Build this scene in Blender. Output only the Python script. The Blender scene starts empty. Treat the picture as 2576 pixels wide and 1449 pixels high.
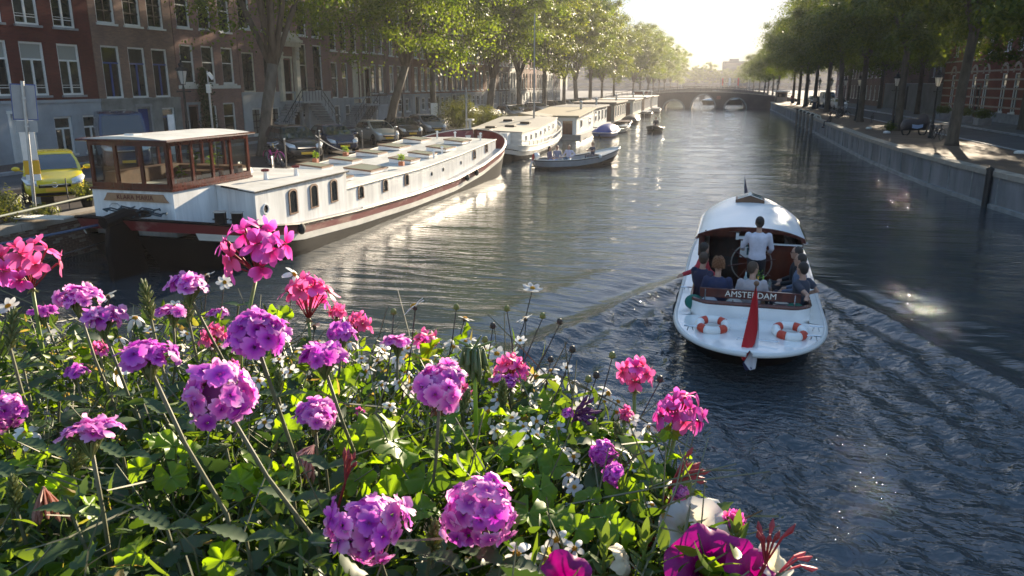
import bpy, math, random
import numpy as np
from mathutils import Vector, Matrix, Euler
sc = bpy.context.scene
COL = sc.collection
R = math.radians; PI = math.pi
rnd = random.Random(11)
# ------------------------------------------------------------ camera
F_ = 1935.0; PITCH = R(14.82); YAW = R(14.08); CAMZ = 4.8
cam = bpy.data.cameras.new('camera'); camo = bpy.data.objects.new('camera', cam); COL.objects.link(camo)
camo.location = (0, 0, CAMZ); camo.rotation_euler = (R(90) - PITCH, 0, YAW)
cam.sensor_width = 36; cam.lens = 36 * F_ / 2576; cam.clip_start = 0.05; cam.clip_end = 4000
cam.dof.use_dof = True; cam.dof.focus_distance = 1.6; cam.dof.aperture_fstop = 30
sc.camera = camo
# ------------------------------------------------------------ sky, sun, exposure
SUN_AZ = R(12.5); SUN_EL = R(14.5)       # azimuth measured from the canal axis (+y) towards +x
w = bpy.data.worlds.new('World'); sc.world = w; w.use_nodes = True
nt = w.node_tree; bg = nt.nodes['Background']
sky = nt.nodes.new('ShaderNodeTexSky'); sky.sky_type = 'NISHITA'; sky.sun_disc = False
sky.sun_elevation = SUN_EL; sky.sun_rotation = SUN_AZ; sky.air_density = 1.0; sky.dust_density = 0.35; sky.ozone_density = 1.6
gm = nt.nodes.new('ShaderNodeGamma'); gm.inputs[1].default_value = 0.14; hs0 = nt.nodes.new('ShaderNodeHueSaturation'); hs0.inputs['Saturation'].default_value = 3.6; nt.links.new(sky.outputs[0], gm.inputs[0]); nt.links.new(gm.outputs[0], hs0.inputs['Color']); wb = nt.nodes.new('ShaderNodeMixRGB'); wb.blend_type = 'MULTIPLY'; wb.inputs[0].default_value = 1; wb.inputs[2].default_value = (0.86, 0.96, 1.16, 1); nt.links.new(hs0.outputs[0], wb.inputs[1]); nt.links.new(wb.outputs[0], bg.inputs[0]); bg.inputs[1].default_value = 0.13
sl = bpy.data.lights.new('sun', 'SUN'); sl.energy = 3.4; sl.angle = R(0.55); sl.color = (1.0, 0.84, 0.62)
so = bpy.data.objects.new('sun', sl); COL.objects.link(so)
sd = Vector((math.sin(SUN_AZ) * math.cos(SUN_EL), math.cos(SUN_AZ) * math.cos(SUN_EL), math.sin(SUN_EL)))
so.rotation_euler = sd.to_track_quat('Z', 'Y').to_euler()
vs = sc.view_settings; vs.view_transform = 'Standard'; vs.look = 'None'; vs.exposure = 2.3; vs.gamma = 1; vs.use_curve_mapping = False
sc.render.engine = 'CYCLES'
sc.cycles.max_bounces = 7; sc.cycles.transparent_max_bounces = 10; sc.cycles.volume_bounces = 0
# ------------------------------------------------------------ helpers
def tag(o, label=None, cat=None, group=None, kind=None):
    if label: o['label'] = label
    if cat: o['category'] = cat
    if group: o['group'] = group
    if kind: o['kind'] = kind
    return o
class MB:
    def __init__(s): s.v = []; s.f = []; s.mi = []; s.cur = 0
    def add(s, vs_, fs):
        n = len(s.v); s.v.extend([tuple(p) for p in vs_]); s.f.extend([tuple(i + n for i in f) for f in fs]); s.mi.extend([s.cur] * len(fs)); return s
    def box(s, x0, x1, y0, y1, z0, z1):
        return s.add([(x0,y0,z0),(x1,y0,z0),(x1,y1,z0),(x0,y1,z0),(x0,y0,z1),(x1,y0,z1),(x1,y1,z1),(x0,y1,z1)],
                     [(0,3,2,1),(4,5,6,7),(0,1,5,4),(1,2,6,5),(2,3,7,6),(3,0,4,7)])
    def tube(s, pts, r, n=8, cap=True):
        pts = [Vector(p) for p in pts]; k = len(pts)
        rr = r if isinstance(r, (list, tuple)) else [r] * k
        vs_ = []; fs = []; u = None
        for i, p in enumerate(pts):
            t = (pts[min(i+1, k-1)] - pts[max(i-1, 0)])
            if t.length < 1e-9: t = Vector((0,0,1))
            t.normalize()
            if u is None:
                u = t.orthogonal().normalized()
            else:
                u = (u - t * u.dot(t)); u = u.normalized() if u.length > 1e-6 else t.orthogonal().normalized()
            v = t.cross(u)
            for j in range(n):
                a = 2 * PI * j / n
                vs_.append(p + (u * math.cos(a) + v * math.sin(a)) * rr[i])
        for i in range(k - 1):
            for j in range(n):
                fs.append((i*n+j, i*n+(j+1) % n, (i+1)*n+(j+1) % n, (i+1)*n+j))
        if cap: fs.append(tuple(range(n))[::-1]); fs.append(tuple((k-1)*n + j for j in range(n)))
        return s.add(vs_, fs)
    def lathe(s, prof, n=12, at=(0,0,0), cap=True):
        vs_ = []; fs = []; k = len(prof)
        for r, z in prof:
            for j in range(n):
                a = 2*PI*j/n; vs_.append((at[0]+r*math.cos(a), at[1]+r*math.sin(a), at[2]+z))
        for i in range(k-1):
            for j in range(n): fs.append((i*n+j, i*n+(j+1) % n, (i+1)*n+(j+1) % n, (i+1)*n+j))
        if cap: fs.append(tuple(range(n))[::-1]); fs.append(tuple((k-1)*n + j for j in range(n)))
        return s.add(vs_, fs)
    def ball(s, c, r, n=10, m=6):
        if not isinstance(r, (tuple, list)): r = (r, r, r)
        vs_ = [(c[0], c[1], c[2]-r[2])]; fs = []
        for i in range(1, m):
            b = -PI/2 + PI*i/m
            for j in range(n):
                a = 2*PI*j/n; vs_.append((c[0]+r[0]*math.cos(b)*math.cos(a), c[1]+r[1]*math.cos(b)*math.sin(a), c[2]+r[2]*math.sin(b)))
        vs_.append((c[0], c[1], c[2]+r[2])); L = len(vs_)-1
        for j in range(n): fs.append((0, 1+(j+1) % n, 1+j)); fs.append((L, 1+(m-2)*n+j, 1+(m-2)*n+(j+1) % n))
        for i in range(m-2):
            for j in range(n): fs.append((1+i*n+j, 1+i*n+(j+1) % n, 1+(i+1)*n+(j+1) % n, 1+(i+1)*n+j))
        return s.add(vs_, fs)
    def loft(s, rings, closed=True, caps=True):
        n = len(rings[0]); vs_ = [p for r in rings for p in r]; fs = []
        for i in range(len(rings)-1):
            for j in range(n if closed else n-1): fs.append((i*n+j, i*n+(j+1) % n, (i+1)*n+(j+1) % n, (i+1)*n+j))
        if caps: fs.append(tuple(range(n))[::-1]); fs.append(tuple((len(rings)-1)*n+j for j in range(n)))
        return s.add(vs_, fs)
    def prism(s, poly, d0, d1, ax='x'):
        # poly: (a, b) pairs; ax='x' -> (d,a,b); 'y' -> (a,d,b); 'z' -> (a,b,d)
        def P(a, b, d): return (d, a, b) if ax == 'x' else ((a, d, b) if ax == 'y' else (a, b, d))
        n = len(poly); vs_ = [P(a, b, d0) for a, b in poly] + [P(a, b, d1) for a, b in poly]
        fs = [tuple(range(n))[::-1], tuple(range(n, 2*n))] + [(i, (i+1) % n, n+(i+1) % n, n+i) for i in range(n)]
        return s.add(vs_, fs)
    def strip(s, a, b):
        n = len(a); return s.add(list(a)+list(b), [(i, i+1, n+i+1, n+i) for i in range(n-1)])
    def xf(s, M, i0=0):
        for i in range(i0, len(s.v)): s.v[i] = tuple(M @ Vector(s.v[i]))
        return s
    def mesh(s, name, mats, smooth=False):
        me = bpy.data.meshes.new(name); me.from_pydata(s.v, [], s.f)
        for m in (mats if isinstance(mats, (list, tuple)) else [mats]): me.materials.append(m)
        if max(s.mi, default=0) > 0: me.polygons.foreach_set('material_index', s.mi)
        if smooth: me.shade_smooth()
        me.update(); return me
def link(name, me, parent=None, loc=None, rot=None, sc_=None):
    o = bpy.data.objects.new(name, me); COL.objects.link(o)
    if parent: o.parent = parent
    if loc: o.location = loc
    if rot: o.rotation_euler = rot
    if sc_: o.scale = (sc_,)*3 if isinstance(sc_, (int, float)) else sc_
    return o
def obj(name, mb, mat, parent=None, smooth=False, bev=0, loc=None, rot=None):
    o = link(name, mb.mesh(name, mat, smooth), parent, loc, rot)
    if bev:
        m = o.modifiers.new('b', 'BEVEL'); m.width = bev; m.segments = 2; m.limit_method = 'ANGLE'
    return o
def autosmooth(o, ang=40):
    o.data.shade_smooth()
    try: o.data.set_sharp_from_angle(angle=R(ang))
    except Exception: pass
    return o
def thing(name, label, cat, loc=(0,0,0), rz=0, group=None):
    o = bpy.data.objects.new(name, None); COL.objects.link(o); o.location = loc; o.rotation_euler = (0,0,rz) if not isinstance(rz, tuple) else rz
    o.empty_display_size = 0.2
    return tag(o, label, cat, group)
def kids(o): return [c for c in COL.objects if c.parent == o]
TREE = {}
def dup(root, loc=None, rz=None, label=None, group=None, scale=None, mats=None):
    ch = {}
    for o in COL.objects:
        if o.parent: ch.setdefault(o.parent, []).append(o)
    def cp(o, p):
        c = o.copy(); COL.objects.link(c); c.parent = p
        for k in ch.get(o, []): cp(k, c)
        return c
    r = cp(root, None)
    if loc is not None: r.location = loc
    if rz is not None: r.rotation_euler = (0,0,rz) if not isinstance(rz, tuple) else rz
    if scale is not None: r.scale = (scale,)*3 if isinstance(scale, (int, float)) else scale
    if label: r['label'] = label
    if group: r['group'] = group
    return r
# ------------------------------------------------------------ materials
def nn(nt, t, **k):
    n = nt.nodes.new('ShaderNode' + t)
    for a, b in k.items(): setattr(n, a, b)
    return n
def mat(name, col, rough=0.6, metal=0.0, var=0.0, vscale=3.0, bump=0.0, bscale=20.0, spec=0.5, col2=None, trans=0.0, coat=0.0, alpha=None, emit=None, stretch=None, isl=0.0):
    m = bpy.data.materials.new(name); m.use_nodes = True; nt = m.node_tree; b = nt.nodes['Principled BSDF']
    b.inputs['Base Color'].default_value = (*col, 1); b.inputs['Roughness'].default_value = rough; b.inputs['Metallic'].default_value = metal
    b.inputs['Specular IOR Level'].default_value = spec
    if coat: b.inputs['Coat Weight'].default_value = coat; b.inputs['Coat Roughness'].default_value = 0.05
    tc = None
    if var or bump or col2:
        tc = nn(nt, 'TexCoord'); mp = nn(nt, 'Mapping'); nt.links.new(tc.outputs['Object'], mp.inputs[0])
        if stretch: mp.inputs['Scale'].default_value = stretch
    if var or col2:
        nz = nn(nt, 'TexNoise'); nz.inputs['Scale'].default_value = vscale; nz.inputs['Detail'].default_value = 6; nz.inputs['Roughness'].default_value = 0.62
        nt.links.new(mp.outputs[0], nz.inputs['Vector'])
        mx = nn(nt, 'MixRGB'); rp = nn(nt, 'ValToRGB'); rp.color_ramp.elements[0].position = 0.36; rp.color_ramp.elements[1].position = 0.66
        c2 = col2 or tuple(max(0, c*(1-var)) for c in col); c1 = col if col2 else tuple(min(1, c*(1+var*0.6)) for c in col)
        mx.inputs[1].default_value = (*c1, 1); mx.inputs[2].default_value = (*c2, 1)
        nt.links.new(nz.outputs[0], rp.inputs[0]); nt.links.new(rp.outputs[0], mx.inputs[0]); nt.links.new(mx.outputs[0], b.inputs['Base Color'])
    if bump:
        nb = nn(nt, 'TexNoise'); nb.inputs['Scale'].default_value = bscale; nb.inputs['Detail'].default_value = 5
        nt.links.new(mp.outputs[0], nb.inputs['Vector'])
        bp = nn(nt, 'Bump'); bp.inputs['Strength'].default_value = bump; bp.inputs['Distance'].default_value = 0.02
        nt.links.new(nb.outputs[0], bp.inputs['Height']); nt.links.new(bp.outputs[0], b.inputs['Normal'])
    if emit: b.inputs['Emission Color'].default_value = (*emit[0], 1); b.inputs['Emission Strength'].default_value = emit[1]
    return m
def brickmat(name, c1, c2, mort, bw=0.22, bh=0.062, rough=0.85):
    m = mat(name, c1, rough, spec=0.12); nt = m.node_tree; b = nt.nodes['Principled BSDF']
    tc = nn(nt, 'TexCoord'); sx = nn(nt, 'SeparateXYZ'); ad = nn(nt, 'MATH' if False else 'Math'); ad.operation = 'ADD'
    cb = nn(nt, 'CombineXYZ'); br = nn(nt, 'TexBrick')
    nt.links.new(tc.outputs['Object'], sx.inputs[0]); nt.links.new(sx.outputs[0], ad.inputs[0]); nt.links.new(sx.outputs[1], ad.inputs[1])
    nt.links.new(ad.outputs[0], cb.inputs[0]); nt.links.new(sx.outputs[2], cb.inputs[1]); nt.links.new(cb.outputs[0], br.inputs['Vector'])
    br.inputs['Color1'].default_value = (*c1, 1); br.inputs['Color2'].default_value = (*c2, 1); br.inputs['Mortar'].default_value = (*mort, 1)
    br.inputs['Scale'].default_value = 1; br.inputs['Mortar Size'].default_value = 0.006; br.inputs['Brick Width'].default_value = bw; br.inputs['Row Height'].default_value = bh
    nz = nn(nt, 'TexNoise'); nz.inputs['Scale'].default_value = 0.7; nz.inputs['Detail'].default_value = 8; nt.links.new(tc.outputs['Object'], nz.inputs['Vector'])
    mx = nn(nt, 'MixRGB'); mx.blend_type = 'MULTIPLY'; mx.inputs[0].default_value = 0.8
    rp = nn(nt, 'ValToRGB'); rp.color_ramp.elements[0].position = 0.3; rp.color_ramp.elements[0].color = (0.72,0.71,0.71,1); rp.color_ramp.elements[1].position = 0.7; rp.color_ramp.elements[1].color = (1.15,1.12,1.1,1)
    nt.links.new(nz.outputs[0], rp.inputs[0]); nt.links.new(br.outputs[0], mx.inputs[1]); nt.links.new(rp.outputs[0], mx.inputs[2]); nt.links.new(mx.outputs[0], b.inputs['Base Color'])
    bp = nn(nt, 'Bump'); bp.inputs['Strength'].default_value = 0.4; bp.inputs['Distance'].default_value = 0.01; bp.invert = True
    nt.links.new(br.outputs['Fac'], bp.inputs['Height']); nt.links.new(bp.outputs[0], b.inputs['Normal'])
    return m
def leafmat(name, c1, c2, trans=0.5, rough=0.5, c3=None, spec=0.4, tcol=None):
    m = bpy.data.materials.new(name); m.use_nodes = True; nt = m.node_tree; b = nt.nodes['Principled BSDF']; out = nt.nodes['Material Output']
    g = nn(nt, 'NewGeometry'); rp = nn(nt, 'ValToRGB'); e = rp.color_ramp.elements
    e[0].color = (*c1, 1); e[1].color = (*c2, 1); e[0].position = 0.1; e[1].position = 0.9
    if c3: k = e.new(0.97); k.color = (*c3, 1)
    nt.links.new(g.outputs['Random Per Island'], rp.inputs[0]); nt.links.new(rp.outputs[0], b.inputs['Base Color'])
    b.inputs['Roughness'].default_value = rough; b.inputs['Specular IOR Level'].default_value = spec
    tr = nn(nt, 'BsdfTranslucent'); mt = nn(nt, 'MixRGB'); mt.blend_type = 'MULTIPLY'; mt.inputs[0].default_value = 1
    mt.inputs[2].default_value = (*(tcol or (1.9, 1.75, 0.6)), 1)
    nt.links.new(rp.outputs[0], mt.inputs[1]); nt.links.new(mt.outputs[0], tr.inputs[0])
    mx = nn(nt, 'MixShader'); mx.inputs[0].default_value = trans
    nt.links.new(b.outputs[0], mx.inputs[1]); nt.links.new(tr.outputs[0], mx.inputs[2]); nt.links.new(mx.outputs[0], out.inputs[0])
    return m
def glassmat(name, tint=(0.9, 0.95, 0.93), tr=0.85):
    m = bpy.data.materials.new(name); m.use_nodes = True; nt = m.node_tree; out = nt.nodes['Material Output']
    nt.nodes.remove(nt.nodes['Principled BSDF'])
    a = nn(nt, 'BsdfTransparent'); a.inputs[0].default_value = (*[t*tr for t in tint], 1); g = nn(nt, 'BsdfGlossy'); g.inputs['Roughness'].default_value = 0.02
    f = nn(nt, 'Fresnel'); f.inputs[0].default_value = 1.5; ml = nn(nt, 'Math'); ml.operation = 'MULTIPLY_ADD'; ml.inputs[1].default_value = 1.3; ml.inputs[2].default_value = 0.03
    mx = nn(nt, 'MixShader'); nt.links.new(f.outputs[0], ml.inputs[0]); nt.links.new(ml.outputs[0], mx.inputs[0]); nt.links.new(a.outputs[0], mx.inputs[1]); nt.links.new(g.outputs[0], mx.inputs[2]); nt.links.new(mx.outputs[0], out.inputs[0])
    return m
M = {}
M['white'] = mat('white_paint', (0.78,0.78,0.76), 0.35, var=0.12, vscale=2.5)
M['gloss_white'] = mat('gloss_white', (0.78,0.78,0.77), 0.16, var=0.10, vscale=2.2, coat=0.4, bump=0.05, bscale=3)
M['barge_white'] = mat('streaked_barge_white', (0.74,0.74,0.72), 0.3, var=0.2, vscale=3.5, stretch=(1,1,0.12), bump=0.08, bscale=2.5)
M['off_white'] = mat('weathered_white', (0.68,0.66,0.6), 0.5, var=0.2, vscale=1.2, stretch=(1,1,3))
M['winwhite'] = mat('window_white', (0.72,0.73,0.72), 0.45, var=0.08)
M['cream'] = mat('cream_paint', (0.62,0.58,0.47), 0.5, var=0.15)
M['blue_paint'] = mat('blue_paint', (0.03,0.07,0.26), 0.4)
M['black'] = mat('black_paint', (0.004,0.004,0.005), 0.55, var=0.2, spec=0.12)
M['iron'] = mat('dark_iron', (0.018,0.02,0.022), 0.4, metal=0.3)
M['steel'] = mat('galvanised_steel', (0.42,0.43,0.44), 0.38, metal=0.8, var=0.15)
M['chrome'] = mat('chrome', (0.75,0.75,0.75), 0.12, metal=1.0)
M['rubber'] = mat('rubber', (0.015,0.015,0.015), 0.8)
M['stone'] = mat('grey_stone', (0.30,0.31,0.33), 0.75, var=0.25, vscale=1.3, bump=0.2)
M['plinth'] = mat('painted_plinth', (0.34,0.37,0.41), 0.7, var=0.2, vscale=0.9, bump=0.1)
M['plinth_light'] = mat('pale_plinth', (0.40,0.42,0.45), 0.65, var=0.15, vscale=0.9)
M['darkstone'] = mat('dark_stone', (0.24,0.245,0.24), 0.8, var=0.3, vscale=1.3, bump=0.3)
M['cap'] = mat('capstone', (0.34,0.30,0.25), 0.85, var=0.25, vscale=1.6, bump=0.25, spec=0.15)
M['concrete'] = mat('quay_concrete', (0.20,0.20,0.205), 0.85, var=0.4, vscale=0.6, bump=0.3, stretch=(1,1,0.35))
M['asphalt'] = mat('asphalt', (0.09,0.09,0.095), 0.95, spec=0.15, var=0.25, vscale=0.5, bump=0.3, bscale=60)
M['clinker'] = brickmat('street_clinker', (0.17,0.125,0.105), (0.12,0.095,0.09), (0.07,0.06,0.055), 0.21, 0.1)
M['brick_red'] = brickmat('red_brick', (0.145,0.040,0.034), (0.10,0.032,0.030), (0.10,0.055,0.05))
M['brick_brown'] = brickmat('brown_brick', (0.290,0.193,0.154), (0.220,0.148,0.125), (0.186,0.154,0.139))
M['brick_mauve'] = brickmat('mauve_brick', (0.336,0.204,0.177), (0.251,0.162,0.154), (0.232,0.186,0.174))
M['brick_orange'] = brickmat('orange_brick', (0.356,0.186,0.121), (0.276,0.145,0.106), (0.227,0.179,0.145))
M['brick_dark'] = brickmat('dark_brick', (0.147,0.109,0.102), (0.119,0.095,0.095), (0.119,0.106,0.095))
M['brick_salmon'] = brickmat('salmon_brick', (0.288,0.090,0.060), (0.228,0.078,0.054), (0.180,0.120,0.096))
M['sandstone'] = mat('sandstone_band', (0.42,0.33,0.26), 0.8, var=0.2)
M['roof_tile'] = mat('roof_slate', (0.05,0.045,0.045), 0.7, var=0.3)
M['bark'] = mat('bark', (0.11,0.09,0.07), 0.9, var=0.45, vscale=4, bump=0.9, bscale=9, stretch=(1,1,0.3))
M['wood_red'] = mat('mahogany', (0.085,0.016,0.008), 0.22, var=0.35, vscale=6, stretch=(1,1,0.2), coat=0.5)
M['wood_brown'] = mat('brown_wood', (0.17,0.085,0.045), 0.5, var=0.3, vscale=7, stretch=(0.3,1,1))
M['wood_grey'] = mat('weathered_wood', (0.2,0.17,0.14), 0.8, var=0.35, vscale=6, bump=0.3)
M['dark_red'] = mat('oxblood_paint', (0.14,0.012,0.016), 0.35, var=0.3, vscale=2)
M['winglass'] = mat('window_glass', (0.016,0.02,0.022), 0.04, spec=0.9)
M['blind'] = mat('roller_blind', (0.30,0.31,0.29), 0.6)
M['curtain'] = mat('curtained_glass', (0.16,0.165,0.155), 0.08, spec=0.8, var=0.35, vscale=5, stretch=(1,6,0.3))
M['dimglass'] = mat('dim_room_glass', (0.05,0.055,0.05), 0.05, spec=0.8, var=0.5, vscale=2)
M['clear'] = glassmat('clear_glass')
M['carglass'] = mat('car_glass', (0.02,0.028,0.032), 0.04, spec=0.9, coat=0.3)
M['skin'] = mat('skin', (0.42,0.24,0.17), 0.55)
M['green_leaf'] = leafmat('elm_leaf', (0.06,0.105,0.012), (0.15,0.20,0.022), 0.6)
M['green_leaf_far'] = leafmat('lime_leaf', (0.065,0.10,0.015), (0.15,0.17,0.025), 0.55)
M['shaded_leaf'] = leafmat('shaded_elm_leaf', (0.045,0.075,0.012), (0.10,0.13,0.018), 0.5)  # darker copy of the elm leaf, shade put into its colour
M['shrub_leaf'] = leafmat('shrub_leaf', (0.05,0.07,0.015), (0.13,0.14,0.03), 0.4)
M['ivy'] = leafmat('ivy_leaf', (0.015,0.04,0.015), (0.03,0.07,0.02), 0.2)
# ============================================================ THE SETTING
GL = 1.2; GR = 1.45                       # street levels, left and right bank
RQ = [(15.5,8),(13.6,20),(12.1,28),(11.2,34),(10.6,40),(10.2,47),(10.05,56),(10.25,70),(10.6,90),(11.0,115),(11.4,145),(11.6,164)]
RQ2 = [(11.6,183),(11.9,230),(12.5,330),(13,470)]
LQX = -17.6
def rqx(y):
    pts = RQ + RQ2
    for (xa, ya), (xb, yb) in zip(pts, pts[1:]):
        if ya <= y <= yb: return xa + (xb-xa)*(y-ya)/(yb-ya)
    return pts[0][0] if y < pts[0][1] else pts[-1][0]
# --- water
def build_water():
    ys = [-6.0, -2.0, 1.0, 3.0]; y = 4.0
    while y < 475: ys.append(y); y += max(0.045, 0.0072*y)
    ys.append(475.0); ys = np.array(ys)
    xs = np.arange(-18.6, 16.4, 0.07)
    X, Y = np.meshgrid(xs, ys)
    X2 = np.where(Y > 60, X, X)
    rs = np.random.RandomState(3); Z = np.zeros_like(X)
    dy = np.gradient(ys)[:, None]
    def waves(lams, slope, ang0, spread, seed, n):
        r = np.random.RandomState(seed); H = np.zeros_like(X)
        for i in range(n):
            lam = lams[0]*(lams[1]/lams[0])**r.rand(); a = ang0 + spread*r.randn(); k = 2*np.pi/lam
            amp = slope*np.sqrt(2.0/n)/k
            att = np.clip((lam/np.maximum(dy, 0.07) - 2.2)/2.0, 0, 1)
            H += att*amp*np.sin(k*(np.cos(a)*X + np.sin(a)*Y) + r.rand()*6.283)
        return H
    Z += waves((0.26, 0.9), 0.065, 1.57, 0.22, 1, 50)
    Z += waves((1.2, 4.5), 0.022, 1.5, 0.3, 2, 26)
    # wake of the white salon boat
    bx, by, ha = 1.35, 21.0, R(2.0)
    dx = X - bx; dyy = Y - by
    s = -(dx*np.sin(ha) + dyy*np.cos(ha)); t = dx*np.cos(ha) - dyy*np.sin(ha)
    sp = np.clip(s, 0, None)
    edge = 1.0 + sp*0.38
    inside = 1/(1+np.exp(-(edge - np.abs(t))*4.0)) * np.clip(s/2.5, 0, 1)
    chop = waves((0.24, 0.70), 0.36, 0.5, 1.3, 5, 90)+waves((0.6, 1.6), 0.08, 0.9, 1.0, 6, 30)
    pat = 0.55 + 0.45*np.sin(X*1.7+Y*0.6+1.1*np.sin(Y*0.9)+np.sin(X*0.8-Y*1.3))
    Z += chop*inside*(0.45+0.65*pat)
    d = (np.abs(t) - edge)*0.93
    for off, a_, wd in ((0.0, 0.17, 0.26), (0.8, -0.07, 0.3), (-0.9, 0.11, 0.26), (-1.8, 0.06, 0.32), (-2.8, 0.045, 0.34), (2.0, 0.05, 0.4)):
        Z += a_*np.exp(-((d-off)/wd)**2)*np.clip(s/2.0, 0, 1)*np.exp(-sp/26)*(1+0.25*np.sin(sp*1.9+off*3))
    wash = np.exp(-(t/1.1)**2)*np.clip((s-9.0)/1.0, 0, 1)
    Z += wash*waves((0.17, 0.7), 0.22, 1.5, 1.8, 9, 50)
    hull = (np.abs(t) < 1.45) & (s > -2.5) & (s < 10.4)
    Z = np.where(hull, Z*0.15, Z)
    ny, nx = X.shape; mask = np.clip(inside*(0.55+0.6*pat)+wash, 0, 1.3)
    co = np.stack([X, Y, Z], -1).reshape(-1, 3).astype(np.float32)
    idx = np.arange(ny*nx).reshape(ny, nx)
    q = np.stack([idx[:-1, :-1], idx[:-1, 1:], idx[1:, 1:], idx[1:, :-1]], -1).reshape(-1, 4).astype(np.int32)
    me = bpy.data.meshes.new('canal_water'); me.vertices.add(len(co)); me.vertices.foreach_set('co', co.ravel())
    me.loops.add(q.size); me.loops.foreach_set('vertex_index', q.ravel())
    me.polygons.add(len(q)); me.polygons.foreach_set('loop_start', np.arange(0, q.size, 4, dtype=np.int32))
    me.update(calc_edges=True); me.shade_smooth()
    at = me.attributes.new('churn', 'FLOAT', 'POINT'); at.data.foreach_set('value', mask.reshape(-1).astype(np.float32))
    m = mat('canal_water', (0.030,0.042,0.052), 0.02, spec=0.85); nt = m.node_tree; b = nt.nodes['Principled BSDF']; b.inputs['IOR'].default_value = 1.42
    tc = nn(nt, 'TexCoord'); prev = None
    for scl, st, dist, strc in ((5.0, 0.34, 0.02, (0.2,1,1)), (1.6, 0.20, 0.05, (0.18,1,1)), (14.0, 0.16, 0.010, (0.3,1,1)), (38.0, 0.06, 0.004, (0.6,1,1))):
        mp = nn(nt, 'Mapping'); mp.inputs['Scale'].default_value = strc; nz = nn(nt, 'TexNoise'); nz.inputs['Scale'].default_value = scl; nz.inputs['Detail'].default_value = 3; nz.inputs['Distortion'].default_value = 0.4
        nt.links.new(tc.outputs['Object'], mp.inputs[0]); nt.links.new(mp.outputs[0], nz.inputs['Vector'])
        bp = nn(nt, 'Bump'); bp.inputs['Strength'].default_value = st; bp.inputs['Distance'].default_value = dist*4
        nt.links.new(nz.outputs[0], bp.inputs['Height'])
        if prev: nt.links.new(prev.outputs[0], bp.inputs['Normal'])
        prev = bp
    ca = nn(nt, 'Attribute'); ca.attribute_name = 'churn'
    for scl, dist in ((4.0, 0.07), (9.0, 0.03)):
        mp = nn(nt, 'Mapping'); mp.inputs['Scale'].default_value = (0.7,1,1); nz = nn(nt, 'TexNoise'); nz.inputs['Scale'].default_value = scl; nz.inputs['Detail'].default_value = 2; nz.inputs['Distortion'].default_value = 0.8
        nt.links.new(tc.outputs['Object'], mp.inputs[0]); nt.links.new(mp.outputs[0], nz.inputs['Vector']); bp = nn(nt, 'Bump'); bp.inputs['Distance'].default_value = dist; sc2 = nn(nt, 'Math'); sc2.operation = 'MULTIPLY'; sc2.inputs[1].default_value = 0.95; nt.links.new(ca.outputs['Fac'], sc2.inputs[0]); nt.links.new(sc2.outputs[0], bp.inputs['Strength'])
        nt.links.new(nz.outputs[0], bp.inputs['Height']); nt.links.new(prev.outputs[0], bp.inputs['Normal']); prev = bp
    nt.links.new(prev.outputs[0], b.inputs['Normal'])
    me.materials.append(m)
    tag(link('canal_water', me), kind='structure')
build_water()
def sheet(name, poly, z, m):
    mb = MB(); mb.add([(x, y, z) for x, y in poly], [tuple(range(len(poly)))]); return tag(obj(name, mb, m), kind='structure')
sheet('canal_bed', [(-40,-30),(40,-30),(40,520),(-40,520)], -2.5, M['darkstone'])
# left bank
sheet('left_street', [(LQX,-20),(LQX,470),(-30.6,470),(-30.6,-20)], GL, M['clinker'])
sheet('left_ground', [(-30.6,-20),(-30.6,470),(-900,470),(-900,-20)], GL-0.01, M['asphalt'])
sheet('left_roadway', [(-23.6,-20),(-23.6,470),(-27.6,470),(-27.6,-20)], GL+0.006, M['asphalt'])
sheet('far_ground', [(-2500,470),(2500,470),(2500,3500),(-2500,3500)], GL-0.02, M['asphalt'])
mb = MB()
mb.box(-28.0,-27.6,-20,470,GL-0.2,GL+0.12); tag(obj('left_kerb', mb, M['stone']), kind='structure')
mb = MB(); mb.box(-30.55,-28.0,-20,470,GL-0.2,GL+0.115); tag(obj('left_pavement', mb, M['clinker']), kind='structure')
# left quay wall, with bricks one by one where they can be seen
q = thing('quay_wall', 'weathered brick quay wall with stone edge below the yellow car', 'quay wall', (LQX, 0, 0))
mb = MB(); mb.box(-0.5,-0.02,-20,470,-2.4,GL-0.17); obj('wall_core', mb, mat('old_mortar', (0.30,0.25,0.20), 0.9, var=0.35, vscale=1.5, bump=0.4), q)
bm_ = mat('quay_brick', (0.21,0.125,0.09), 0.88, col2=(0.13,0.085,0.068), vscale=5, bump=0.5)
bm2 = mat('limed_quay_brick', (0.32,0.27,0.22), 0.9, var=0.3, vscale=5, bump=0.5)
bme = []
for m_ in (bm_, bm2):
    b_ = MB(); b_.box(-0.04,0.0,0.005,0.225,0.0,0.056); bme.append(b_.mesh('brick', m_))
for r_ in range(15):
    for k in range(20):
        y = 14.2 + k*0.235 + (0.117 if r_ % 2 else 0)
        if rnd.random() < 0.03: continue
        link('brick', bme[1 if rnd.random() < 0.22 else 0], q, (rnd.uniform(-0.006, 0.010), y, 0.02 + r_*0.067))
mb = MB()
for r_ in range(15):
    y = 18.95
    while y < 46: mb.box(-0.03,0.003*rnd.random(),y+(0.117 if r_ % 2 else 0),y+0.225+(0.117 if r_ % 2 else 0),0.02+r_*0.067,0.075+r_*0.067); y += 0.235
o = obj('brick', mb, bm_, q); o['kind'] = 'stuff'
b_ = MB(); b_.box(-0.45,0.05,0.006,1.394,0,0.2); cme = b_.mesh('edge_stone', M['cap'])
for k in range(40): link('edge_stone', cme, q, (0, 8+k*1.4, GL-0.185))
mb = MB(); mb.box(-0.45,0.05,64,470,GL-0.185,GL+0.015); obj('far_edge_stone', mb, M['cap'], q)
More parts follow.
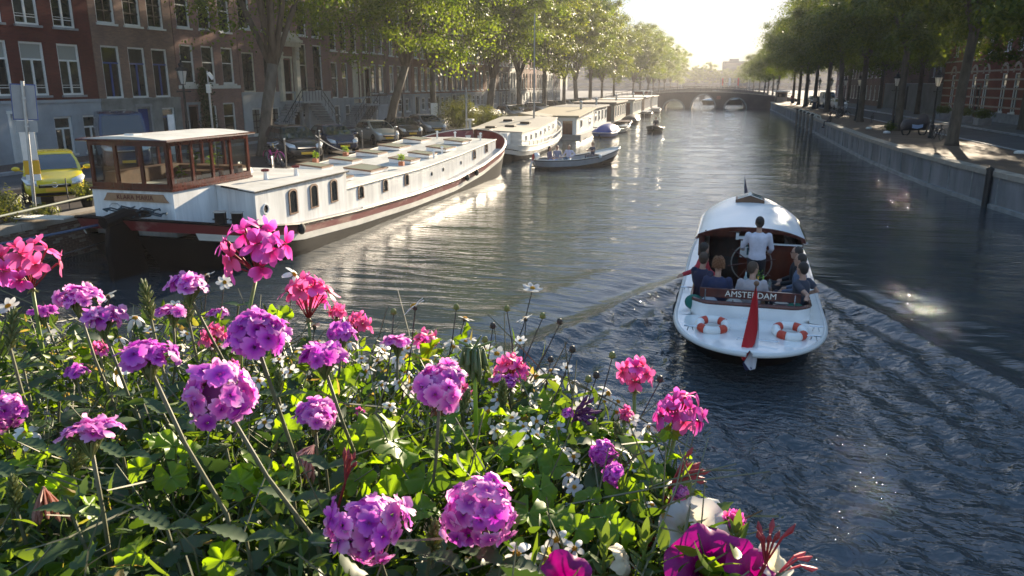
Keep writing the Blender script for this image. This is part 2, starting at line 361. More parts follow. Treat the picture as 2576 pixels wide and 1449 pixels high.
# right bank: quay wall along a bending line
def along(line, off, z): return [(x+off, y, z) for x, y in line]
rw = thing('quay_wall', 'grey concrete quay wall with pale capstones on the right bank', 'quay wall', (0,0,0))
mb = MB(); full = RQ
mb.strip(along(full, 0.12, -2.4), along(full, 0.0, GR-0.2)); mb.strip(along(full, 0.0, GR-0.2), along(full, 0.6, GR-0.2))
full2 = RQ2; mb.strip(along(full2, 0.12, -2.4), along(full2, 0.0, GR+0.0)); obj('wall_face', mb, M['concrete'], rw)
mb = MB(); mb.strip(along(full, -0.10, -0.5), along(full, -0.10, 0.16)); mb.strip(along(full, -0.10, 0.16), along(full, 0.05, 0.18)); obj('wall_footing', mb, M['darkstone'], rw)
b_ = MB(); b_.box(-0.07,0.52,0.008,1.19,0,0.2); cme = b_.mesh('capstone', M['cap'])
yy = 12.0
while yy < 163:
    x = rqx(yy); a = math.atan2(rqx(yy+1.2)-x, 1.2); o = link('capstone', cme, rw, (x, yy, GR-0.195+rnd.uniform(-0.004,0.004)), (0,0,-a)); yy += 1.2/max(0.9, 1)*math.cos(a)
mb = MB(); yy = 22.0
while yy < 160: x = rqx(yy); mb.box(x-0.035,x+0.05,yy,yy+0.06,0.1,GR-0.21); yy += 2.4
obj('wall_joint', mb, M['darkstone'], rw)
poly = [(x+0.1, y) for x, y in RQ+RQ2] + [(14.9,470),(14.9,8)]
sheet('right_quayside', [(x+0.1, y) for x, y in RQ] + [(11.7,470),(15.6,470),(15.6,8)], GR-0.004, M['clinker2'] if 'clinker2' in M else brickmat('quayside_clinker', (0.17,0.12,0.085), (0.14,0.10,0.075), (0.10,0.075,0.06), 0.2, 0.1))
mb = MB(); mb.box(15.6,15.85,8,470,GR-0.3,GR+0.03); mb.box(20.2,20.45,8,470,GR-0.3,GR+0.10); tag(obj('right_kerb', mb, M['stone']), kind='structure')
sheet('right_roadway', [(15.85,8),(20.2,8),(20.2,470),(15.85,470)], GR-0.02, mat('road_clinker', (0.12,0.115,0.115), 0.95, spec=0.12, var=0.2, vscale=0.8, bump=0.3, bscale=30))
sheet('right_pavement', [(20.45,8),(25.3,8),(25.3,470),(20.45,470)], GR+0.09, mat('pavement_slabs', (0.16,0.155,0.15), 0.95, spec=0.12, var=0.2, vscale=0.8, bump=0.3, bscale=30))
sheet('right_ground', [(25.3,8),(900,8),(900,470),(25.3,470)], GR+0.08, M['asphalt'])
# ============================================================ HOUSES
WCACHE = {}
def rectframe(mb, w, h, t, d0, d1):   # frame in the u-z plane, depth along x
    mb.box(d0,d1,0,w,0,t); mb.box(d0,d1,0,w,h-t,h); mb.box(d0,d1,0,t,t,h-t); mb.box(d0,d1,w-t,w,t,h-t)
def window_meshes(w, h, st, fm, arch=0.0):
    k = (round(w,2), round(h,2), st, fm, rnd.randrange(3))
    if k in WCACHE: return WCACHE[k]
    mb = MB(); t = 0.09; rectframe(mb, w, h, t, -0.16, -0.05)
    panes = []; inner = M[fm] if st not in ('bluesash', 'blacksash') else M['blue_paint' if st == 'bluesash' else 'black']
    i = MB(); zt = h*0.66
    gm_ = ('winglass','winglass','curtain','dimglass','dimglass')[rnd.randrange(5)]
    def pane(u0, u1, z0, z1, b='winglass'): panes.append((u0, u1, z0, z1, b if b != 'winglass' else gm_))
    if st in ('T', 'bluesash', 'Tblind'):
        i.box(-0.15,-0.07,t,w-t,zt,zt+0.08); i.box(-0.15,-0.07,w/2-0.05,w/2+0.05,t,zt)
        pane(t, w-t, zt+0.08, h-t, 'blind' if st == 'Tblind' else 'winglass'); pane(t, w/2-0.05, t, zt); pane(w/2+0.05, w-t, t, zt)
        if st == 'Tblind': i.box(-0.07,-0.045,t,w-t,0.34,0.37); i.box(-0.07,-0.045,t,w-t,0.46,0.48)
    elif st == 'blacksash':
        for z in (h*0.27, h*0.52, h*0.76): i.box(-0.15,-0.08,t,w-t,z-0.03,z+0.03)
        i.box(-0.15,-0.08,w/2-0.035,w/2+0.035,t,h-t)
        zz = [t, h*0.27, h*0.52, h*0.76, h-t]
        for a, b in zip(zz, zz[1:]): pane(t, w/2-0.03, a+0.02, b-0.02); pane(w/2+0.03, w-t, a+0.02, b-0.02)
    elif st == 'small':
        for z in (h*0.25, h*0.5, h*0.75): i.box(-0.15,-0.09,t,w-t,z-0.025,z+0.025)
        i.box(-0.15,-0.09,w/2-0.025,w/2+0.025,t,h-t); pane(t, w-t, t, h*0.5); pane(t, w-t, h*0.5, h-t)
    else:
        i.box(-0.15,-0.08,t,w-t,h*0.55,h*0.55+0.06); pane(t, w-t, h*0.55+0.06, h-t); pane(t, w-t, t, h*0.55)
    n = len(mb.v)
    if i.v: mb.cur = 1; mb.add(i.v, i.f)
    fmsh = mb.mesh('window', [M[fm], inner])
    pm = []
    for (u0, u1, z0, z1, b) in panes:
        p = MB(); tl = rnd.uniform(-0.006, 0.006); tl2 = rnd.uniform(-0.008, 0.008)
        p.add([(-0.12, u0, z0), (-0.12+tl, u1, z0), (-0.12+tl+tl2, u1, z1), (-0.12+tl2, u0, z1)], [(0,1,2,3)]); pm.append(p.mesh('pane', M[b]))
    s = MB(); s.box(-0.05,0.10,-0.08,w+0.08,-0.10,0.0); sm = s.mesh('sill', M['stone'] if st == 'Tblind' else M[fm])
    WCACHE[k] = (fmsh, pm, sm); return WCACHE[k]
def house(label, y0, width, height, wallm, openings, cat='house', side='L', plinth=None, doors=(), cornice=True, group=None, roofm='roof_tile', xf=None, gz=None, name='canal_house', depth=11, bands=(), lean=0.0):
    xf = xf if xf is not None else (-30.5 if side == 'L' else 25.0); gz = gz if gz is not None else (GL if side == 'L' else GR)
    if side == 'L': t = thing(name, label, cat, (xf, y0, gz), 0, group)
    else: t = thing(name, label, cat, (xf, y0+width, gz), PI, group)
    if lean: t.rotation_euler[1] = lean
    us = sorted({0.0, width, *[round(o[0],3) for o in openings], *[round(o[1],3) for o in openings], *[round(d[0],3) for d in doors], *[round(d[1],3) for d in doors]})
    zs = sorted({0.0, height, *[round(o[2],3) for o in openings], *[round(o[3],3) for o in openings], *[round(d[2],3) for d in doors], *[round(d[3],3) for d in doors], *([plinth[1]] if plinth else [])})
    holes = [(o[0], o[1], o[2], o[3]) for o in openings] + [(d[0], d[1], d[2], d[3]) for d in doors]
    wall = MB(); pl = MB()
    for a, b in zip(us, us[1:]):
        for c, d in zip(zs, zs[1:]):
            m = ((a+b)/2, (c+d)/2)
            if any(h[0] < m[0] < h[1] and h[2] < m[1] < h[3] for h in holes): continue
            tgt = pl if (plinth and m[1] < plinth[1]) else wall
            xx = 0.0 if tgt is wall else 0.06
            tgt.add([(xx,a,c),(xx,b,c),(xx,b,d),(xx,a,d)], [(0,1,2,3)])
    for h in holes:
        inp = plinth and (h[2]+h[3])/2 < plinth[1]; tgt = pl if inp else wall; xx = 0.06 if inp else 0.0
        a, b, c, d = h; B = -0.22
        tgt.add([(xx,a,c),(xx,b,c),(xx,b,d),(xx,a,d),(B,a,c),(B,b,c),(B,b,d),(B,a,d)], [(0,4,5,1),(1,5,6,2),(2,6,7,3),(3,7,4,0)])
    if plinth:
        pl.add([(0.06,0,0),(0.06,0,plinth[1]),(-0.1,0,plinth[1]),(-0.1,0,0),(0.06,width,0),(0.06,width,plinth[1]),(-0.1,width,plinth[1]),(-0.1,width,0)], [(0,1,2,3),(4,7,6,5)])
        obj('plinth', pl, M[plinth[0]], t)
        mb = MB(); mb.box(-0.05,0.11,-0.0,width,plinth[1]-0.0,plinth[1]+0.14); obj('string_course', mb, M[plinth[0]], t)
    wall.add([(-0.01,0,0),(-0.01,0,height),(-depth,0,height),(-depth,0,0),(-0.01,width,0),(-0.01,width,height),(-depth,width,height),(-depth,width,0)], [(0,1,2,3),(7,6,5,4),(3,2,6,7)])
    obj('wall', wall, M[wallm], t)
    ib = MB(); ib.box(-depth+0.2,-0.24,0.05,width-0.05,0.02,height-0.02); obj('interior', ib, M['black'], t)
    for (hb, ht, bm) in bands:
        mb = MB(); mb.box(-0.03,0.012,0.002,width-0.002,hb,ht); obj('stone_band', mb, M[bm], t)
    rf = MB()
    rf.prism([(-depth/1, height), (0.0, height), (-2.2, height+2.4), (-depth+2.2, height+2.4)], 0.0, width, 'x') if False else rf.add(
        [(0,0,height),(-depth,0,height),(-depth+2,0,height+2.4),(-2,0,height+2.4),(0,width,height),(-depth,width,height),(-depth+2,width,height+2.4),(-2,width,height+2.4)],
        [(0,1,2,3),(7,6,5,4),(0,3,7,4),(3,2,6,7),(2,1,5,6)])
    rfo = obj('roof', rf, M[roofm], t)
    ch = MB(); ch.box(-3.2,-2.5,width*0.1,width*0.1+0.9,height+1.0,height+3.6); obj('chimney', ch, M[wallm], rfo)
    if cornice:
        mb = MB(); mb.box(-0.1,0.35,0.01,width-0.01,height-0.45,height-0.1); mb.box(-0.1,0.45,0.01,width-0.01,height-0.1,height+0.08); mb.box(-0.1,0.1,0.01,width-0.01,height-0.8,height-0.45); obj('cornice', mb, M['winwhite'], t)
    for o in openings:
        u0, u1, z0, z1, st, fm = (list(o) + ['T', 'winwhite'])[:6] if len(o) < 6 else o
        fm_, pm, sm = window_meshes(u1-u0, z1-z0, st, fm)
        wo = link('window', fm_, t, (0.0 if not (plinth and z0 < plinth[1]) else 0.04, u0, z0))
        for p in pm: link('pane', p, wo)
        link('sill', sm, wo)
    for d in doors:
        u0, u1, z0, z1, dm = d[:5]
        mb = MB(); W = u1-u0; H = z1-z0; mb.box(-0.18,-0.12,0,W,0,H)
        for a in (0.12, W/2+0.05):
            for b, c in ((0.15, H*0.38), (H*0.42, H*0.72)): mb.box(-0.12,-0.10,a,a+W/2-0.17,b,c)
        dd = obj('door', mb, M[dm], t, loc=(0,u0,z0))
        k = MB(); k.ball((-0.08, W*0.88, H*0.45), 0.035, 8, 5); obj('door_handle', k, M['chrome'], dd)
        fr = MB(); fr.box(-0.2,0.08,-0.14,-0.002,0,H+0.12); fr.box(-0.2,0.08,W+0.002,W+0.14,0,H+0.12); fr.box(-0.2,0.10,-0.18,W+0.18,H+0.12,H+0.26); obj('door_frame', fr, M[d[5] if len(d) > 5 else 'cream'], dd)
    return t
def grid_open(width, n, ww, floors, st, fm='winwhite', margin=None):
    o = []; gap = (width - n*ww)/(n+1) if margin is None else None
    for k in range(n):
        u = gap*(k+1)+ww*k
        for (a, b) in floors: o.append((u, u+ww, a, b, st, fm))
    return o
# house 1: dark red brick, white T windows with blinds, blue-grey ground floor
G = GL
def o3(us, ww, z0, z1, st, fm='winwhite'): return [(u, u+ww, z0-G, z1-G, st, fm) for u in us]
h1 = house('dark red brick house with white windows over a blue-grey ground floor', 22.6, 11.75, 14.6, 'brick_red',
      o3([0.6,3.0,5.3,7.3,9.45], 1.35, 4.3, 6.7, 'Tblind') + o3([0.6,3.0,5.3,7.3,9.45], 1.35, 7.45, 9.75, 'Tblind') + o3([0.6,3.0,5.3,7.3,9.45], 1.35, 10.6, 12.6, 'Tblind') + o3([0.6,3.3,8.6,10.4], 1.1, 1.5, 3.3, 'T'),
      plinth=('plinth', 2.75), doors=[(6.2, 7.3, 0.15, 2.2, 'winwhite', 'winwhite')])
h2 = house('brown brick house with bright blue sashes in its tall white window frames', 34.38, 6.3, 14.3, 'brick_brown',
      o3([0.5,2.45,4.3], 1.3, 4.1, 6.75, 'bluesash') + o3([0.5,2.45,4.3], 1.3, 7.85, 10.2, 'blacksash') + o3([0.5,2.45,4.3], 1.3, 11.2, 13.2, 'one') + [(4.6,5.7,0.7,2.3,'bluesash','winwhite'),(0.6,1.8,0.7,2.3,'one','winwhite')],
      plinth=('darkstone', 2.75), doors=[(2.6, 3.6, 0.1, 2.3, 'blue_paint', 'stone')])
h3 = house('mauve brick house with creeper on its wall and a black french balcony', 40.75, 6.35, 14.7, 'brick_mauve',
      o3([0.4,2.45,4.5], 1.25, 4.85, 7.1, 'one') + o3([0.4,2.45,4.5], 1.25, 8.05, 10.3, 'one') + o3([0.4,2.45,4.5], 1.25, 11.4, 13.3, 'one') + [(4.2,5.5,0.5,2.45,'one','winwhite'),(2.3,3.5,0.5,2.3,'one','winwhite')],
      doors=[(0.6, 1.6, 0.1, 2.3, 'black', 'stone')], bands=[(3.35, 3.55, 'winwhite')])
mb = MB(); mb.box(0.02,0.3,2.4,3.75,6.75,6.8); rl = MB()
for k in range(12): rl.tube([(0.3,2.4+k*0.122,6.8),(0.3,2.4+k*0.122,7.75)],0.012,4)
rl.tube([(0.3,2.4,7.75),(0.3,3.75,7.75)],0.02,5); mb.add(rl.v, rl.f); obj('french_balcony', mb, M['iron'], h3)
h4 = house('wide classical house with stone door surround, black front door and double stoop', 47.15, 12.7, 15.0, 'brick_mauve',
      o3([0.35,3.0], 1.45, 4.3, 6.9, 'blacksash', 'cream') + [(8.0,9.15,3.05,6.6,'one','cream'),(10.2,11.6,3.05,6.6,'blacksash','winwhite')] + o3([0.35,3.0,5.6,8.0,10.2], 1.35, 8.4, 10.9, 'blacksash') + o3([0.35,3.0,5.6,8.0,10.2], 1.35, 12.0, 14.0, 'blacksash') + [(1.0,2.2,0.2,2.0,'blacksash','winwhite'),(3.4,4.6,0.2,2.0,'blacksash','winwhite'),(8.0,8.9,1.1,1.6,'one','winwhite')],
      plinth=('plinth_light', 2.95), doors=[(5.35,6.6,2.45,5.35,'black','cream'),(6.6,7.7,0.05,1.7,'black','plinth_light')])
sur = MB(); sur.box(0.02,0.30,4.75,5.15,2.4,6.3); sur.box(0.02,0.30,7.0,7.5,2.4,6.3); sur.box(0.02,0.42,4.6,7.65,6.3,6.6); sur.box(0.02,0.55,4.5,7.75,6.6,6.8)
sur.prism([(4.5,6.8),(7.75,6.8),(6.9,7.25),(5.35,7.25)],0.02,0.4,'x')
for u in (4.95, 7.25):
    for z in (5.5, 5.8, 6.1): sur.ball((0.32,u,z),(0.12,0.2,0.16),8,5)
obj('door_surround', sur, M['cream'], h4)
def stoop(t, uc, pw, top, w=1.2, both=True, m='stone'):
    st = MB(); st.box(0.12,1.6,uc-pw/2,uc+pw/2,top-0.14,top); st.box(0.14,0.5,uc-pw/2,uc-pw/2+0.3,0.1,top-0.14); st.box(0.14,0.5,uc+pw/2-0.3,uc+pw/2,0.1,top-0.14)
    so_ = obj('stoop', st, M['plinth_light'], t); n = 11; run = 0.27
    for sgn in ((-1, 1) if both else (-1,)):
        fl = MB(); u0 = uc + sgn*pw/2
        for k in range(n):
            z = top - (k+1)*top/(n+1); a, b = u0 + sgn*k*run, u0 + sgn*(k+1)*run
            fl.box(0.15,1.45,min(a,b),max(a,b),max(0,z-0.14),z+0.0)
        obj('stair_flight', fl, M['stone'], so_)
        rl = MB(); A = Vector((1.5,u0,top)); B = Vector((1.5,u0+sgn*n*run,0.15))
        for k in range(0, n+1, 2):
            p = A.lerp(B, k/n); rl.tube([p, p+Vector((0,0,0.9))], 0.018, 5)
        rl.tube([A+Vector((0,0,0.9)), B+Vector((0,0,0.9))], 0.03, 6); rl.tube([A+Vector((0,0,0.45)), B+Vector((0,0,0.45))], 0.02, 5)
        obj('hand_rail', rl, M['iron'], so_)
    rl = MB()
    for k in range(7):
        u = uc-pw/2+k*pw/6; rl.tube([(1.52,u,top),(1.52,u,top+0.95)],0.018,5)
    rl.tube([(1.52,uc-pw/2,top+0.95),(1.52,uc+pw/2,top+0.95)],0.03,6); obj('landing_rail', rl, M['iron'], so_)
stoop(h4, 6.9, 2.9, 2.4)
h5 = house('mauve brick house with a pale panelled porch above a dark stone stair', 59.9, 6.2, 14.0, 'brick_mauve',
      o3([0.4,2.3], 1.15, 3.7, 6.6, 'one') + o3([0.4,2.3,4.3], 1.15, 7.5, 9.9, 'blacksash') + o3([0.4,2.3,4.3], 1.15, 11, 13, 'one') + [(0.6,1.6,0.1,1.9,'one','winwhite'),(2.6,3.6,0.1,1.9,'one','winwhite')],
      plinth=('plinth', 2.35), doors=[(4.45,5.75,2.0,5.4,'cream','cream')])
stoop(h5, 5.1, 1.8, 1.95, both=False)
h6 = house('narrow brick house with a tall pale door frame and small stoop, sixth in the row', 66.15, 5.5, 13.6, 'brick_brown',
      o3([2.1,3.8], 1.1, 4.0, 6.6, 'one') + o3([0.4,2.1,3.8], 1.1, 7.6, 9.8, 'one') + o3([0.4,2.1,3.8], 1.1, 10.9, 12.6, 'one') + [(2.3,3.3,0.3,2.0,'one','winwhite')],
      plinth=('plinth_light', 2.4), doors=[(0.5,1.6,1.9,4.9,'black','cream')])
stoop(h6, 1.1, 1.7, 1.85, both=False)
specs = [(71.7,6.6,14.0,'brick_mauve','mauve brick house with three plain white sash windows to each floor'),(78.4,6.6,15.2,'brick_orange','tall orange-brown brick house with many-paned windows'),(85.1,5.9,14.4,'brick_orange','orange brick house next to the tall many-paned one'),
         (91.1,6.0,13.2,'brick_mauve','low mauve brick house behind the third canal tree'),(97.2,9.0,15.5,'brick_orange','broad sunlit orange brick house behind the forked tree'),(106.3,6.5,14.0,'brick_brown','brown brick house beyond the broad orange one'),
         (112.9,7.2,15.0,'brick_dark','dark brick house between brown neighbours far down the left street'),(120.2,6.0,13.5,'off_white','pale plastered house far down the left street'),(126.3,7.0,14.5,'brick_brown','brown house beyond the pale plastered one'),
         (133.4,6.0,13.6,'brick_mauve','mauve house before the last dark one on the left street'),(139.5,8.0,15.0,'brick_dark','dark brick house near the bridge end of the left street'),(147.6,7.0,14.0,'off_white','pale house close to the far bridge on the left'),(154.7,8.0,14.5,'brick_brown','brown brick house at the left end of the far bridge')]
for i, (y0, w_, h_, m_, lb) in enumerate(specs):
    n = 3 if w_ < 8 else 4
    st = 'small' if m_ == 'brick_orange' else ('one' if i % 2 else 'T')
    fl = [(0.9,2.2),(2.9,5.4),(6.3,8.6),(9.5,11.4)]
    op = grid_open(w_, n, 1.1, fl[1:], st); gap = (w_-n*1.1)/(n+1)
    op += [(gap*(k+1)+1.1*k, gap*(k+1)+1.1*k+1.1, 0.9, 2.2, 'one', 'winwhite') for k in range(1, n)]
    house(lb, y0, w_, h_, m_, op, plinth=('plinth_light' if i % 3 else 'stone', 2.5), doors=[(gap, gap+1.0, 0.1, 2.3, 'black', 'cream')])
# creeper on house 3
def leafcloud(name, parent, pts, size, m, n_each=1, stuff=False, seed=1, flat=None):
    r = np.random.RandomState(seed); n = len(pts)
    c = np.array(pts, dtype=np.float32)
    d = r.randn(n, 3); d /= np.linalg.norm(d, axis=1)[:, None]+1e-9
    if flat is not None: d = d*(1-flat[1]) + np.array(flat[0])*flat[1]*2; d /= np.linalg.norm(d, axis=1)[:, None]
    a = np.cross(d, r.randn(n, 3)); a /= np.linalg.norm(a, axis=1)[:, None]+1e-9; b = np.cross(d, a)
    s = size*(0.6+0.8*r.rand(n, 1))
    q = np.stack([c-a*s*0.5, c+b*s*0.33+d*s*0.08, c+a*s*0.5, c-b*s*0.33+d*s*0.08], 1).reshape(-1, 3).astype(np.float32)
    me = bpy.data.meshes.new(name); me.vertices.add(4*n); me.vertices.foreach_set('co', q.ravel())
    me.loops.add(4*n); me.loops.foreach_set('vertex_index', np.arange(4*n, dtype=np.int32))
    me.polygons.add(n); me.polygons.foreach_set('loop_start', np.arange(0, 4*n, 4, dtype=np.int32)); me.update(calc_edges=True)
    me.materials.append(m); return link(name, me, parent)
cr = thing('climbing_ivy', 'dark green creeper climbing the mauve house wall beside the lamp', 'climber', (-30.4, 42.0, GL))
pts = []
for k in range(2600):
    z = rnd.random()**1.3*4.6; wdt = 1.0 - 0.12*z + 0.5*math.sin(z*2.2)*0.5
    pts.append((rnd.uniform(0.02, 0.4)*(1.1-z/6), 0.9+rnd.gauss(0, 0.45)*max(0.25, wdt), z))
o = leafcloud('foliage', cr, pts, 0.13, M['ivy'], seed=4)
mb = MB(); mb.tube([(0.1,0.8,0),(0.08,1.0,1.5),(0.06,0.8,3.0),(0.05,0.9,4.2)],[0.05,0.04,0.03,0.01],6); obj('stem', mb, M['bark'], cr)
# right bank: striped brick building, blank walls, dark houses
bands = [(z, z+0.16, 'sandstone') for z in (1.3, 2.1, 2.9, 3.7, 4.5, 5.6, 7.6, 9.0)]
ow = []
for u in (3.0, 6.4, 9.9, 13.4, 18.2, 21.2, 24.0): ow.append((u, u+1.25, 1.0, 4.3, 'T', 'winwhite'))
for u in (3.0, 6.4, 9.9, 13.4, 18.2, 21.2, 24.0): ow.append((u, u+1.25, 6.2, 8.6, 'T', 'winwhite'))
hr = house('salmon brick building with pale stone stripes and arched windows, right edge', 70.5, 27.0, 10.5, 'brick_salmon', ow, side='R', bands=bands, doors=[(11.75,12.9,0.3,3.2,'black','wood_grey')], plinth=('stone', 0.75), name='striped_building', cat='building')
for u in (3.0, 6.4, 9.9, 13.4, 18.2, 21.2, 24.0):
    mb = MB(); n = 12; uc = u+0.62
    P1 = [(0.02, uc+0.95*math.cos(PI*k/n), 4.35+0.9*math.sin(PI*k/n)) for k in range(n+1)]; P0 = [(0.02, uc+0.66*math.cos(PI*k/n), 4.35+0.62*math.sin(PI*k/n)) for k in range(n+1)]
    P2 = [(0.09, p[1], p[2]) for p in P1]; P3 = [(0.09, p[1], p[2]) for p in P0]; mb.strip(P2, P3); mb.strip(P1, P2); mb.strip(P3, P0); obj('window_arch', mb, M['sandstone'], hr)
mb = MB(); mb.prism([(14.5,10.4),(19,13.6),(23.5,10.4)],-0.6,0.1,'x'); mb.prism([(5.0,10.4),(8,13.0),(11,10.4)],-0.6,0.1,'x'); obj('gable', mb, M['brick_salmon'], hr)
gw_ = thing('boundary_wall', 'long blank grey wall with a dark doorway behind the right-hand trees', 'wall', (25, 128, GR), PI)
mb = MB(); mb.box(-0.4,0,0,12.8,0,3.4); mb.box(-0.4,0,14.6,30.4,0,3.4); obj('wall_panel', mb, mat('grey_render', (0.17,0.175,0.185), 0.85, var=0.25, vscale=0.5), gw_)
mb = MB(); mb.box(-0.45,0.05,0,12.8,3.4,3.5); mb.box(-0.45,0.05,14.6,30.4,3.4,3.5); obj('coping', mb, M['stone'], gw_)
mb = MB(); mb.box(-0.3,-0.2,12.8,14.6,0,3.1); obj('door', mb, M['black'], gw_)
for i, (y0, w_, h_, m_, lb, xf) in enumerate([(98,31,12.0,'brick_dark','long dark brick block rising behind the grey boundary wall',31.0),(129,16,11.5,'brick_brown','brown brick building beyond the grey wall on the right street',25),(145.5,14,12.5,'brick_dark','dark brick house further along the right street',25),(160,16,12,'brick_mauve','mauve brick building near the bridge on the right bank',25),(44,26,13,'brick_brown','brown brick building just beyond the right frame edge',26)]):
    n = int(w_/3.4); house(lb, y0, w_, h_, m_, grid_open(w_, n, 1.2, [(1.0,3.2),(4.4,6.6),(7.8,9.8)], 'T', 'off_white' if i else 'plinth'), side='R', xf=xf, cornice=False, name='street_building', cat='building')
# ============================================================ FAR BRIDGE
def arch_profile(x, arcs):
    for (xa, xb, zt) in arcs:
        if xa < x < xb:
            c = (xa+xb)/2; return -0.3 + (zt+0.3)*math.sqrt(max(0, 1-((x-c)/((xb-xa)/2))**2))
    return None
def bridge(label, yb, x0, x1, arcs, zmid, zend, thick, name='stone_bridge'):
    t = thing(name, label, 'bridge', (0, yb, 0)); N = 140
    xs = sorted(set([x0+(x1-x0)*k/N for k in range(N+1)] + [a[0]+1e-3 for a in arcs] + [a[1]-1e-3 for a in arcs]))
    top = lambda x: zend + (zmid-zend)*(1-((x-(x0+x1)/2)/((x1-x0)/2))**2)
    mb = MB()
    lo = [arch_profile(x, arcs) for x in xs]; lo2 = [(-1.5 if v is None else v) for v in lo]
    for y in (0, thick):
        mb.strip([(x, y, l) for x, l in zip(xs, lo2)], [(x, y, top(x)) for x in xs])
    mb.strip([(x, 0, l) for x, l in zip(xs, lo2)], [(x, thick, l) for x, l in zip(xs, lo2)])
    mb.strip([(x, 0, top(x)) for x in xs], [(x, thick, top(x)) for x in xs])
    obj('bridge_body', mb, M['brick_dark'], t)
    mb = MB()
    for y in (-0.06, thick-0.3): mb.loft([[(x, y, top(x)+0.004), (x, y+0.36, top(x)+0.004), (x, y+0.36, top(x)+0.16), (x, y, top(x)+0.16)] for x in xs[::4]+[xs[-1]]])
    obj('coping', mb, M['cap'], t)
    mb = MB(); n = 34
    for y in (0.1, thick-0.15):
        for k in range(n+1):
            x = x0+(x1-x0)*k/n; mb.tube([(x,y,top(x)+0.15),(x,y,top(x)+1.05)],0.03,4)
        for h in (0.6, 1.05): mb.tube([(x, y, top(x)+h) for x in xs[::6]+[xs[-1]]], 0.035, 4)
    obj('railing', mb, M['iron'], t)
    for (xa, xb, zt) in arcs:
        c = (xa+xb)/2; ra = (xb-xa)/2; n = 20; I = [(c+ra*math.cos(PI*k/n), -0.05, -0.3+(zt+0.3)*math.sin(PI*k/n)) for k in range(n+1)]; O = [(c+(ra+0.3)*math.cos(PI*k/n), -0.05, -0.3+(zt+0.6)*math.sin(PI*k/n)) for k in range(n+1)]
        mb = MB(); mb.strip(I, O); mb.strip([(p[0],0.02,p[2]) for p in O], O); obj('arch_ring', mb, M['darkstone'], t)
    mb = MB(); mb.box(1.2,2.0,-0.08,-0.01,1.8,2.5); obj('plaque', mb, mat('worn_plaque', (0.28,0.12,0.1), 0.7), t)
    return t
bridge('low dark brick bridge with three arches crossing the canal', 171, -22, 17.5, [(-9.6,-5.4,1.55),(-3.9,1.0,2.65),(2.9,7.2,2.0)], 3.25, 1.75, 10)
bridge('second bridge behind the three-arched one, seen through its arches', 268, -22, 18, [(-9,-3.5,1.7),(-2,5,2.7),(6.5,10.5,1.7)], 3.6, 2.0, 9, name='far_bridge')
# distant city
for i, (x0, x1, y, d_, z, lb) in enumerate([(-40,-18,500,30,8,'low distant building at the left of the canal end'),(-18,6,505,30,12.0,'hazy flat distant building behind the bridge'),(6,22,515,30,17.5,'tallest hazy distant block right of the canal end'),(22,46,508,30,15.5,'hazy distant block with a stepped top'),(46,80,515,30,12,'low distant building behind the right trees'),(-90,-40,505,30,14,'distant building behind the left trees')]):
    t = thing('distant_building', lb, 'building', ((x0+x1)/2, y, GL)); W = (x1-x0)/2
    mb = MB(); mb.box(-W,W,0,d_,0,z); mb.box(-W*0.5,W*0.2,4,d_,z,z+1.6); obj('wall', mb, mat('distant_wall%d' % i, (0.10,0.115,0.14), 0.8, var=0.2, vscale=0.1), t)  # bluish haze tone put into the wall colour
    nrow = int(z/3.4)
    for k in range(nrow):
        mb = MB(); mb.box(-W+1.0,W-1.0,-0.06,-0.01,1.2+k*3.4,2.8+k*3.4); obj('window_band', mb, M['winglass'], t)
mst = MB(); mst.tube([(0,0,0),(0,0,26)],[0.35,0.1],6); mst.box(-0.7,0.7,-0.05,0.05,22,22.3); tag(obj('mast', mst, M['steel'], loc=(27,480,GL)), 'thin distant mast above the roofs', 'mast')
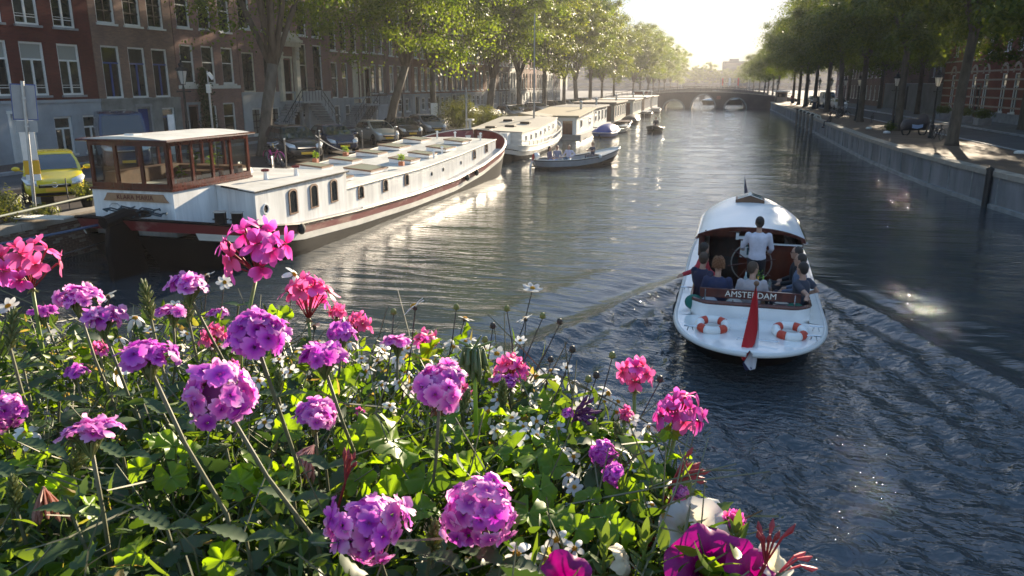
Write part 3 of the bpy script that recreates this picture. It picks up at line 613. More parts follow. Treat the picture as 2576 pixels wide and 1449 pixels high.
# ============================================================ TREES
def make_tree(name, label, cat, loc, H=16, cr=5.5, z0=6, tr=0.32, nleaf=9000, lsize=0.2, lm='green_leaf', seed=1, group=None, lean=(0,0), fork=5.0, ncl=90, spread=(1,1)):
    r = random.Random(seed); t = thing(name, label, cat, loc, 0, group); tk = MB()
    fz = fork; lx, ly = lean
    base = [(0,0,-0.1,tr*1.5),(0,0,0.35,tr*1.1),(lx*0.3,ly*0.3,fz*0.5,tr*0.9),(lx*0.8,ly*0.8,fz,tr*0.85)]
    tk.tube([b[:3] for b in base], [b[3] for b in base], 12)
    cz = (z0+H)/2; rz = (H-z0)/2
    tips = []; F = Vector((lx*0.8, ly*0.8, fz)); nl = 6
    for i in range(nl):
        a = 2*PI*i/nl + r.uniform(-0.4, 0.4); el = r.uniform(0.35, 0.95); rad = cr*r.uniform(0.45, 0.8)
        E_ = Vector((lx+math.cos(a)*rad*spread[0]*(1.1-el*0.5), ly+math.sin(a)*rad*spread[1]*(1.1-el*0.5), z0+ (H-z0)*(0.25+el*0.5)))
        m1 = F.lerp(E_, 0.35)+Vector((0,0,0.6)); m2 = F.lerp(E_, 0.7)+Vector((r.uniform(-.4,.4), r.uniform(-.4,.4), 0.5))
        P = [F-Vector((0,0,0.3)), m1, m2, E_]; tk.tube(P, [tr*0.5, tr*0.38, tr*0.24, tr*0.08], 7)
        for j in range(5):
            q = m1.lerp(E_, (j+0.5)/5); b = 2*PI*r.random(); l = cr*r.uniform(0.3, 0.55)
            e = q+Vector((math.cos(b)*l, math.sin(b)*l, r.uniform(-0.2, 0.9)*l)); tk.tube([q, q.lerp(e, 0.5)+Vector((0,0,0.2)), e], [tr*0.16, tr*0.1, tr*0.03], 5); tips.append(e)
    tk.tube([F, Vector((lx, ly, cz)), Vector((lx*1.1, ly*1.1, H-1.0))], [tr*0.6, tr*0.35, tr*0.06], 8)
    trunk = obj('trunk', tk, M['bark'], t, smooth=True)
    cl = []
    for k in range(ncl):
        while True:
            p = Vector((r.uniform(-1,1), r.uniform(-1,1), r.uniform(-1,1)))
            if 0.35 < p.length < 1: break
        p = p * (0.6+0.4*p.length)
        w_ = 1.0 if p.z > -0.2 else 1.05
        c = Vector((lx + p.x*cr*spread[0]*w_, ly + p.y*cr*spread[1]*w_, cz + p.z*rz)); cl.append((c, r.uniform(0.55, 1.25)*cr/5.5))
    cl += [(e, r.uniform(0.5, 0.9)) for e in tips]
    rs = np.random.RandomState(seed); per = nleaf//len(cl); pts = []
    for c, s in cl:
        g = rs.randn(per, 3)*np.array([0.62, 0.62, 0.34])*s
        g[:, 2] -= 0.12*(g[:, 0]**2+g[:, 1]**2)/s
        pts.append(g + np.array(c))
    leafcloud('crown', t, np.concatenate(pts), lsize, M[lm], seed=seed, flat=((0,0,1), 0.25))
    return t
# left bank, near trees
make_tree('elm_tree', 'large elm with thick forked trunk in front of the mauve house', 'tree', (-22.5, 36.4, GL), 20, 7.5, 6.2, 0.33, 52000, 0.17, 'green_leaf', 3, 'elms along the left quay', lean=(0.5,1.0), fork=4.6, ncl=120)
make_tree('elm_tree', 'overhanging elm at the top left corner whose trunk is out of view', 'tree', (-19.4, 13.2, GL), 17, 6.2, 7.4, 0.34, 36000, 0.15, 'green_leaf', 9, 'elms along the left quay', lean=(0.4,0.6), fork=5.4, ncl=85)
make_tree('elm_tree', 'elm with low bright branches behind the beige car', 'tree', (-21.3, 50.0, GL), 19, 7.8, 4.2, 0.3, 48000, 0.17, 'green_leaf', 17, 'elms along the left quay', lean=(1.6,0.5), fork=4.8, ncl=120)
make_tree('elm_tree', 'slim dark-trunked elm behind the parking sign pillar', 'tree', (-22.3, 62.0, GL), 20, 7.2, 5.6, 0.26, 50000, 0.19, 'shaded_leaf', 23, 'elms along the left quay', fork=5.0, ncl=100)
tA = make_tree('elm_tree', 'dark forked elm standing behind the white barge bow', 'tree', (-21.6, 76.5, GL), 22, 7.6, 6.0, 0.38, 45000, 0.21, 'green_leaf', 31, 'elms along the left quay', lean=(0.6,0.0), fork=4.2, ncl=100)
tB = make_tree('elm_tree', 'elm above the grey-roofed houseboat', 'tree', (-21.5, 89, GL), 19, 6.8, 4.8, 0.28, 35000, 0.23, 'green_leaf_far', 37, 'elms along the left quay', fork=4.6, ncl=80)
tC = make_tree('elm_tree', 'tall elm rising over its neighbours half way along the left quay', 'tree', (-21.0, 101, GL), 21.5, 7.0, 5.0, 0.3, 35000, 0.25, 'green_leaf_far', 41, 'elms along the left quay', fork=5.0, ncl=80)
k = 0
for (x, y, s, rz, lb, src) in [(-20.6,113,0.95,1.1,'elm beyond the tall one on the left quay',tB),(-20.6,124,1.0,2.3,'elm above the row of boxy houseboats',tA),(-20.2,136,1.08,0.4,'yellow-green elm near the last houseboats',tC),(-19.8,148,0.98,3.0,'rounded elm two trees before the left bridge end',tB),(-19.0,160,0.92,5.0,'rounded elm at the left end of the bridge',tC),
          (-17.8,188,1.0,2.0,'first elm beyond the bridge on the left bank',tB),(-17.5,203,1.0,4.1,'second elm beyond the bridge on the left bank',tC),(-17.0,220,1.0,0.8,'third elm beyond the bridge on the left bank',tA),(-16.8,240,1.0,1.9,'fourth elm beyond the bridge on the left bank',tB),(-16.5,262,1.0,3.3,'fifth elm beyond the bridge on the left bank',tC),(-16.2,290,1.05,4.3,'sixth elm beyond the bridge on the left bank',tA),(-16,325,1.05,5.3,'hazy elm far down the left bank',tB),(-15,370,1.05,0.3,'hindmost hazy elm on the left bank',tC)]:
    dup(src, (x, y, GL), rz, lb, scale=s*(0.9 if y > 140 else 1.0))
# right bank
def rt(y, x=None): return (x if x is not None else 13.7, y, GR)
g = 'elms along the right quay'
T1 = make_tree('elm_tree', 'nearest right-bank elm with a flared trunk, beside the nearest lamp', 'tree', rt(49.3,13.5), 15.5, 7.0, 4.9, 0.29, 44000, 0.2, 'shaded_leaf', 51, g, lean=(0.45,0.2), fork=6.2, ncl=90)
T2 = make_tree('elm_tree', 'dark elm trunk just left of the tarpaulin heap', 'tree', rt(64.0,13.7), 14.8, 6.8, 5.3, 0.27, 34000, 0.22, 'shaded_leaf', 57, g, fork=6.0, ncl=85)
T3 = make_tree('elm_tree', 'dark elm next to the third lamp on the right quay', 'tree', rt(79.0,13.6), 14.8, 6.8, 5.3, 0.27, 32000, 0.24, 'shaded_leaf', 61, g, fork=5.8, ncl=80)
for (x, y, s, rz, lb, src) in [(14.9,38.5,1.0,2.0,'elm at the right frame edge whose trunk base just shows',T2),(19.0,24,1.0,1.0,'elm beyond the right frame edge shading the water',T3),(13.9,93,1.0,3.0,'elm beside the parked bicycles on the right quay',T1),(14.2,106,1.0,0.5,'elm behind the mooring posts',T2),(14.3,119,1.0,1.7,'second elm beyond the mooring posts',T3),(14.4,131,1.0,4.2,'third elm beyond the mooring posts',T1),(14.6,143,0.98,2.4,'fourth elm beyond the mooring posts',T2),(14.8,155,0.92,3.9,'last right-bank elm before the bridge',T3),
          (14.6,190,0.85,0.2,'first right-bank elm beyond the bridge',T1),(14.8,206,0.85,1.2,'second right-bank elm beyond the bridge',T2),(15,226,0.85,2.2,'third right-bank elm beyond the bridge',T3),(15.5,250,0.9,5.2,'fourth right-bank elm beyond the bridge',T1),(16,285,0.9,4.2,'hazy elm far down the right bank',T2),(16,325,0.9,3.2,'hindmost hazy elm on the right bank',T3),
          (22.6,66,0.9,0.6,'elm before the striped building across the right street',T2),(22.8,98,0.95,1.6,'elm at the corner of the striped building and grey wall',T3),(23.0,120,0.95,2.9,'elm standing near the wall across the right street',T3),(23.5,150,0.95,0.9,'elm across the right street close to the bridge',T1)]:
    dup(src, (x, y, GR), rz, lb, scale=s)

for i, (x, y, lb) in enumerate([(-9,478,'hazy tree closing the far end of the canal at left'),(-1,484,'hazy tree in the middle of the far canal end'),(8,476,'hazy tree at the right of the far canal end'),(17,470,'hazy tree right of the distant mast'),(-19,470,'hazy tree at the far left end of the canal')]):
    dup([tB, tC, T1][i % 3], (x, y, GL), i*1.3, lb, scale=0.8)
# ============================================================ VEHICLES
def superring(cx, ax, ay, z, n=20, e=4.0):
    out = []
    for k in range(n):
        a = 2*PI*k/n; c, s = math.cos(a), math.sin(a)
        out.append((cx+ax*math.copysign(abs(c)**(2/e), c), ay*math.copysign(abs(s)**(2/e), s), z))
    return out
def wheel_mesh(r):
    t = MB(); prof = [(r*0.62,-0.1),(r*0.93,-0.105),(r,-0.07),(r,0.07),(r*0.93,0.105),(r*0.62,0.1)]
    t.lathe(prof, 20, cap=False); t.xf(Matrix.Rotation(R(90), 4, 'X'))
    m = MB(); m.lathe([(0.02,0.06),(r*0.2,0.075),(r*0.24,0.05),(r*0.6,0.07),(r*0.63,0.085),(r*0.63,-0.05),(0.02,-0.05)], 20); m.xf(Matrix.Rotation(R(-90), 4, 'X'))
    return t.mesh('tyre', M['rubber'], True), m.mesh('rim', M['steel'], True)
WH = {}
def car(label, loc, rz, col, L=4.0, W=1.72, H=1.46, kind='hatch', group='cars parked at an angle along the left quay', detail=True, name='parked_car'):
    t = thing(name, label, 'van' if kind == 'van' else 'car', loc, rz, group)
    w = W/2; f = L/2; hz = {'hatch':(0.70,0.97,0.98),'mpv':(0.80,1.06,1.08),'van':(1.0,1.25,1.3)}[kind]; zf, zb_, zr = hz
    xb = {'hatch':0.30,'mpv':0.25,'van':0.32}[kind]*L; nose = {'hatch':0.0,'mpv':0.02,'van':0.0}[kind]
    st = [(f,0.62*w,0.34,zf-0.14),(f-0.05,0.80*w,0.24,zf-0.04),(f-0.2,0.93*w,0.2,zf+0.03),(f-0.5,0.98*w,0.2,zf+0.12),(xb,w,0.2,zb_-0.02),(xb-0.15,w,0.2,zb_),(0,w,0.2,zb_),(-f*0.6,w,0.2,zr),(-f+0.25,0.96*w,0.22,zr),(-f+0.08,0.86*w,0.3,zr-0.06),(-f,0.74*w,0.4,zr-0.25)]
    rings = []
    for x, hw, zl, zh in st:
        zm = zl+(zh-zl)*0.5; half = [(hw*0.86,zl),(hw*0.98,zl+0.1),(hw,zm),(hw*0.985,zh-0.14),(hw*0.93,zh-0.04),(hw*0.80,zh+0.005),(hw*0.4,zh+0.03)]
        rings.append([(x, y, z) for y, z in half] + [(x, 0, zh+0.038)] + [(x, -y, z) for y, z in half[::-1]])
    mb = MB(); mb.loft(rings[::-1]); b = autosmooth(obj('body', mb, col, t), 50); sb = b.modifiers.new('s', 'SUBSURF'); sb.levels = 1; sb.render_levels = 1
    # cabin
    tops = {'hatch':(xb-0.05, xb-0.95, -f+0.75, -f+0.22),'mpv':(xb-0.02, xb-0.8, -f+0.5, -f+0.16),'van':(xb-0.0, xb-0.62, -f+0.1, -f+0.04)}[kind]
    b0, t0, t1, b1 = tops; wb = w*0.93; wt = w*(0.74 if kind != 'van' else 0.84); zt = H-0.07; zbb = zb_-0.05
    def corner(i, k):   # i: 0 front-left 1 front-right 2 rear-right 3 rear-left
        x = (b0, b0, b1, b1)[i]; X = (t0, t0, t1, t1)[i]; y = (wb, -wb, -wb, wb)[i]; Y = (wt, -wt, -wt, wt)[i]; bul = 0.05*math.sin(PI*k)
        return Vector((x+(X-x)*k+(bul if i < 2 else -bul), y+(Y-y)*k+(bul if y > 0 else -bul), zbb+(zt-zbb)*k))
    mb = MB(); mb.loft([[corner(i, k) for i in (0,3,2,1)] for k in (0,0.33,0.66,1.0)], caps=False)
    rr = [superring((t0+t1)/2, (t0-t1)/2*m_+0.02, wt*m_+0.015, z, 24, 5) for m_, z in ((1.02,zt-0.02),(1.02,zt+0.01),(0.9,zt+0.05),(0.6,zt+0.07),(0.05,zt+0.078))]
    mb.loft(rr); obj('cabin', mb, col, t, smooth=True).data.set_sharp_from_angle(angle=R(45))
    def panel(name, i, j, u0, u1, v0, v1, off, m=None):
        mb = MB(); g = []
        for v in (v0, (v0+v1)/2, v1):
            A, B = corner(i, v), corner(j, v)
            for u in (u0, u1): g.append(A.lerp(B, u))
        n = (g[1]-g[0]).cross(g[4]-g[0]).normalized(); c = Vector(((b0+b1)/2, 0, 1))
        if n.dot(g[0]-c) < 0: n = -n
        g = [p+n*off for p in g]; mb.add(g, [(0,1,3,2),(2,3,5,4)]); return obj(name, mb, m or M['carglass'], t)
    panel('windscreen', 0, 1, 0.06, 0.94, 0.10, 0.93, 0.03); panel('rear_window', 3, 2, 0.08, 0.92, 0.15, 0.9, 0.03)
    if kind != 'van' or True:
        cuts = [(0.10,0.45),(0.49,0.92)] if kind != 'mpv' else [(0.08,0.36),(0.39,0.66),(0.69,0.93)]
        if kind == 'van': cuts = [(0.05,0.22)]
        for (i, j) in ((0,3),(1,2)):
            for c in cuts: panel('side_window', i, j, c[0], c[1], 0.14, 0.88, 0.012)
    wr = 0.31 if kind != 'van' else 0.35
    if wr not in WH: WH[wr] = wheel_mesh(wr)
    for x in (f*0.66, -f*0.62):
        for s in (1, -1):
            a = MB(); a.lathe([(wr+0.05,-0.01),(wr+0.05,0.012)], 20); a.xf(Matrix.Rotation(R(90), 4, 'X')); obj('wheel_arch', a, M['rubber'], t, loc=(x, s*w*0.992, wr+0.01))
            wo = link('wheel', WH[wr][0], t, (x, s*(w-0.07), wr), (0,0,0 if s > 0 else PI)); link('rim', WH[wr][1], wo)
    for s in (1, -1):
        hl = MB(); zc = zf-0.02
        P = [(f-0.03,s*w*0.52,zc-0.11),(f-0.10,s*w*0.84,zc-0.07),(f-0.42,s*w*0.975,zc+0.10),(f-0.50,s*w*0.90,zc+0.17),(f-0.16,s*w*0.55,zc+0.05)]
        Q = [(p[0]+0.045, p[1]+s*0.03, p[2]+0.015) for p in P]; c = Vector((0,0,0))
        hl.add(P+Q+[tuple(sum((Vector(q) for q in Q), c)/5 + Vector((0.03, s*0.015, 0.0)))], [(i, (i+1) % 5, 5+(i+1) % 5, 5+i) for i in range(5)] + [(5+i, 5+(i+1) % 5, 10) for i in range(5)])
        obj('headlight', hl, HL, t, smooth=True)
        mm = MB(); mm.ball((xb-0.28, s*(w+0.13), zb_+0.06), (0.07,0.12,0.075), 12, 8); mm.tube([(xb-0.26,s*w*0.94,zb_-0.02),(xb-0.28,s*(w+0.06),zb_+0.02)],0.02,6); obj('wing_mirror', mm, col, t, smooth=True)
    gr = MB(); gr.box(f-0.06,f+0.025,-0.42*w*1.2,0.42*w*1.2,zf-0.18,zf-0.09); g_ = obj('grille', gr, M['black'], t)
    gb = MB(); gb.box(f+0.025,f+0.04,-0.46*w,0.46*w,zf-0.115,zf-0.075); obj('chrome_bar', gb, M['chrome'], g_)
    lo = MB(); lo.box(f-0.08,f+0.012,-0.62*w,0.62*w,0.27,0.36); obj('lower_intake', lo, M['black'], t)
    if detail != 'noplate':
        pl = MB(); pl.box(f+0.02,f+0.035,-0.26,0.26,0.40,0.51); obj('number_plate', pl, M['plate'], t)
    return t
HL = mat('headlight_lens', (0.62,0.64,0.66), 0.08, metal=0.35, spec=0.8)
M['plate'] = mat('yellow_plate', (0.75,0.45,0.03), 0.5)
paint = lambda n, c, r=0.25: mat(n, c, r, coat=0.6, var=0.06, vscale=1.5)
A45 = R(-45)
yc = car('bright yellow hatchback parked nose-on behind the quay edge', (-20.95, 21.1, GL), A45, paint('yellow_paint', (0.62,0.50,0.015)), 4.0, 1.72, 1.48)
em = MB(); n = 20
em.tube([(2.06, 0.075*math.cos(2*PI*k/n), 0.605+0.075*math.sin(2*PI*k/n)) for k in range(n+1)], 0.009, 5); em.add([(2.065,0.10,0.595),(2.065,-0.015,0.63),(2.065,0.0,0.605),(2.065,-0.10,0.618),(2.065,0.015,0.58),(2.065,0.0,0.6)], [(0,5,2,1),(3,2,5,4)]); obj('emblem', em, M['chrome'], yc)
car('tall dark blue delivery van behind the wheelhouse roof', (-25.4, 29.6, GL), A45, paint('navy_van_paint', (0.02,0.035,0.085)), 5.0, 1.95, 2.45, 'van')
car('black people carrier beside the large elm and pink bicycle', (-20.0, 35.0, GL), A45, paint('black_car_paint', (0.012,0.013,0.016)), 4.5, 1.8, 1.65, 'mpv')
car('small dark blue hatchback between black people carrier and beige car', (-20.0, 39.3, GL), A45, paint('midnight_paint', (0.012,0.022,0.06)), 3.9, 1.7, 1.48)
car('small beige hatchback, palest of the row of parked cars', (-20.2, 45.6, GL), R(-42), paint('beige_paint', (0.36,0.34,0.29)), 3.7, 1.6, 1.45)
car('dark brown hatchback just behind the beige one', (-20.4, 50.2, GL), A45, paint('brown_car_paint', (0.05,0.04,0.035)), 3.9, 1.68, 1.45)
car('grey saloon at the far end of the nearest parked row', (-20.4, 55.0, GL), A45, paint('grey_car_paint', (0.20,0.21,0.22)), 4.1, 1.72, 1.47)
for i, (x, y, c, k, lb) in enumerate([(-20.4,70.5,(0.03,0.035,0.04),'mpv','dark car with bright lamps parked above the white barge'),(-20.4,80.5,(0.25,0.27,0.3),'hatch','silver car beside the dark forked elm'),(-20.4,84.5,(0.05,0.02,0.02),'hatch','dark maroon car behind the grey-roofed houseboat'),(-20.4,94,(0.3,0.3,0.3),'mpv','pale people carrier under the middle left elms'),(-20.4,106,(0.02,0.03,0.05),'hatch','dark car further down the left quay'),(-20.4,118,(0.4,0.4,0.38),'hatch','whitish car further down the left quay'),(-20.2,129,(0.08,0.08,0.09),'mpv','charcoal car near the last left houseboats')]):
    car(lb, (x, y, GL), A45, paint('car_paint%d' % i, c), 4.1, 1.72, 1.5, k)
for i, (x, y, c, k, lb, rz) in enumerate([(17.4,118,(0.5,0.5,0.5),'mpv','white people carrier on the right street near the bridge',R(-88)),(17.6,131,(0.6,0.6,0.6),'van','white van on the right street near the bridge',R(-88)),(17.5,146,(0.1,0.11,0.12),'hatch','dark hatchback nearest the bridge on the right street',R(-88))]):
    car(lb, (x, y, GR-0.02), rz, paint('right_car_paint%d' % i, c), 4.3 if k != 'van' else 5.2, 1.75, 1.5 if k != 'van' else 2.3, k, group='cars on the right street')
# ============================================================ BICYCLES
def bicycle(label, loc, rz, col, lean=0.12, group=None):
    t = thing('bicycle', label, 'bicycle', loc, (0, 0, rz), group); t.rotation_euler = (lean, 0, rz)
    r = 0.34
    for x in (-0.52, 0.55):
        mb = MB(); n = 24; mb.tube([(x+r*math.cos(2*PI*k/n), 0, r+r*math.sin(2*PI*k/n)) for k in range(n+1)], 0.018, 6); wo = obj('wheel', mb, M['rubber'], t)
        sp = MB()
        for k in range(10): a = PI*k/10; sp.tube([(x-r*math.cos(a),0,r-r*math.sin(a)),(x+r*math.cos(a),0,r+r*math.sin(a))],0.003,3)
        sp.ball((x,0,r),0.03,6,4); obj('spokes', sp, M['steel'], wo)
        fe = MB(); fe.strip([(x+(r+0.04)*math.cos(a), -0.03, r+(r+0.04)*math.sin(a)) for a in [PI*0.05+PI*0.9*k/12 for k in range(13)]], [(x+(r+0.04)*math.cos(a), 0.03, r+(r+0.04)*math.sin(a)) for a in [PI*0.05+PI*0.9*k/12 for k in range(13)]]); obj('mudguard', fe, col, t)
    mb = MB(); bb = (-0.05,0,0.3); hd = (0.36,0,0.78); seat = (-0.22,0,0.75)
    for a, b in ((bb, hd), (bb, seat), ((-0.17,0,0.6), (0.38,0,0.66)), (bb, (-0.52,0,0.34)), (seat, (-0.52,0,0.34)), (hd, (0.42,0,0.62)), ((0.42,0,0.62),(0.55,0,0.34))): mb.tube([a, b], 0.019, 6)
    obj('frame', mb, col, t)
    hb = MB(); hb.tube([(0.34,0,0.78),(0.31,0,1.0)],0.014,6); hb.tube([(0.1,-0.28,1.02),(0.25,-0.24,1.03),(0.32,0,1.0),(0.25,0.24,1.03),(0.1,0.28,1.02)],0.013,6); obj('handlebar', hb, M['chrome'], t)
    sd_ = MB(); sd_.ball((-0.27,0,0.88),(0.13,0.08,0.035),8,5); sd_.tube([(-0.22,0,0.75),(-0.25,0,0.87)],0.014,6); obj('saddle', sd_, M['black'], t)
    rk = MB(); rk.box(-0.75,-0.38,-0.07,0.07,0.71,0.725); obj('rack', rk, M['iron'], t)
    ld = MB(); ld.ball((0.42,0,0.80),(0.05,0.04,0.04),8,5); obj('lamp', ld, M['chrome'], t)
    return t
pk = mat('pink_paint', (0.5,0.05,0.25), 0.35)
bicycle('pink bicycle leaning by the black people carrier', (-19.0, 31.6, GL), R(-28), pk, 0.15)
B0_ = bicycle('black bicycle with upright handlebar behind the pink one', (-19.6, 32.4, GL), R(-35), M['iron'], 0.1)
for i, (x, y, rz, lb) in enumerate([(13.2,86.5,0.4,'nearest bicycle of the cluster on the right quay'),(13.5,88.2,0.7,'second bicycle of the cluster on the right quay'),(13.0,90,0.3,'third bicycle of the cluster on the right quay'),(13.6,91.8,1.0,'hindmost bicycle of the cluster on the right quay'),(13.9,54.0,1.75,'bicycle standing against the nearest right-hand lamp post'),(14.2,76.8,1.5,'bicycle behind the dark elm on the right quay'),(-20.6,66,0.5,'bicycle under the left elms beside the white barge')]):
    dup(B0_, (x, y, GR if x > 0 else GL), (0.1,0,rz), lb, group='bicycles on the quays')
tp = thing('covered_scooter', 'scooter under a dark tarpaulin with blue and white straps', 'scooter', (13.6, 58.6, GR), 0.4)
mb = MB(); rr = []
for k, (x, w_, h) in enumerate([(-0.95,0.05,0.5),(-0.85,0.3,0.95),(-0.4,0.42,1.1),(0.1,0.4,1.05),(0.6,0.5,1.4),(0.85,0.35,1.3),(1.0,0.08,0.7)]):
    rr.append([(x, w_*math.cos(a)*(1+0.1*math.sin(5*a+k)), 0.35+(h-0.35)*0.5+(h-0.35)*0.55*math.sin(a)) for a in [2*PI*j/14 for j in range(14)]])
mb.loft(rr); obj('cover', mb, mat('tarpaulin', (0.035,0.03,0.035), 0.55, bump=0.6, bscale=6), tp, smooth=True)
for x in (-0.6, 0.65):
    mb = MB(); mb.tube([(x+0.3*math.cos(2*PI*k/20),0,0.3+0.3*math.sin(2*PI*k/20)) for k in range(21)],0.05,7); obj('wheel', mb, M['rubber'], tp)
mb = MB(); mb.strip([(-0.5,-0.46,0.5),(-0.1,-0.47,0.45),(0.3,-0.47,0.55)],[(-0.5,-0.44,0.75),(-0.1,-0.46,0.7),(0.3,-0.46,0.75)]); obj('strap', mb, mat('pale_blue_cloth', (0.3,0.4,0.6), 0.7), tp)
# ============================================================ STREET FURNITURE
LG = leafmat('lantern_glass', (0.72,0.72,0.70), (0.78,0.78,0.75), 0.5, 0.12, spec=0.8, tcol=(1,0.98,0.92)); 
def lamp(label, loc, rz=0, group='old crown lanterns'):
    t = thing('street_lamp', label, 'street lamp', loc, rz, group)
    mb = MB(); mb.lathe([(0.19,0),(0.19,0.12),(0.15,0.18),(0.13,0.75),(0.15,0.8),(0.09,0.88),(0.07,1.6),(0.085,1.64),(0.055,1.7),(0.042,3.0),(0.06,3.04),(0.04,3.1),(0.03,3.22)], 12); obj('post', mb, M['iron'], t, smooth=False)
    mb = MB(); mb.tube([(-0.28,0,2.92),(0.28,0,2.92)],0.02,6); mb.ball((-0.28,0,2.92),0.035,6,4); mb.ball((0.28,0,2.92),0.035,6,4); obj('ladder_bar', mb, M['iron'], t)
    def ring(r, z, ph=0): return [(r*math.cos(2*PI*k/6+ph), r*math.sin(2*PI*k/6+ph), z) for k in range(6)]
    g = MB(); g.loft([ring(0.10,3.24), ring(0.22,3.78)]); obj('lantern_glass', g, LG, t)
    fr = MB(); a, b = ring(0.105,3.22), ring(0.225,3.80)
    for p, q in zip(a, b): fr.tube([p, q], 0.010, 4)
    fr.tube(a+[a[0]], 0.012, 4); fr.tube(b+[b[0]], 0.020, 4)
    for p in ring(0.25, 3.86): fr.ball(p, (0.02,0.02,0.05), 5, 4)
    fr.loft([ring(0.27,3.80), ring(0.27,3.84), ring(0.15,3.93)]); fr.lathe([(0.11,3.93),(0.11,4.0),(0.14,4.03),(0.09,4.10),(0.04,4.13),(0.045,4.18),(0.01,4.25)], 10)
    obj('lantern_frame', fr, M['iron'], t); return t
l0 = lamp('old crown lantern on its post behind the wheelhouse roof', (-24.9, 33.6, GL), 0.3)
l0.scale = (1.12,)*3
for (x, y, lb, s) in [(-24.0,59.5,'crown lantern in front of the sixth house on the left',1.08),(-23.8,92,'crown lantern among the middle left elms',1.0),(-23.5,122,'crown lantern far down the left street',1.0),
                  (14.0,55.8,'nearest crown lantern on the right quay',1.0),(13.3,64.0,'second crown lantern on the right quay',1.0),(13.6,81.0,'third crown lantern on the right quay',1.0),(14.4,94.5,'fourth crown lantern on the right quay',1.0),(14.8,108,'fifth crown lantern on the right quay',1.0),(15.0,121,'sixth crown lantern on the right quay',1.0),(15.0,134,'seventh crown lantern on the right quay',1.0),(12.8,168,'crown lantern at the right end of the bridge',1.0)]:
    dup(l0, (x, y, GL if x < 0 else GR), rnd.random(), lb, scale=s)
# camera pole
t = thing('camera_pole', 'galvanised pole with a boxy traffic camera beside the lantern', 'camera pole', (-24.2, 34.6, GL), 0.3)
mb = MB(); mb.tube([(0,0,0),(0,0,3.6)],0.055,10); mb.tube([(0,0,3.6),(0,0,4.25)],0.035,8); obj('pole', mb, M['steel'], t)
mb = MB(); mb.box(-0.1,0.1,-0.1,0.1,3.2,3.62); obj('junction_box', mb, M['off_white'], t)
mb = MB(); mb.box(-0.08,0.30,-0.09,0.09,-0.07,0.07); mb.xf(Matrix.Translation((0.1,0,4.1)) @ Matrix.Rotation(R(55), 4, 'Y')); obj('camera_housing', mb, M['gloss_white'], t)
# parking sign, front left
t = thing('traffic_sign', 'leaning grey pole with the backs of a blue-edged sign and smaller plate', 'traffic sign', (-19.0, 18.3, GL), R(-44)); t.rotation_euler = (-0.05, 0.0, R(-44))
mb = MB(); mb.tube([(0,0,-0.1),(0,0,3.7)],0.045,10); obj('pole', mb, M['steel'], t)
mb = MB(); mb.box(-0.075,-0.062,-0.31,0.31,2.62,3.62); obj('sign_edge', mb, M['blue_paint'], t, bev=0.004)
mb = MB(); mb.box(-0.062,-0.048,-0.285,0.285,2.65,3.59); obj('sign_back', mb, mat('sign_grey', (0.33,0.34,0.36), 0.5, var=0.1), t)
mb = MB(); mb.box(-0.062,-0.048,-0.27,0.27,2.28,2.60); obj('lower_plate', mb, mat('plate_grey', (0.36,0.37,0.38), 0.5), t)
mb = MB(); mb.box(-0.06,0.06,-0.05,0.05,3.2,3.26); mb.box(-0.06,0.06,-0.05,0.05,2.42,2.47); obj('clamp', mb, M['steel'], t)
def pillar(label, loc, rz, h=2.1, w_=0.62, rot=0):
    t = thing('parking_meter_board', label, 'information board', loc, rz, 'white boards with a yellow band')
    mb = MB(); mb.box(-0.07,0.07,-w_/2,w_/2,h*0.52,h); obj('upper_board', mb, M['gloss_white'], t, bev=0.02)
    mb = MB(); mb.box(-0.075,0.075,-w_/2-0.01,w_/2+0.01,h*0.36,h*0.515); obj('yellow_band', mb, mat('yellow_band', (0.75,0.42,0.01), 0.4), t, bev=0.01)
    mb = MB(); mb.box(-0.07,0.07,-w_/2,w_/2,h*0.14,h*0.355); obj('lower_board', mb, M['gloss_white'], t, bev=0.02)
    mb = MB(); mb.box(-0.04,0.04,-w_/4,w_/4,0,h*0.14); obj('foot', mb, M['steel'], t); return t
pillar('white board with a yellow band behind the leaning sign pole', (-20.1, 19.5, GL), R(-45), 2.6, 0.40)
pillar('white and yellow parking board by the bushes at the barge bow', (-21.0, 58.6, GL), R(-60), 2.2, 0.55)
pillar('narrow white board beside the lantern post', (-25.2, 32.8, GL), R(-40), 2.2, 0.3)
# fence rail, planter pot and bushes at the lower-left quay edge
t = thing('stick_frame', 'thin bent metal plant frame in front of the yellow car', 'plant support', (-18.35, 18.9, GL), R(45))
mb = MB(); mb.tube([(0,-0.35,0),(0,-0.3,0.95),(0,0.45,0.85),(0,0.2,0.3)],0.012,5); mb.tube([(0,-0.3,0.95),(0,-0.5,0.3)],0.010,5); obj('rod', mb, M['iron'], t)
def bush(label, loc, r, h, n, m='shrub_leaf', size=0.07, cat='bush', seed=1, name='bush'):
    t = thing(name, label, cat, loc); rs = np.random.RandomState(seed); d = rs.randn(n, 3); d /= np.linalg.norm(d, axis=1)[:, None]; rad = 0.45+0.55*rs.rand(n, 1)**0.5
    lump = 1+0.25*np.sin(d[:, :1]*7+seed)+0.2*np.sin(d[:, 1:2]*9+2*seed)
    p = d*rad*lump*np.array([r, r, h/2]); p[:, 2] = np.abs(p[:, 2]+h*0.48); leafcloud('foliage', t, p, size, M[m], seed=seed)
    mb = MB()
    for k in range(6): a = 2*PI*k/6; mb.tube([(0,0,-0.02),(r*0.3*math.cos(a),r*0.3*math.sin(a),h*0.4),(r*0.7*math.cos(a),r*0.7*math.sin(a),h*0.75)],[0.02,0.015,0.005],5)
    obj('stem', mb, M['bark'], t); return t
bush('yellowish weedy bush at the left frame edge on the quay', (-18.3, 16.6, GL), 0.55, 0.9, 1500, seed=2)
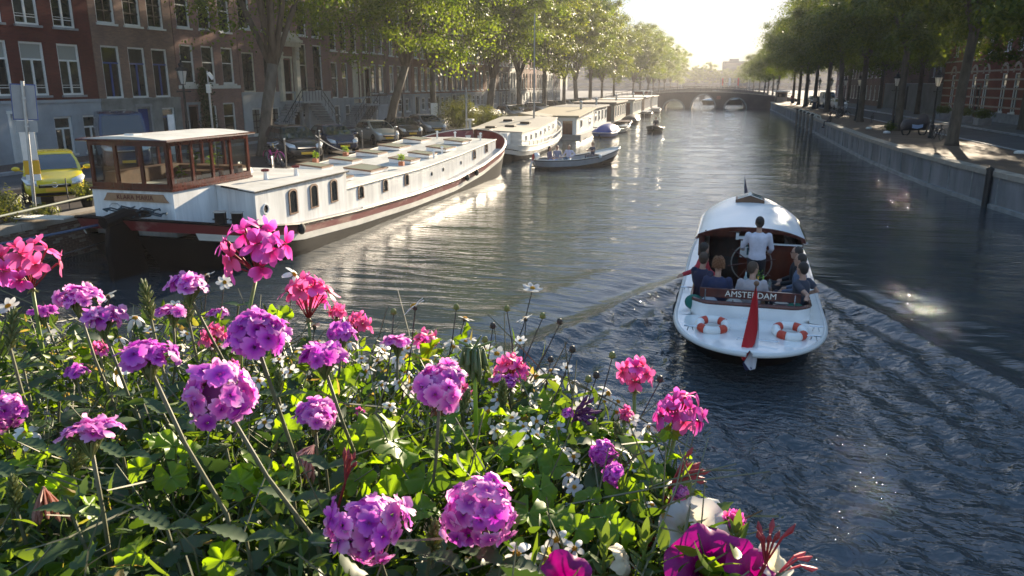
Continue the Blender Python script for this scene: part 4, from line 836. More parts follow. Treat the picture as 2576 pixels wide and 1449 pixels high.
bush('low leafy weeds growing on the quay edge by the sign pole', (-18.0, 17.6, GL-0.05), 0.4, 0.4, 700, seed=3)
bush('small shrub in a dark pot in front of the yellow car', (-18.15, 19.4, GL+0.25), 0.42, 0.5, 700, seed=5)
pp = thing('plant_pot', 'dark pot under the small shrub by the yellow car', 'plant pot', (-18.15, 19.4, GL)); mb = MB(); mb.lathe([(0.14,0),(0.19,0.28),(0.21,0.3),(0.17,0.29)], 14); obj('pot', mb, M['black'], pp)
bush('tall olive bush on the quay behind the barge bow', (-18.9, 58.5, GL), 1.7, 2.6, 6000, size=0.12, seed=6)
bush('lower green bush beside the tall one at the barge bow', (-18.4, 63.5, GL), 1.5, 1.9, 4500, size=0.12, seed=7)
bush('small dark bush on the quay before the white barge wheelhouse', (-18.2, 67.0, GL), 1.0, 1.3, 2000, size=0.12, seed=8)
for i, (y, lb) in enumerate([(72.5,'right-hand planter bush before the striped building'),(77.5,'second planter bush before the striped building'),(84,'third planter bush before the striped building')]):
    bush(lb, (21.9, y, GR+0.1+0.5), 0.8, 0.9, 1500, 'shaded_leaf', 0.1, seed=10+i); pb = thing('concrete_planter', 'pale concrete planter holding the ' + lb.split(' planter')[0] + ' bush', 'planter', (21.9, y, GR+0.1)); mb = MB(); mb.box(-0.5,0.5,-0.7,0.7,0,0.55); obj('planter_box', mb, M['stone'], pb, bev=0.03)
# gangway rail, gangplank and mooring gear beside the stern
t = thing('quay_rail', 'pale horizontal pole lying along the quay behind the barge stern', 'rail', (-17.75, 15.5, GL+0.28)); mb = MB(); mb.tube([(0,-2.5,-0.1),(0.1,3.9,0.14)],0.03,8); obj('pole', mb, mat('pale_pole', (0.32,0.34,0.27), 0.5), t)
t = thing('gangplank', 'ribbed pale gangplank from the quay to the barge stern', 'gangplank', (-17.6, 16.9, GL+0.10), R(8)); mb = MB(); mb.box(-0.5,1.0,-0.22,0.22,0,0.04); obj('plank', mb, M['off_white'], t)
mb = MB()
for k in range(18): mb.box(-0.48+k*0.082,-0.455+k*0.082,-0.21,0.21,0.04,0.05)
obj('tread', mb, M['off_white'], t)
# right quay: posts, people, small things
for i, (y, lb) in enumerate([(34.6,'tall black fender post against the right quay wall'),(83.5,'nearest of the mooring posts along the right quay'),(87.5,'second of the mooring posts along the right quay'),(91.8,'third of the mooring posts along the right quay'),(96,'fourth of the mooring posts along the right quay'),(100.5,'hindmost of the mooring posts along the right quay')]):
    t = thing('mooring_post', lb, 'mooring post', (rqx(y)-(0.14 if i == 0 else 0.55), y, 0), 0, None if i == 0 else 'mooring posts along the right quay')
    h = 1.55 if i == 0 else 1.9; mb = MB(); mb.lathe([(0.13,-2.4),(0.13,h-0.05),(0.11,h)], 12); obj('pile', mb, M['iron'] if i == 0 else M['wood_grey'], t)
    mb = MB(); mb.lathe([(0.15,h-0.06),(0.15,h+0.03),(0.02,h+0.10)], 12); obj('post_cap', mb, M['iron'], t)
    if i:
        mb = MB(); mb.tube([(0.1,0,h-0.2),(0.35,0,h+0.02),(0.75,0,h-0.15),(0.85,0,1.4)],0.06,6); obj('brace', mb, M['off_white'], t)
for (x, y, s, lb) in [(12.1,66,0.16,'small white stone block on the sunny quay'),(12.3,60.5,0.17,'white stone block near the dark elm trunk'),(15.2,44,0.2,'white stone by the right frame edge')]:
    t = thing('stone_block', lb, 'stone', (x, y, GR)); mb = MB(); mb.ball((0,0,0.05),(s*1.5,s,0.12),10,6); obj('stone', mb, M['white'], t, smooth=True)
bush('dark bag-like bush at the foot of the second right lantern', (12.9,62.8,GR), 0.45, 0.7, 700, 'shaded_leaf', 0.1, seed=21)
kb = thing('newspaper_kiosk', 'small white-roofed kiosk at the right end of the bridge', 'kiosk', (13.9, 170, GR)); mb = MB(); mb.box(-1.1,1.1,-1,1,0,1.9); obj('kiosk_wall', mb, M['sandstone'], kb); mb = MB(); mb.box(-1.5,1.5,-1.4,1.4,1.9,2.15); obj('roof', mb, M['white'], kb); mb = MB(); mb.box(-0.8,0.8,-1.03,-1.005,0.9,1.6); obj('hatch', mb, M['winglass'], kb)
kb = thing('newspaper_kiosk', 'reddish kiosk with a pale roof at the left end of the bridge', 'kiosk', (-14.6, 172, GR)); mb = MB(); mb.box(-1.4,1.4,-1,1,0,1.9); obj('kiosk_wall', mb, M['brick_salmon'], kb); mb = MB(); mb.box(-1.7,1.7,-1.3,1.3,1.9,2.1); obj('roof', mb, M['off_white'], kb)
for i, (x, c) in enumerate([(3.2,(0.6,0.12,0.1)),(5.5,(0.7,0.7,0.68)),(8.2,(0.6,0.12,0.1))]):
    t = thing('banner_flag', ['left red','middle white','right red'][i]+' upright banner beyond the far bridge', 'flag', (x, 275, 3.4)); mb = MB(); mb.tube([(0,0,-2),(0,0,3.6)],0.06,6); obj('pole', mb, M['steel'], t); mb = MB(); mb.box(0.07,0.6,-0.02,0.02,1.0,3.5); obj('banner', mb, mat('banner%d' % i, c, 0.7), t)

for k, (x, y, h, lb) in enumerate([(-17.9,30.6,1.3,'thin wooden pole on the quay edge in front of the pink bicycle'),(-17.8,33.4,1.5,'leaning wooden pole on the quay beside the black people carrier'),(-17.9,38.5,1.2,'wooden rope pole on the quay before the beige car'),(-17.9,43,1.2,'rope pole on the quay nearest the barge bow')]):
    t = thing('rope_post', lb, 'post', (x, y, GL), 0, 'rope posts along the quay edge'); mb = MB(); mb.tube([(0,0,-0.05),(0.05 if k % 2 else 0,0.12 if k == 1 else 0,h)],0.035,7); obj('post', mb, M['wood_grey'], t); mb = MB(); mb.ball((0.05 if k % 2 else 0,0.12 if k == 1 else 0,h),0.045,8,5); obj('knob', mb, M['off_white'], t)
# ============================================================ PEOPLE
def smesh(name, mb, m, parent, vox, sm=6, mats=None):
    o = obj(name, mb, m, parent, smooth=True); md = o.modifiers.new('r', 'REMESH'); md.mode = 'VOXEL'; md.voxel_size = vox; md.use_smooth_shade = True
    s = o.modifiers.new('sm', 'SMOOTH'); s.iterations = sm; s.factor = 0.5; return o
def ell(c, rx, ry, n=14, tilt=None):
    return [(c[0]+rx*math.cos(2*PI*k/n), c[1]+ry*math.sin(2*PI*k/n), c[2]) for k in range(n)]
CLOTH = {}
def cloth(c, r=0.85):
    if c not in CLOTH: CLOTH[c] = mat('cloth_%d' % len(CLOTH), c, r, var=0.15, vscale=8, bump=0.25, bscale=35)
    return CLOTH[c]
def person(label, loc, rz, sit, shirt, pants, hair, el=None, ha=None, long_=True, headyaw=0.0, hairstyle='short', fem=0, lean=0.0, parent=None, kn=None, ft=None, cap=None, glasses=False, scale=1.04, skirt=False):
    t = thing('person', label, 'person', loc, rz); t.scale = (scale,)*3
    H = 0.50 if sit else 0.94
    ly = lambda z: lean*(z-H)
    hip = Vector((0,0,H)); ch = Vector((0,ly(H+0.36),H+0.36)); nk = Vector((0,ly(H+0.53)-0.01,H+0.53)); hd = Vector((0,ly(H+0.70)+0.02,H+0.715))
    sh = [Vector((s*0.195,ly(H+0.46)-0.01,H+0.465)) for s in (1,-1)]
    el = [Vector(e) for e in (el or [(0.27,0.02,H+0.2),(-0.27,0.02,H+0.2)])]; ha = [Vector(e) for e in (ha or [(0.16,0.26,H+0.12),(-0.16,0.26,H+0.12)])]
    kn = [Vector(e) for e in (kn or ([(0.13,0.43,0.50),(-0.13,0.43,0.50)] if sit else [(0.10,0.03,0.50),(-0.10,0.03,0.50)]))]
    ft = [Vector(e) for e in (ft or ([(0.14,0.45,0.07),(-0.14,0.45,0.07)] if sit else [(0.11,-0.02,0.08),(-0.11,-0.02,0.08)]))]
    def torso(mb, g, lo=-0.09):
        zs = [(lo,0.150,0.105),(0.02,0.165,0.115),(0.12,0.145,0.10),(0.25,0.155,0.105),(0.36,0.178,0.115),(0.44,0.180,0.105),(0.49,0.125,0.085),(0.53,0.065,0.065)]
        mb.loft([ell((0,ly(H+z),H+z),rx+g,ry+g) for z, rx, ry in zs])
    def arm(mb, i, g, to=1.0):
        rr = [0.055,0.045,0.038,0.028]
        if to >= 1: mb.tube([sh[i]-Vector((0.03*(1 if i == 0 else -1),0,0)), sh[i], sh[i].lerp(el[i],0.55), el[i], el[i].lerp(ha[i],0.5), ha[i]], [0.05+g,0.056+g,0.046+g,0.041+g,0.036+g,0.027+g], 10)
        else: mb.tube([sh[i]-Vector((0.03*(1 if i == 0 else -1),0,0)), sh[i], sh[i].lerp(el[i],to)], [0.05+g,0.058+g,0.054+g], 10)
        mb.ball(sh[i], 0.058+g, 10, 7)
    def leg(mb, i, g, to=1.0):
        hp = Vector((0.085*(1 if i == 0 else -1), 0, H-0.02)); end = kn[i].lerp(ft[i], to)
        mb.tube([hp, hp.lerp(kn[i],0.5), kn[i], kn[i].lerp(ft[i],0.4*to), end], [0.088+g,0.074+g,0.056+g,0.054+g,0.038+g], 10); mb.ball(kn[i], 0.057+g, 8, 6)
    b = MB(); torso(b, -0.008)
    b.tube([nk-Vector((0,0,0.05)), nk+Vector((0,0,0.03)), hd-Vector((0,0,0.06))], [0.062,0.055,0.055], 10)
    q = Matrix.Rotation(headyaw, 4, 'Z'); i0 = len(b.v)
    b.ball((0,0,0.012),(0.078,0.097,0.118),16,12); b.ball((0,0.045,-0.075),(0.048,0.055,0.045),10,7); b.ball((0,0.103,-0.012),(0.015,0.022,0.026),8,6)
    for s in (1,-1): b.ball((s*0.081,-0.005,-0.005),(0.012,0.022,0.033),8,6)
    b.ball((0,0.092,-0.055),(0.026,0.012,0.010),8,5); b.xf(Matrix.Translation(hd) @ q, i0)
    for i in (0,1):
        arm(b, i, 0.0); leg(b, i, 0.0)
        d = (ha[i]-el[i]).normalized(); u = d.cross(Vector((0,0,1))); u = u.normalized() if u.length > 0.1 else Vector((1,0,0)); n_ = u.cross(d)
        c = ha[i]+d*0.045; b.tube([ha[i]-d*0.01, c, c+d*0.035], [0.027,0.038,0.034], 8)
        for k, ln in enumerate((0.062,0.072,0.068,0.052)):
            r0 = c+d*0.03+u*(-0.027+0.018*k); b.tube([r0, r0+d*ln*0.55-n_*0.01, r0+d*ln*0.8-n_*0.035], [0.0105,0.010,0.008], 6)
        r0 = ha[i]+d*0.02+u*(-0.03); b.tube([r0, r0-u*0.022+d*0.028-n_*0.012, r0-u*0.018+d*0.055-n_*0.026], [0.013,0.011,0.009], 6)
        f = ft[i]; b.ball((f.x, f.y+0.06, 0.045), (0.045,0.12,0.045), 10, 6)
    smesh('body', b, M['skin'], t, 0.0135, 2)
    s = MB(); torso(s, 0.014, -0.06 if not skirt else -0.1)
    for i in (0,1): arm(s, i, 0.012, 1.0 if long_ else 0.62)
    smesh('shirt', s, shirt, t, 0.019, 3)
    p = MB(); p.loft([ell((0,0,H+z),rx,ry) for z, rx, ry in [(-0.11,0.15,0.11),(-0.04,0.178,0.125),(0.05,0.168,0.12),(0.1,0.152,0.108)]])
    for i in (0,1): leg(p, i, 0.014, 0.9)
    smesh('trousers', p, pants, t, 0.02, 3)
    sh_ = MB()
    for i in (0,1): sh_.ball((ft[i].x, ft[i].y+0.055, 0.042), (0.052,0.135,0.05), 10, 6)
    obj('shoes', sh_, M['rubber'], t, smooth=True)
    Hm = MB(); i0 = 0
    if hairstyle == 'short': Hm.ball((0,-0.022,0.032),(0.088,0.097,0.108),16,10); Hm.ball((0,-0.05,-0.01),(0.078,0.06,0.08),12,8)
    elif hairstyle == 'curly':
        for k in range(60):
            a = 2.4*k; z = -0.05+0.19*(k/60); rr_ = math.sqrt(max(0.05, 1-((z-0.0)/0.16)**2))*0.092; y = rr_*math.sin(a)-0.02
            if y > 0.06 and z < 0.07: continue
            Hm.ball((rr_*math.cos(a), y, z+0.03), 0.030, 6, 4)
    elif hairstyle == 'long': Hm.ball((0,-0.02,0.03),(0.09,0.10,0.108),14,10); Hm.tube([(0,-0.05,0.02),(0,-0.09,-0.1),(0,-0.09,-0.26)],[0.085,0.08,0.045],10)
    Hm.xf(Matrix.Translation(hd) @ q); obj('hair', Hm, hair, t, smooth=True)
    if cap:
        c_ = MB(); c_.lathe([(0.088,0.05),(0.092,0.075),(0.108,0.095),(0.104,0.118),(0.05,0.132)], 16); c_.ball((0,0.10,0.055),(0.07,0.055,0.010),10,5); c_.xf(Matrix.Translation(hd) @ q); obj('cap', c_, cap, t, smooth=True)
    e = MB()
    for s_ in (1,-1): e.ball((s_*0.030,0.088,0.012),(0.012,0.009,0.008),8,5)
    e.xf(Matrix.Translation(hd) @ q); obj('eyes', e, M['black'], t, smooth=True)
    if glasses:
        g_ = MB()
        for s_ in (1,-1): g_.ball((s_*0.034,0.102,0.012),(0.026,0.006,0.019),10,5); g_.tube([(s_*0.058,0.1,0.015),(s_*0.085,0.0,0.015)],0.004,4)
        g_.tube([(-0.02,0.106,0.015),(0.02,0.106,0.015)],0.004,4); g_.xf(Matrix.Translation(hd) @ q); obj('glasses', g_, M['black'], t)
    return t
HB = mat('dark_hair', (0.02,0.013,0.009), 0.6, bump=0.5, bscale=60); HR = mat('auburn_hair', (0.16,0.06,0.02), 0.6, bump=0.5, bscale=60); HG = mat('brown_hair', (0.06,0.035,0.02), 0.6, bump=0.5, bscale=60); HY = mat('blond_hair', (0.3,0.2,0.09), 0.6, bump=0.5, bscale=60)
# ============================================================ BOATS
def interp(t, x):
    for (a, b), (c, d) in zip(t, t[1:]):
        if x <= c: return b+(d-b)*max(0, (x-a))/(c-a)
    return t[-1][1]
def band(mb, ss, bf, z1, z0, cap=True, rm=None):
    rm = rm or (lambda x, z: x)
    for s in (1, -1):
        mb.strip([(s*bf(rm(x, z1(x)), z1(x)), rm(x, z1(x)), z1(x)) for x in ss], [(s*bf(rm(x, z0(x)), z0(x)), rm(x, z0(x)), z0(x)) for x in ss])
def remap(sh, L, a, pw, b, zb):
    def rm(x, z):
        lev = max(0, min(1, (sh(x)-z)/(sh(x)+zb))); s0 = a*lev**pw; s1 = L-b*lev; return s0+(s1-s0)*x/L+0.0008
    return rm
def text_obj(name, body, size, m, parent, loc, rot, ext=0.003):
    cu = bpy.data.curves.new(name, 'FONT'); cu.body = body; cu.size = size; cu.extrude = ext; cu.align_x = 'CENTER'; cu.align_y = 'CENTER'; cu.materials.append(m)
    tmp = bpy.data.objects.new(name, cu); COL.objects.link(tmp); bpy.context.view_layer.update(); me = bpy.data.meshes.new_from_object(tmp.evaluated_get(bpy.context.evaluated_depsgraph_get())); bpy.data.objects.remove(tmp)
    return link(name, me, parent, loc, rot)
# ---------------------------------------------------------- the long barge
BG = thing('canal_barge', 'long white and oxblood barge with a glazed mahogany wheelhouse', 'barge', (-14.3, 16.2, 0), -R(1.5))
SH = [(0,1.55),(1.5,1.22),(3.5,0.95),(7,0.78),(12,0.66),(17,0.68),(21,0.95),(24,1.35),(27,1.9),(28.7,2.2)]
sheer = lambda s: interp(SH, s)
def bb(s, z):
    lev = max(0, min(1, (sheer(s)-z)/(sheer(s)+0.3))); s0 = 0.0+1.1*lev**1.3; s1 = 28.7-0.9*lev
    a = max(0, min(1, (s-s0)/3.4)); b = max(0, min(1, (s1-s)/5.2))
    return 3.0*(1-(1-a)**2.6)**0.52*(1-(1-b)**2.3)**0.55*(1-0.03*lev)
RMB = remap(sheer, 28.7, 1.1, 1.3, 0.9, 0.3)
ss = [0.0+28.69*(0.5-0.5*math.cos(PI*k/70)) for k in range(71)]
mb = MB(); band(mb, ss, bb, lambda s: sheer(s)-0.50, lambda s: 0.15, rm=RMB); band(mb, ss, bb, lambda s: 0.15, lambda s: -0.29, rm=RMB); obj('hull', mb, M['black'], BG, smooth=True)
redw = mat('worn_oxblood', (0.16,0.012,0.016), 0.4, col2=(0.30,0.16,0.13), vscale=1.1, stretch=(1,0.5,1.5))
redw.node_tree.nodes['Color Ramp'].color_ramp.elements[0].position = 0.52
off = lambda e: (lambda s, z: bb(s, z)+e*(1 if bb(s, z) > 0.01 else 0))
mb = MB(); band(mb, ss, off(0.012), lambda s: sheer(s)-0.05, lambda s: sheer(s)-0.33, rm=RMB); obj('red_strake', mb, redw, BG, smooth=True)
mb = MB(); band(mb, [s for s in ss if s > 0.5], off(0.016), lambda s: sheer(s)-0.31, lambda s: sheer(s)-0.51, rm=RMB); obj('white_strake', mb, M['off_white'], BG, smooth=True)
for sg in (1,-1):
    mb = MB(); mb.tube([(sg*(bb(s, sheer(s))+0.02), s, sheer(s)-0.02) for s in ss], 0.045, 6); obj('rubbing_rail', mb, M['off_white'] if False else M['black'], BG)
    mb = MB(); mb.tube([(sg*(bb(s, sheer(s))-0.02), s, sheer(s)+0.035) for s in ss if s > 7], 0.035, 6); obj('gunwale', mb, M['off_white'], BG)
dk = MB(); sd2 = [s for s in ss if s < 25]; dk.strip([(-bb(s, sheer(s))+0.03, s, sheer(s)-0.05) for s in sd2], [(bb(s, sheer(s))-0.03, s, sheer(s)-0.05) for s in sd2]); obj('deck', dk, M['stone'], BG)
bd_ = [s for s in ss if s > 24]; dk = MB(); dk.strip([(-bb(s, sheer(s))+0.04, s, 1.15) for s in bd_], [(bb(s, sheer(s))-0.04, s, 1.15) for s in bd_]); obj('bow_deck', dk, M['dark_red'], BG)
mb = MB(); band(mb, bd_, off(-0.05), lambda s: sheer(s)+0.02, lambda s: 1.15); obj('bow_bulwark', mb, M['dark_red'], BG, smooth=True)
# coaming and wheelhouse
L0, L1, T0, T1_ = 1.2, 4.75, -1.85, 0.72
mb = MB(); mb.box(T0,T1_,L0,4.7,0.85,2.10); obj('coaming', mb, M['barge_white'], BG, bev=0.015)
wh = MB(); Z0, Z1 = 2.10, 3.38
def frame_wall(mb, glass, p0, p1, n, w_=0.09, zb=0.16, zt=0.14, d=0.07):
    P0, P1 = Vector((*p0, 0)), Vector((*p1, 0)); D = P1-P0; Lh = D.length; D.normalize(); N = Vector((D.y, -D.x, 0))
    def bx(a, b, z0, z1, dd=d):
        A = P0+D*a-N*dd/2; B = P0+D*b-N*dd/2; mb.add([A+Vector((0,0,z0)), B+Vector((0,0,z0)), B+N*dd+Vector((0,0,z0)), A+N*dd+Vector((0,0,z0)), A+Vector((0,0,z1)), B+Vector((0,0,z1)), B+N*dd+Vector((0,0,z1)), A+N*dd+Vector((0,0,z1))], [(0,3,2,1),(4,5,6,7),(0,1,5,4),(1,2,6,5),(2,3,7,6),(3,0,4,7)])
    bx(0, Lh, Z0, Z0+zb, d+0.006); bx(0, Lh, Z1-zt, Z1, d+0.006); st = (Lh-w_)/n
    for k in range(n+1): bx(k*st, k*st+w_, Z0+zb, Z1-zt)
    for k in range(n):
        a, b = k*st+w_, (k+1)*st; g = MB(); A, B = P0+D*a, P0+D*b
        g.add([A+Vector((0,0,Z0+zb)), B+Vector((0,0,Z0+zb)), B+Vector((0,0,Z1-zt)), A+Vector((0,0,Z1-zt))], [(0,1,2,3)]); glass.append(g)
gl = []
frame_wall(wh, gl, (T0+0.04,L0+0.04), (T1_-0.04,L0+0.04), 3); frame_wall(wh, gl, (T1_-0.04,L0+0.05), (T1_-0.04,L1), 4); frame_wall(wh, gl, (T0+0.04,L0+0.05), (T0+0.04,L1), 4); frame_wall(wh, gl, (T0+0.04,L1), (T1_-0.04,L1), 3)
who = obj('wheelhouse', wh, M['wood_red'], BG)
for g in gl: obj('pane', g, M['clear'], who)
mb = MB(); n = 8
def rz_(x, y): return 3.40 + 0.10*(1-((x-(T0+T1_)/2)/1.4)**2)
rings = [[(T0-0.12+(T1_-T0+0.24)*k/n, y, rz_(T0-0.12+(T1_-T0+0.24)*k/n, y)) for k in range(n+1)] + [(T1_+0.12, y, 3.375), (T0-0.12, y, 3.375)] for y in (L0-0.16, L1+0.14)]
mb.loft(rings); ro = obj('wheelhouse_roof', mb, M['off_white'], BG)
mb = MB(); mb.tube([(T0-0.13,L0-0.17,3.39),(T1_+0.13,L0-0.17,3.39),(T1_+0.13,L1+0.15,3.39),(T0-0.13,L1+0.15,3.39),(T0-0.13,L0-0.17,3.39)],0.035,6); obj('roof_trim', mb, M['wood_red'], ro)
mb = MB(); mb.box(-0.75,-0.45,L0+0.2,L0+0.5,3.5,3.54); obj('roof_vent', mb, M['gloss_white'], ro)
mb = MB(); mb.box(T0-0.02,T1_+0.05,L0-0.05,L0+0.02,2.07,2.13); mb.box(T1_-0.01,T1_+0.05,L0,L1,2.07,2.13); obj('sill_moulding', mb, M['wood_red'], who)
# furniture seen through the panes
mb = MB(); mb.box(-1.7,0.55,4.1,4.6,2.11,2.45); mb.box(-1.7,-1.3,1.5,4.1,2.11,2.5); mb.box(-0.6,0.5,3.1,3.6,2.11,2.4); obj('cabin_bench', mb, M['wood_brown'], who)
def pot_plant(label, loc, h, n, seed):
    t = thing('potted_plant', label, 'potted plant', loc); mb = MB(); mb.box(-0.1,0.1,-0.1,0.1,0,0.17); obj('pot', mb, mat('terracotta%d' % seed, (0.35,0.11,0.05), 0.7), t); mb = MB(); mb.tube([(0,0,0.15),(0.02,0.0,h*0.6),(0.0,0.03,h)],0.012,6); obj('stem', mb, M['wood_grey'], t); r = random.Random(seed)
    lf = MB()
    for k in range(n):
        a = r.random()*6.28; z = h*(0.5+0.5*r.random()); d = Vector((math.cos(a), math.sin(a), r.uniform(-0.2,0.8))).normalized(); p = Vector((0,0,z)); u = d.cross(Vector((0,0,1))).normalized()*0.045; l = r.uniform(0.12,0.22)
        lf.add([p, p+d*l*0.5+u+Vector((0,0,0.02)), p+d*l-Vector((0,0,0.04)), p+d*l*0.5-u+Vector((0,0,0.02))], [(0,1,2,3)])
    obj('leaves', lf, leafmat('houseplant_leaf%d' % seed, (0.08,0.16,0.02), (0.22,0.32,0.04), 0.5), t)
bl = lambda t_, s_, z_: (-14.3+t_*math.cos(R(1.5))+s_*math.sin(R(1.5)), 16.2-t_*math.sin(R(1.5))+s_*math.cos(R(1.5)), z_)
pot_plant('spiky potted plant in the wheelhouse window, nearer the corner', bl(0.42,2.6,2.26), 0.75, 34, 3); pot_plant('taller thin potted plant in the wheelhouse side window', bl(0.42,3.6,2.26), 0.9, 16, 5); pot_plant('small potted plant low in the wheelhouse', bl(0.3,2.15,2.12), 0.5, 14, 7)
# name board
nb_ = MB(); nb_.prism([(-1.46,1.80),(-1.40,1.86),(-1.32,1.99),(0.44,1.99),(0.52,1.86),(0.60,1.78),(-1.46,1.78)], L0-0.05, L0-0.01, 'y'); nbo = obj('name_board', nb_, mat('tan_board', (0.34,0.19,0.10), 0.5, var=0.2, vscale=6), BG)
text_obj('lettering', 'KLARA MARIA', 0.185, mat('faded_red_letter', (0.10,0.008,0.006), 0.6), nbo, (-0.44,L0-0.056,1.885), (R(90),0,0))
mb = MB(); pts = [(-1.25,0,0.05),(-1.30,-0.02,0.62),(-1.2,-0.02,0.70),(-0.98,-0.02,0.70),(-0.88,-0.02,0.62),(-0.72,0,0.0)]
t = thing('folding_trolley', 'small folding trolley with turquoise rope leaning on the white coaming', 'trolley', bl(0,0,0), -R(1.5))
hz_ = MB(); hz_.tube([(-1.15,L0-0.25,1.12),(-1.28,L0-0.06,1.64),(-1.2,L0-0.05,1.70),(-1.02,L0-0.05,1.70),(-0.94,L0-0.06,1.62),(-0.75,L0-0.25,1.12)],0.012,6); obj('handle', hz_, M['steel'], t)
cm = mat('turquoise_rope', (0.03,0.20,0.24), 0.7); hz_ = MB()
for k in range(4): hz_.tube([(-0.92+0.16*math.cos(a)+0.05*k, L0-0.25+0.02*k, 1.14+0.10*math.sin(a)+0.0*k) for a in [2*PI*j/14 for j in range(15)]],0.02,5)
obj('rope_coil', hz_, cm, t)
# bollards on the stern quarter
for k, s in enumerate((1.25, 1.75)):
    t = thing('deck_bollard', 'black square deck bollard, '+('left' if k == 0 else 'right')+' one of the pair by the white cabin', 'bollard', bl(2.15+0.15*k, 1.15+0.5*k, sheer(s)-0.05), R(20)); mb = MB(); mb.box(-0.13,0.13,-0.1,0.1,0,0.38); obj('post', mb, M['black'], t, bev=0.01); mb = MB(); mb.box(-0.15,0.15,-0.12,0.12,0.38,0.41); obj('post_cap', mb, M['steel'], t); mb = MB(); mb.tube([(-0.2,0,0.2),(0.2,0,0.2)],0.02,6); obj('cross_pin', mb, M['iron'], t)
# rudder and rope heap
mb = MB(); mb.prism([(-0.45,-0.5),(-0.5,0.9),(-0.38,1.4),(0.5,1.5),(0.9,-0.5)], -0.08, 0.08, 'x'); obj('rudder', mb, M['black'], BG, bev=0.05)
mb = MB(); mb.tube([(0,-0.5,1.5),(0.05,0.2,1.62),(0.1,1.0,1.5)],[0.16,0.15,0.08],8); obj('tiller', mb, M['black'], BG)
rp_ = thing('rope_heap', 'tangled mooring ropes heaped on the barge stern', 'rope', bl(0,0,0), -R(1.5)); mb = MB(); r = random.Random(4)
for k in range(9):
    c = (r.uniform(-0.5,0.5), 0.55+r.uniform(-0.2,0.4)); mb.tube([(c[0]+r.uniform(0.15,0.35)*math.cos(a), c[1]+0.16*math.sin(a), 1.5+0.025*k+0.03*math.sin(3*a)) for a in [2*PI*j/12 for j in range(13)]], 0.022, 5)
obj('rope', mb, mat('dark_rope', (0.02,0.045,0.06), 0.8), rp_)
def rope(label, pts, r_, m):
    t = thing('mooring_rope', label, 'rope', pts[0]); mb = MB(); P = [Vector(p)-Vector(pts[0]) for p in pts]; mb.tube(P, r_, 6); obj('rope_line', mb, m, t)
def sag(a, b, s, n=8): return [(a[0]+(b[0]-a[0])*k/n, a[1]+(b[1]-a[1])*k/n, a[2]+(b[2]-a[2])*k/n - s*4*(k/n)*(1-k/n)) for k in range(n+1)]
rope('blue pipe-like mooring line from the stern to the quay on the left', sag((-17.62,12.5,1.02), bl(-0.6,0.6,1.35), 0.08), 0.035, mat('blue_line', (0.03,0.06,0.13), 0.5))
rope('thin dark mooring line drooping below the blue one', sag((-17.55,11.5,0.25), bl(-0.5,0.5,0.95), 0.12), 0.018, M['iron'])
# aft cabin
CZ = 2.02
mb = MB(); pl_ = [(2.58,2.1),(2.58,7.3),(-2.58,7.3),(-2.58,2.9),(-1.86,2.9),(-1.86,4.7),(0.73,4.7),(0.73,3.0),(1.1,2.95)]
mb.prism(pl_[::-1] if False else pl_, 0.7, CZ, 'z'); obj('aft_cabin', mb, M['barge_white'], BG)
mb = MB(); mb.prism([(2.64,2.02),(2.64,7.36),(-2.64,7.36),(-2.64,2.84),(-1.87,2.84),(-1.87,4.76),(0.74,4.76),(0.74,2.94),(1.05,2.86)], CZ, CZ+0.03, 'z'); cro = obj('cabin_roof', mb, M['off_white'], BG)
mb = MB(); mb.tube([(1.0,2.88,CZ+0.0),(2.62,2.04,CZ-0.0),(2.65,7.36,CZ-0.0)],0.028,6); obj('roof_edge', mb, M['black'], cro)
def arch_window(parent, s, zc, w_, h, t_=2.58, fm=None):
    n = 8; W = w_/2; out = [(s-W, zc-h/2), (s+W, zc-h/2)] + [(s+W*math.cos(PI*k/n), zc+h/2-0.06+0.12*math.sin(PI*k/n)) for k in range(n+1)]
    inn = [(s+(a-s)*0.78, zc+(b-zc)*0.86) for a, b in out]
    mb = MB(); mb.add([(t_+0.03, a, b) for a, b in out]+[(t_+0.03, a, b) for a, b in inn], [(i, (i+1) % len(out), len(out)+(i+1) % len(out), len(out)+i) for i in range(len(out))])
    mb.add([(t_, a, b) for a, b in out]+[(t_+0.03, a, b) for a, b in out], [(i, (i+1) % len(out), len(out)+(i+1) % len(out), len(out)+i) for i in range(len(out))])
    wo = obj('window', mb, M['wood_brown'], parent); g = MB(); g.add([(t_+0.012, a, b) for a, b in inn], [tuple(range(len(inn)))]); obj('pane', g, M['winglass'], wo)
for s in (3.95,5.15,6.4): arch_window(BG, s, 1.48, 0.46, 0.68)
mb = MB(); mb.tube([(2.585, 2.55+0.13*math.cos(2*PI*k/18), 1.5+0.13*math.sin(2*PI*k/18)) for k in range(19)],0.025,6); po = obj('porthole', mb, M['gloss_white'], BG); mb = MB(); mb.add([(2.586, 2.55+0.12*math.cos(2*PI*k/18), 1.5+0.12*math.sin(2*PI*k/18)) for k in range(18)], [tuple(range(18))]); obj('pane', mb, M['black'], po)
for (x, y) in ((1.45,4.4),(1.75,5.6)):
    mb = MB(); mb.lathe([(0.07,0),(0.06,0.12),(0.05,0.2),(0.08,0.25)],10); mb.cur = 1; mb.lathe([(0.12,0.25),(0.12,0.31),(0.03,0.33)],10); obj('mushroom_vent', mb, [M['gloss_white'], M['dark_red']], BG, loc=(x,y,CZ+0.03))
mb = MB(); mb.prism([(-0.5,0),(0.5,0),(0.42,0.16),(0,0.26),(-0.42,0.16)],5.3,6.1,'y'); obj('skylight', mb, M['wood_brown'], BG, loc=(-0.6,0,CZ+0.03))
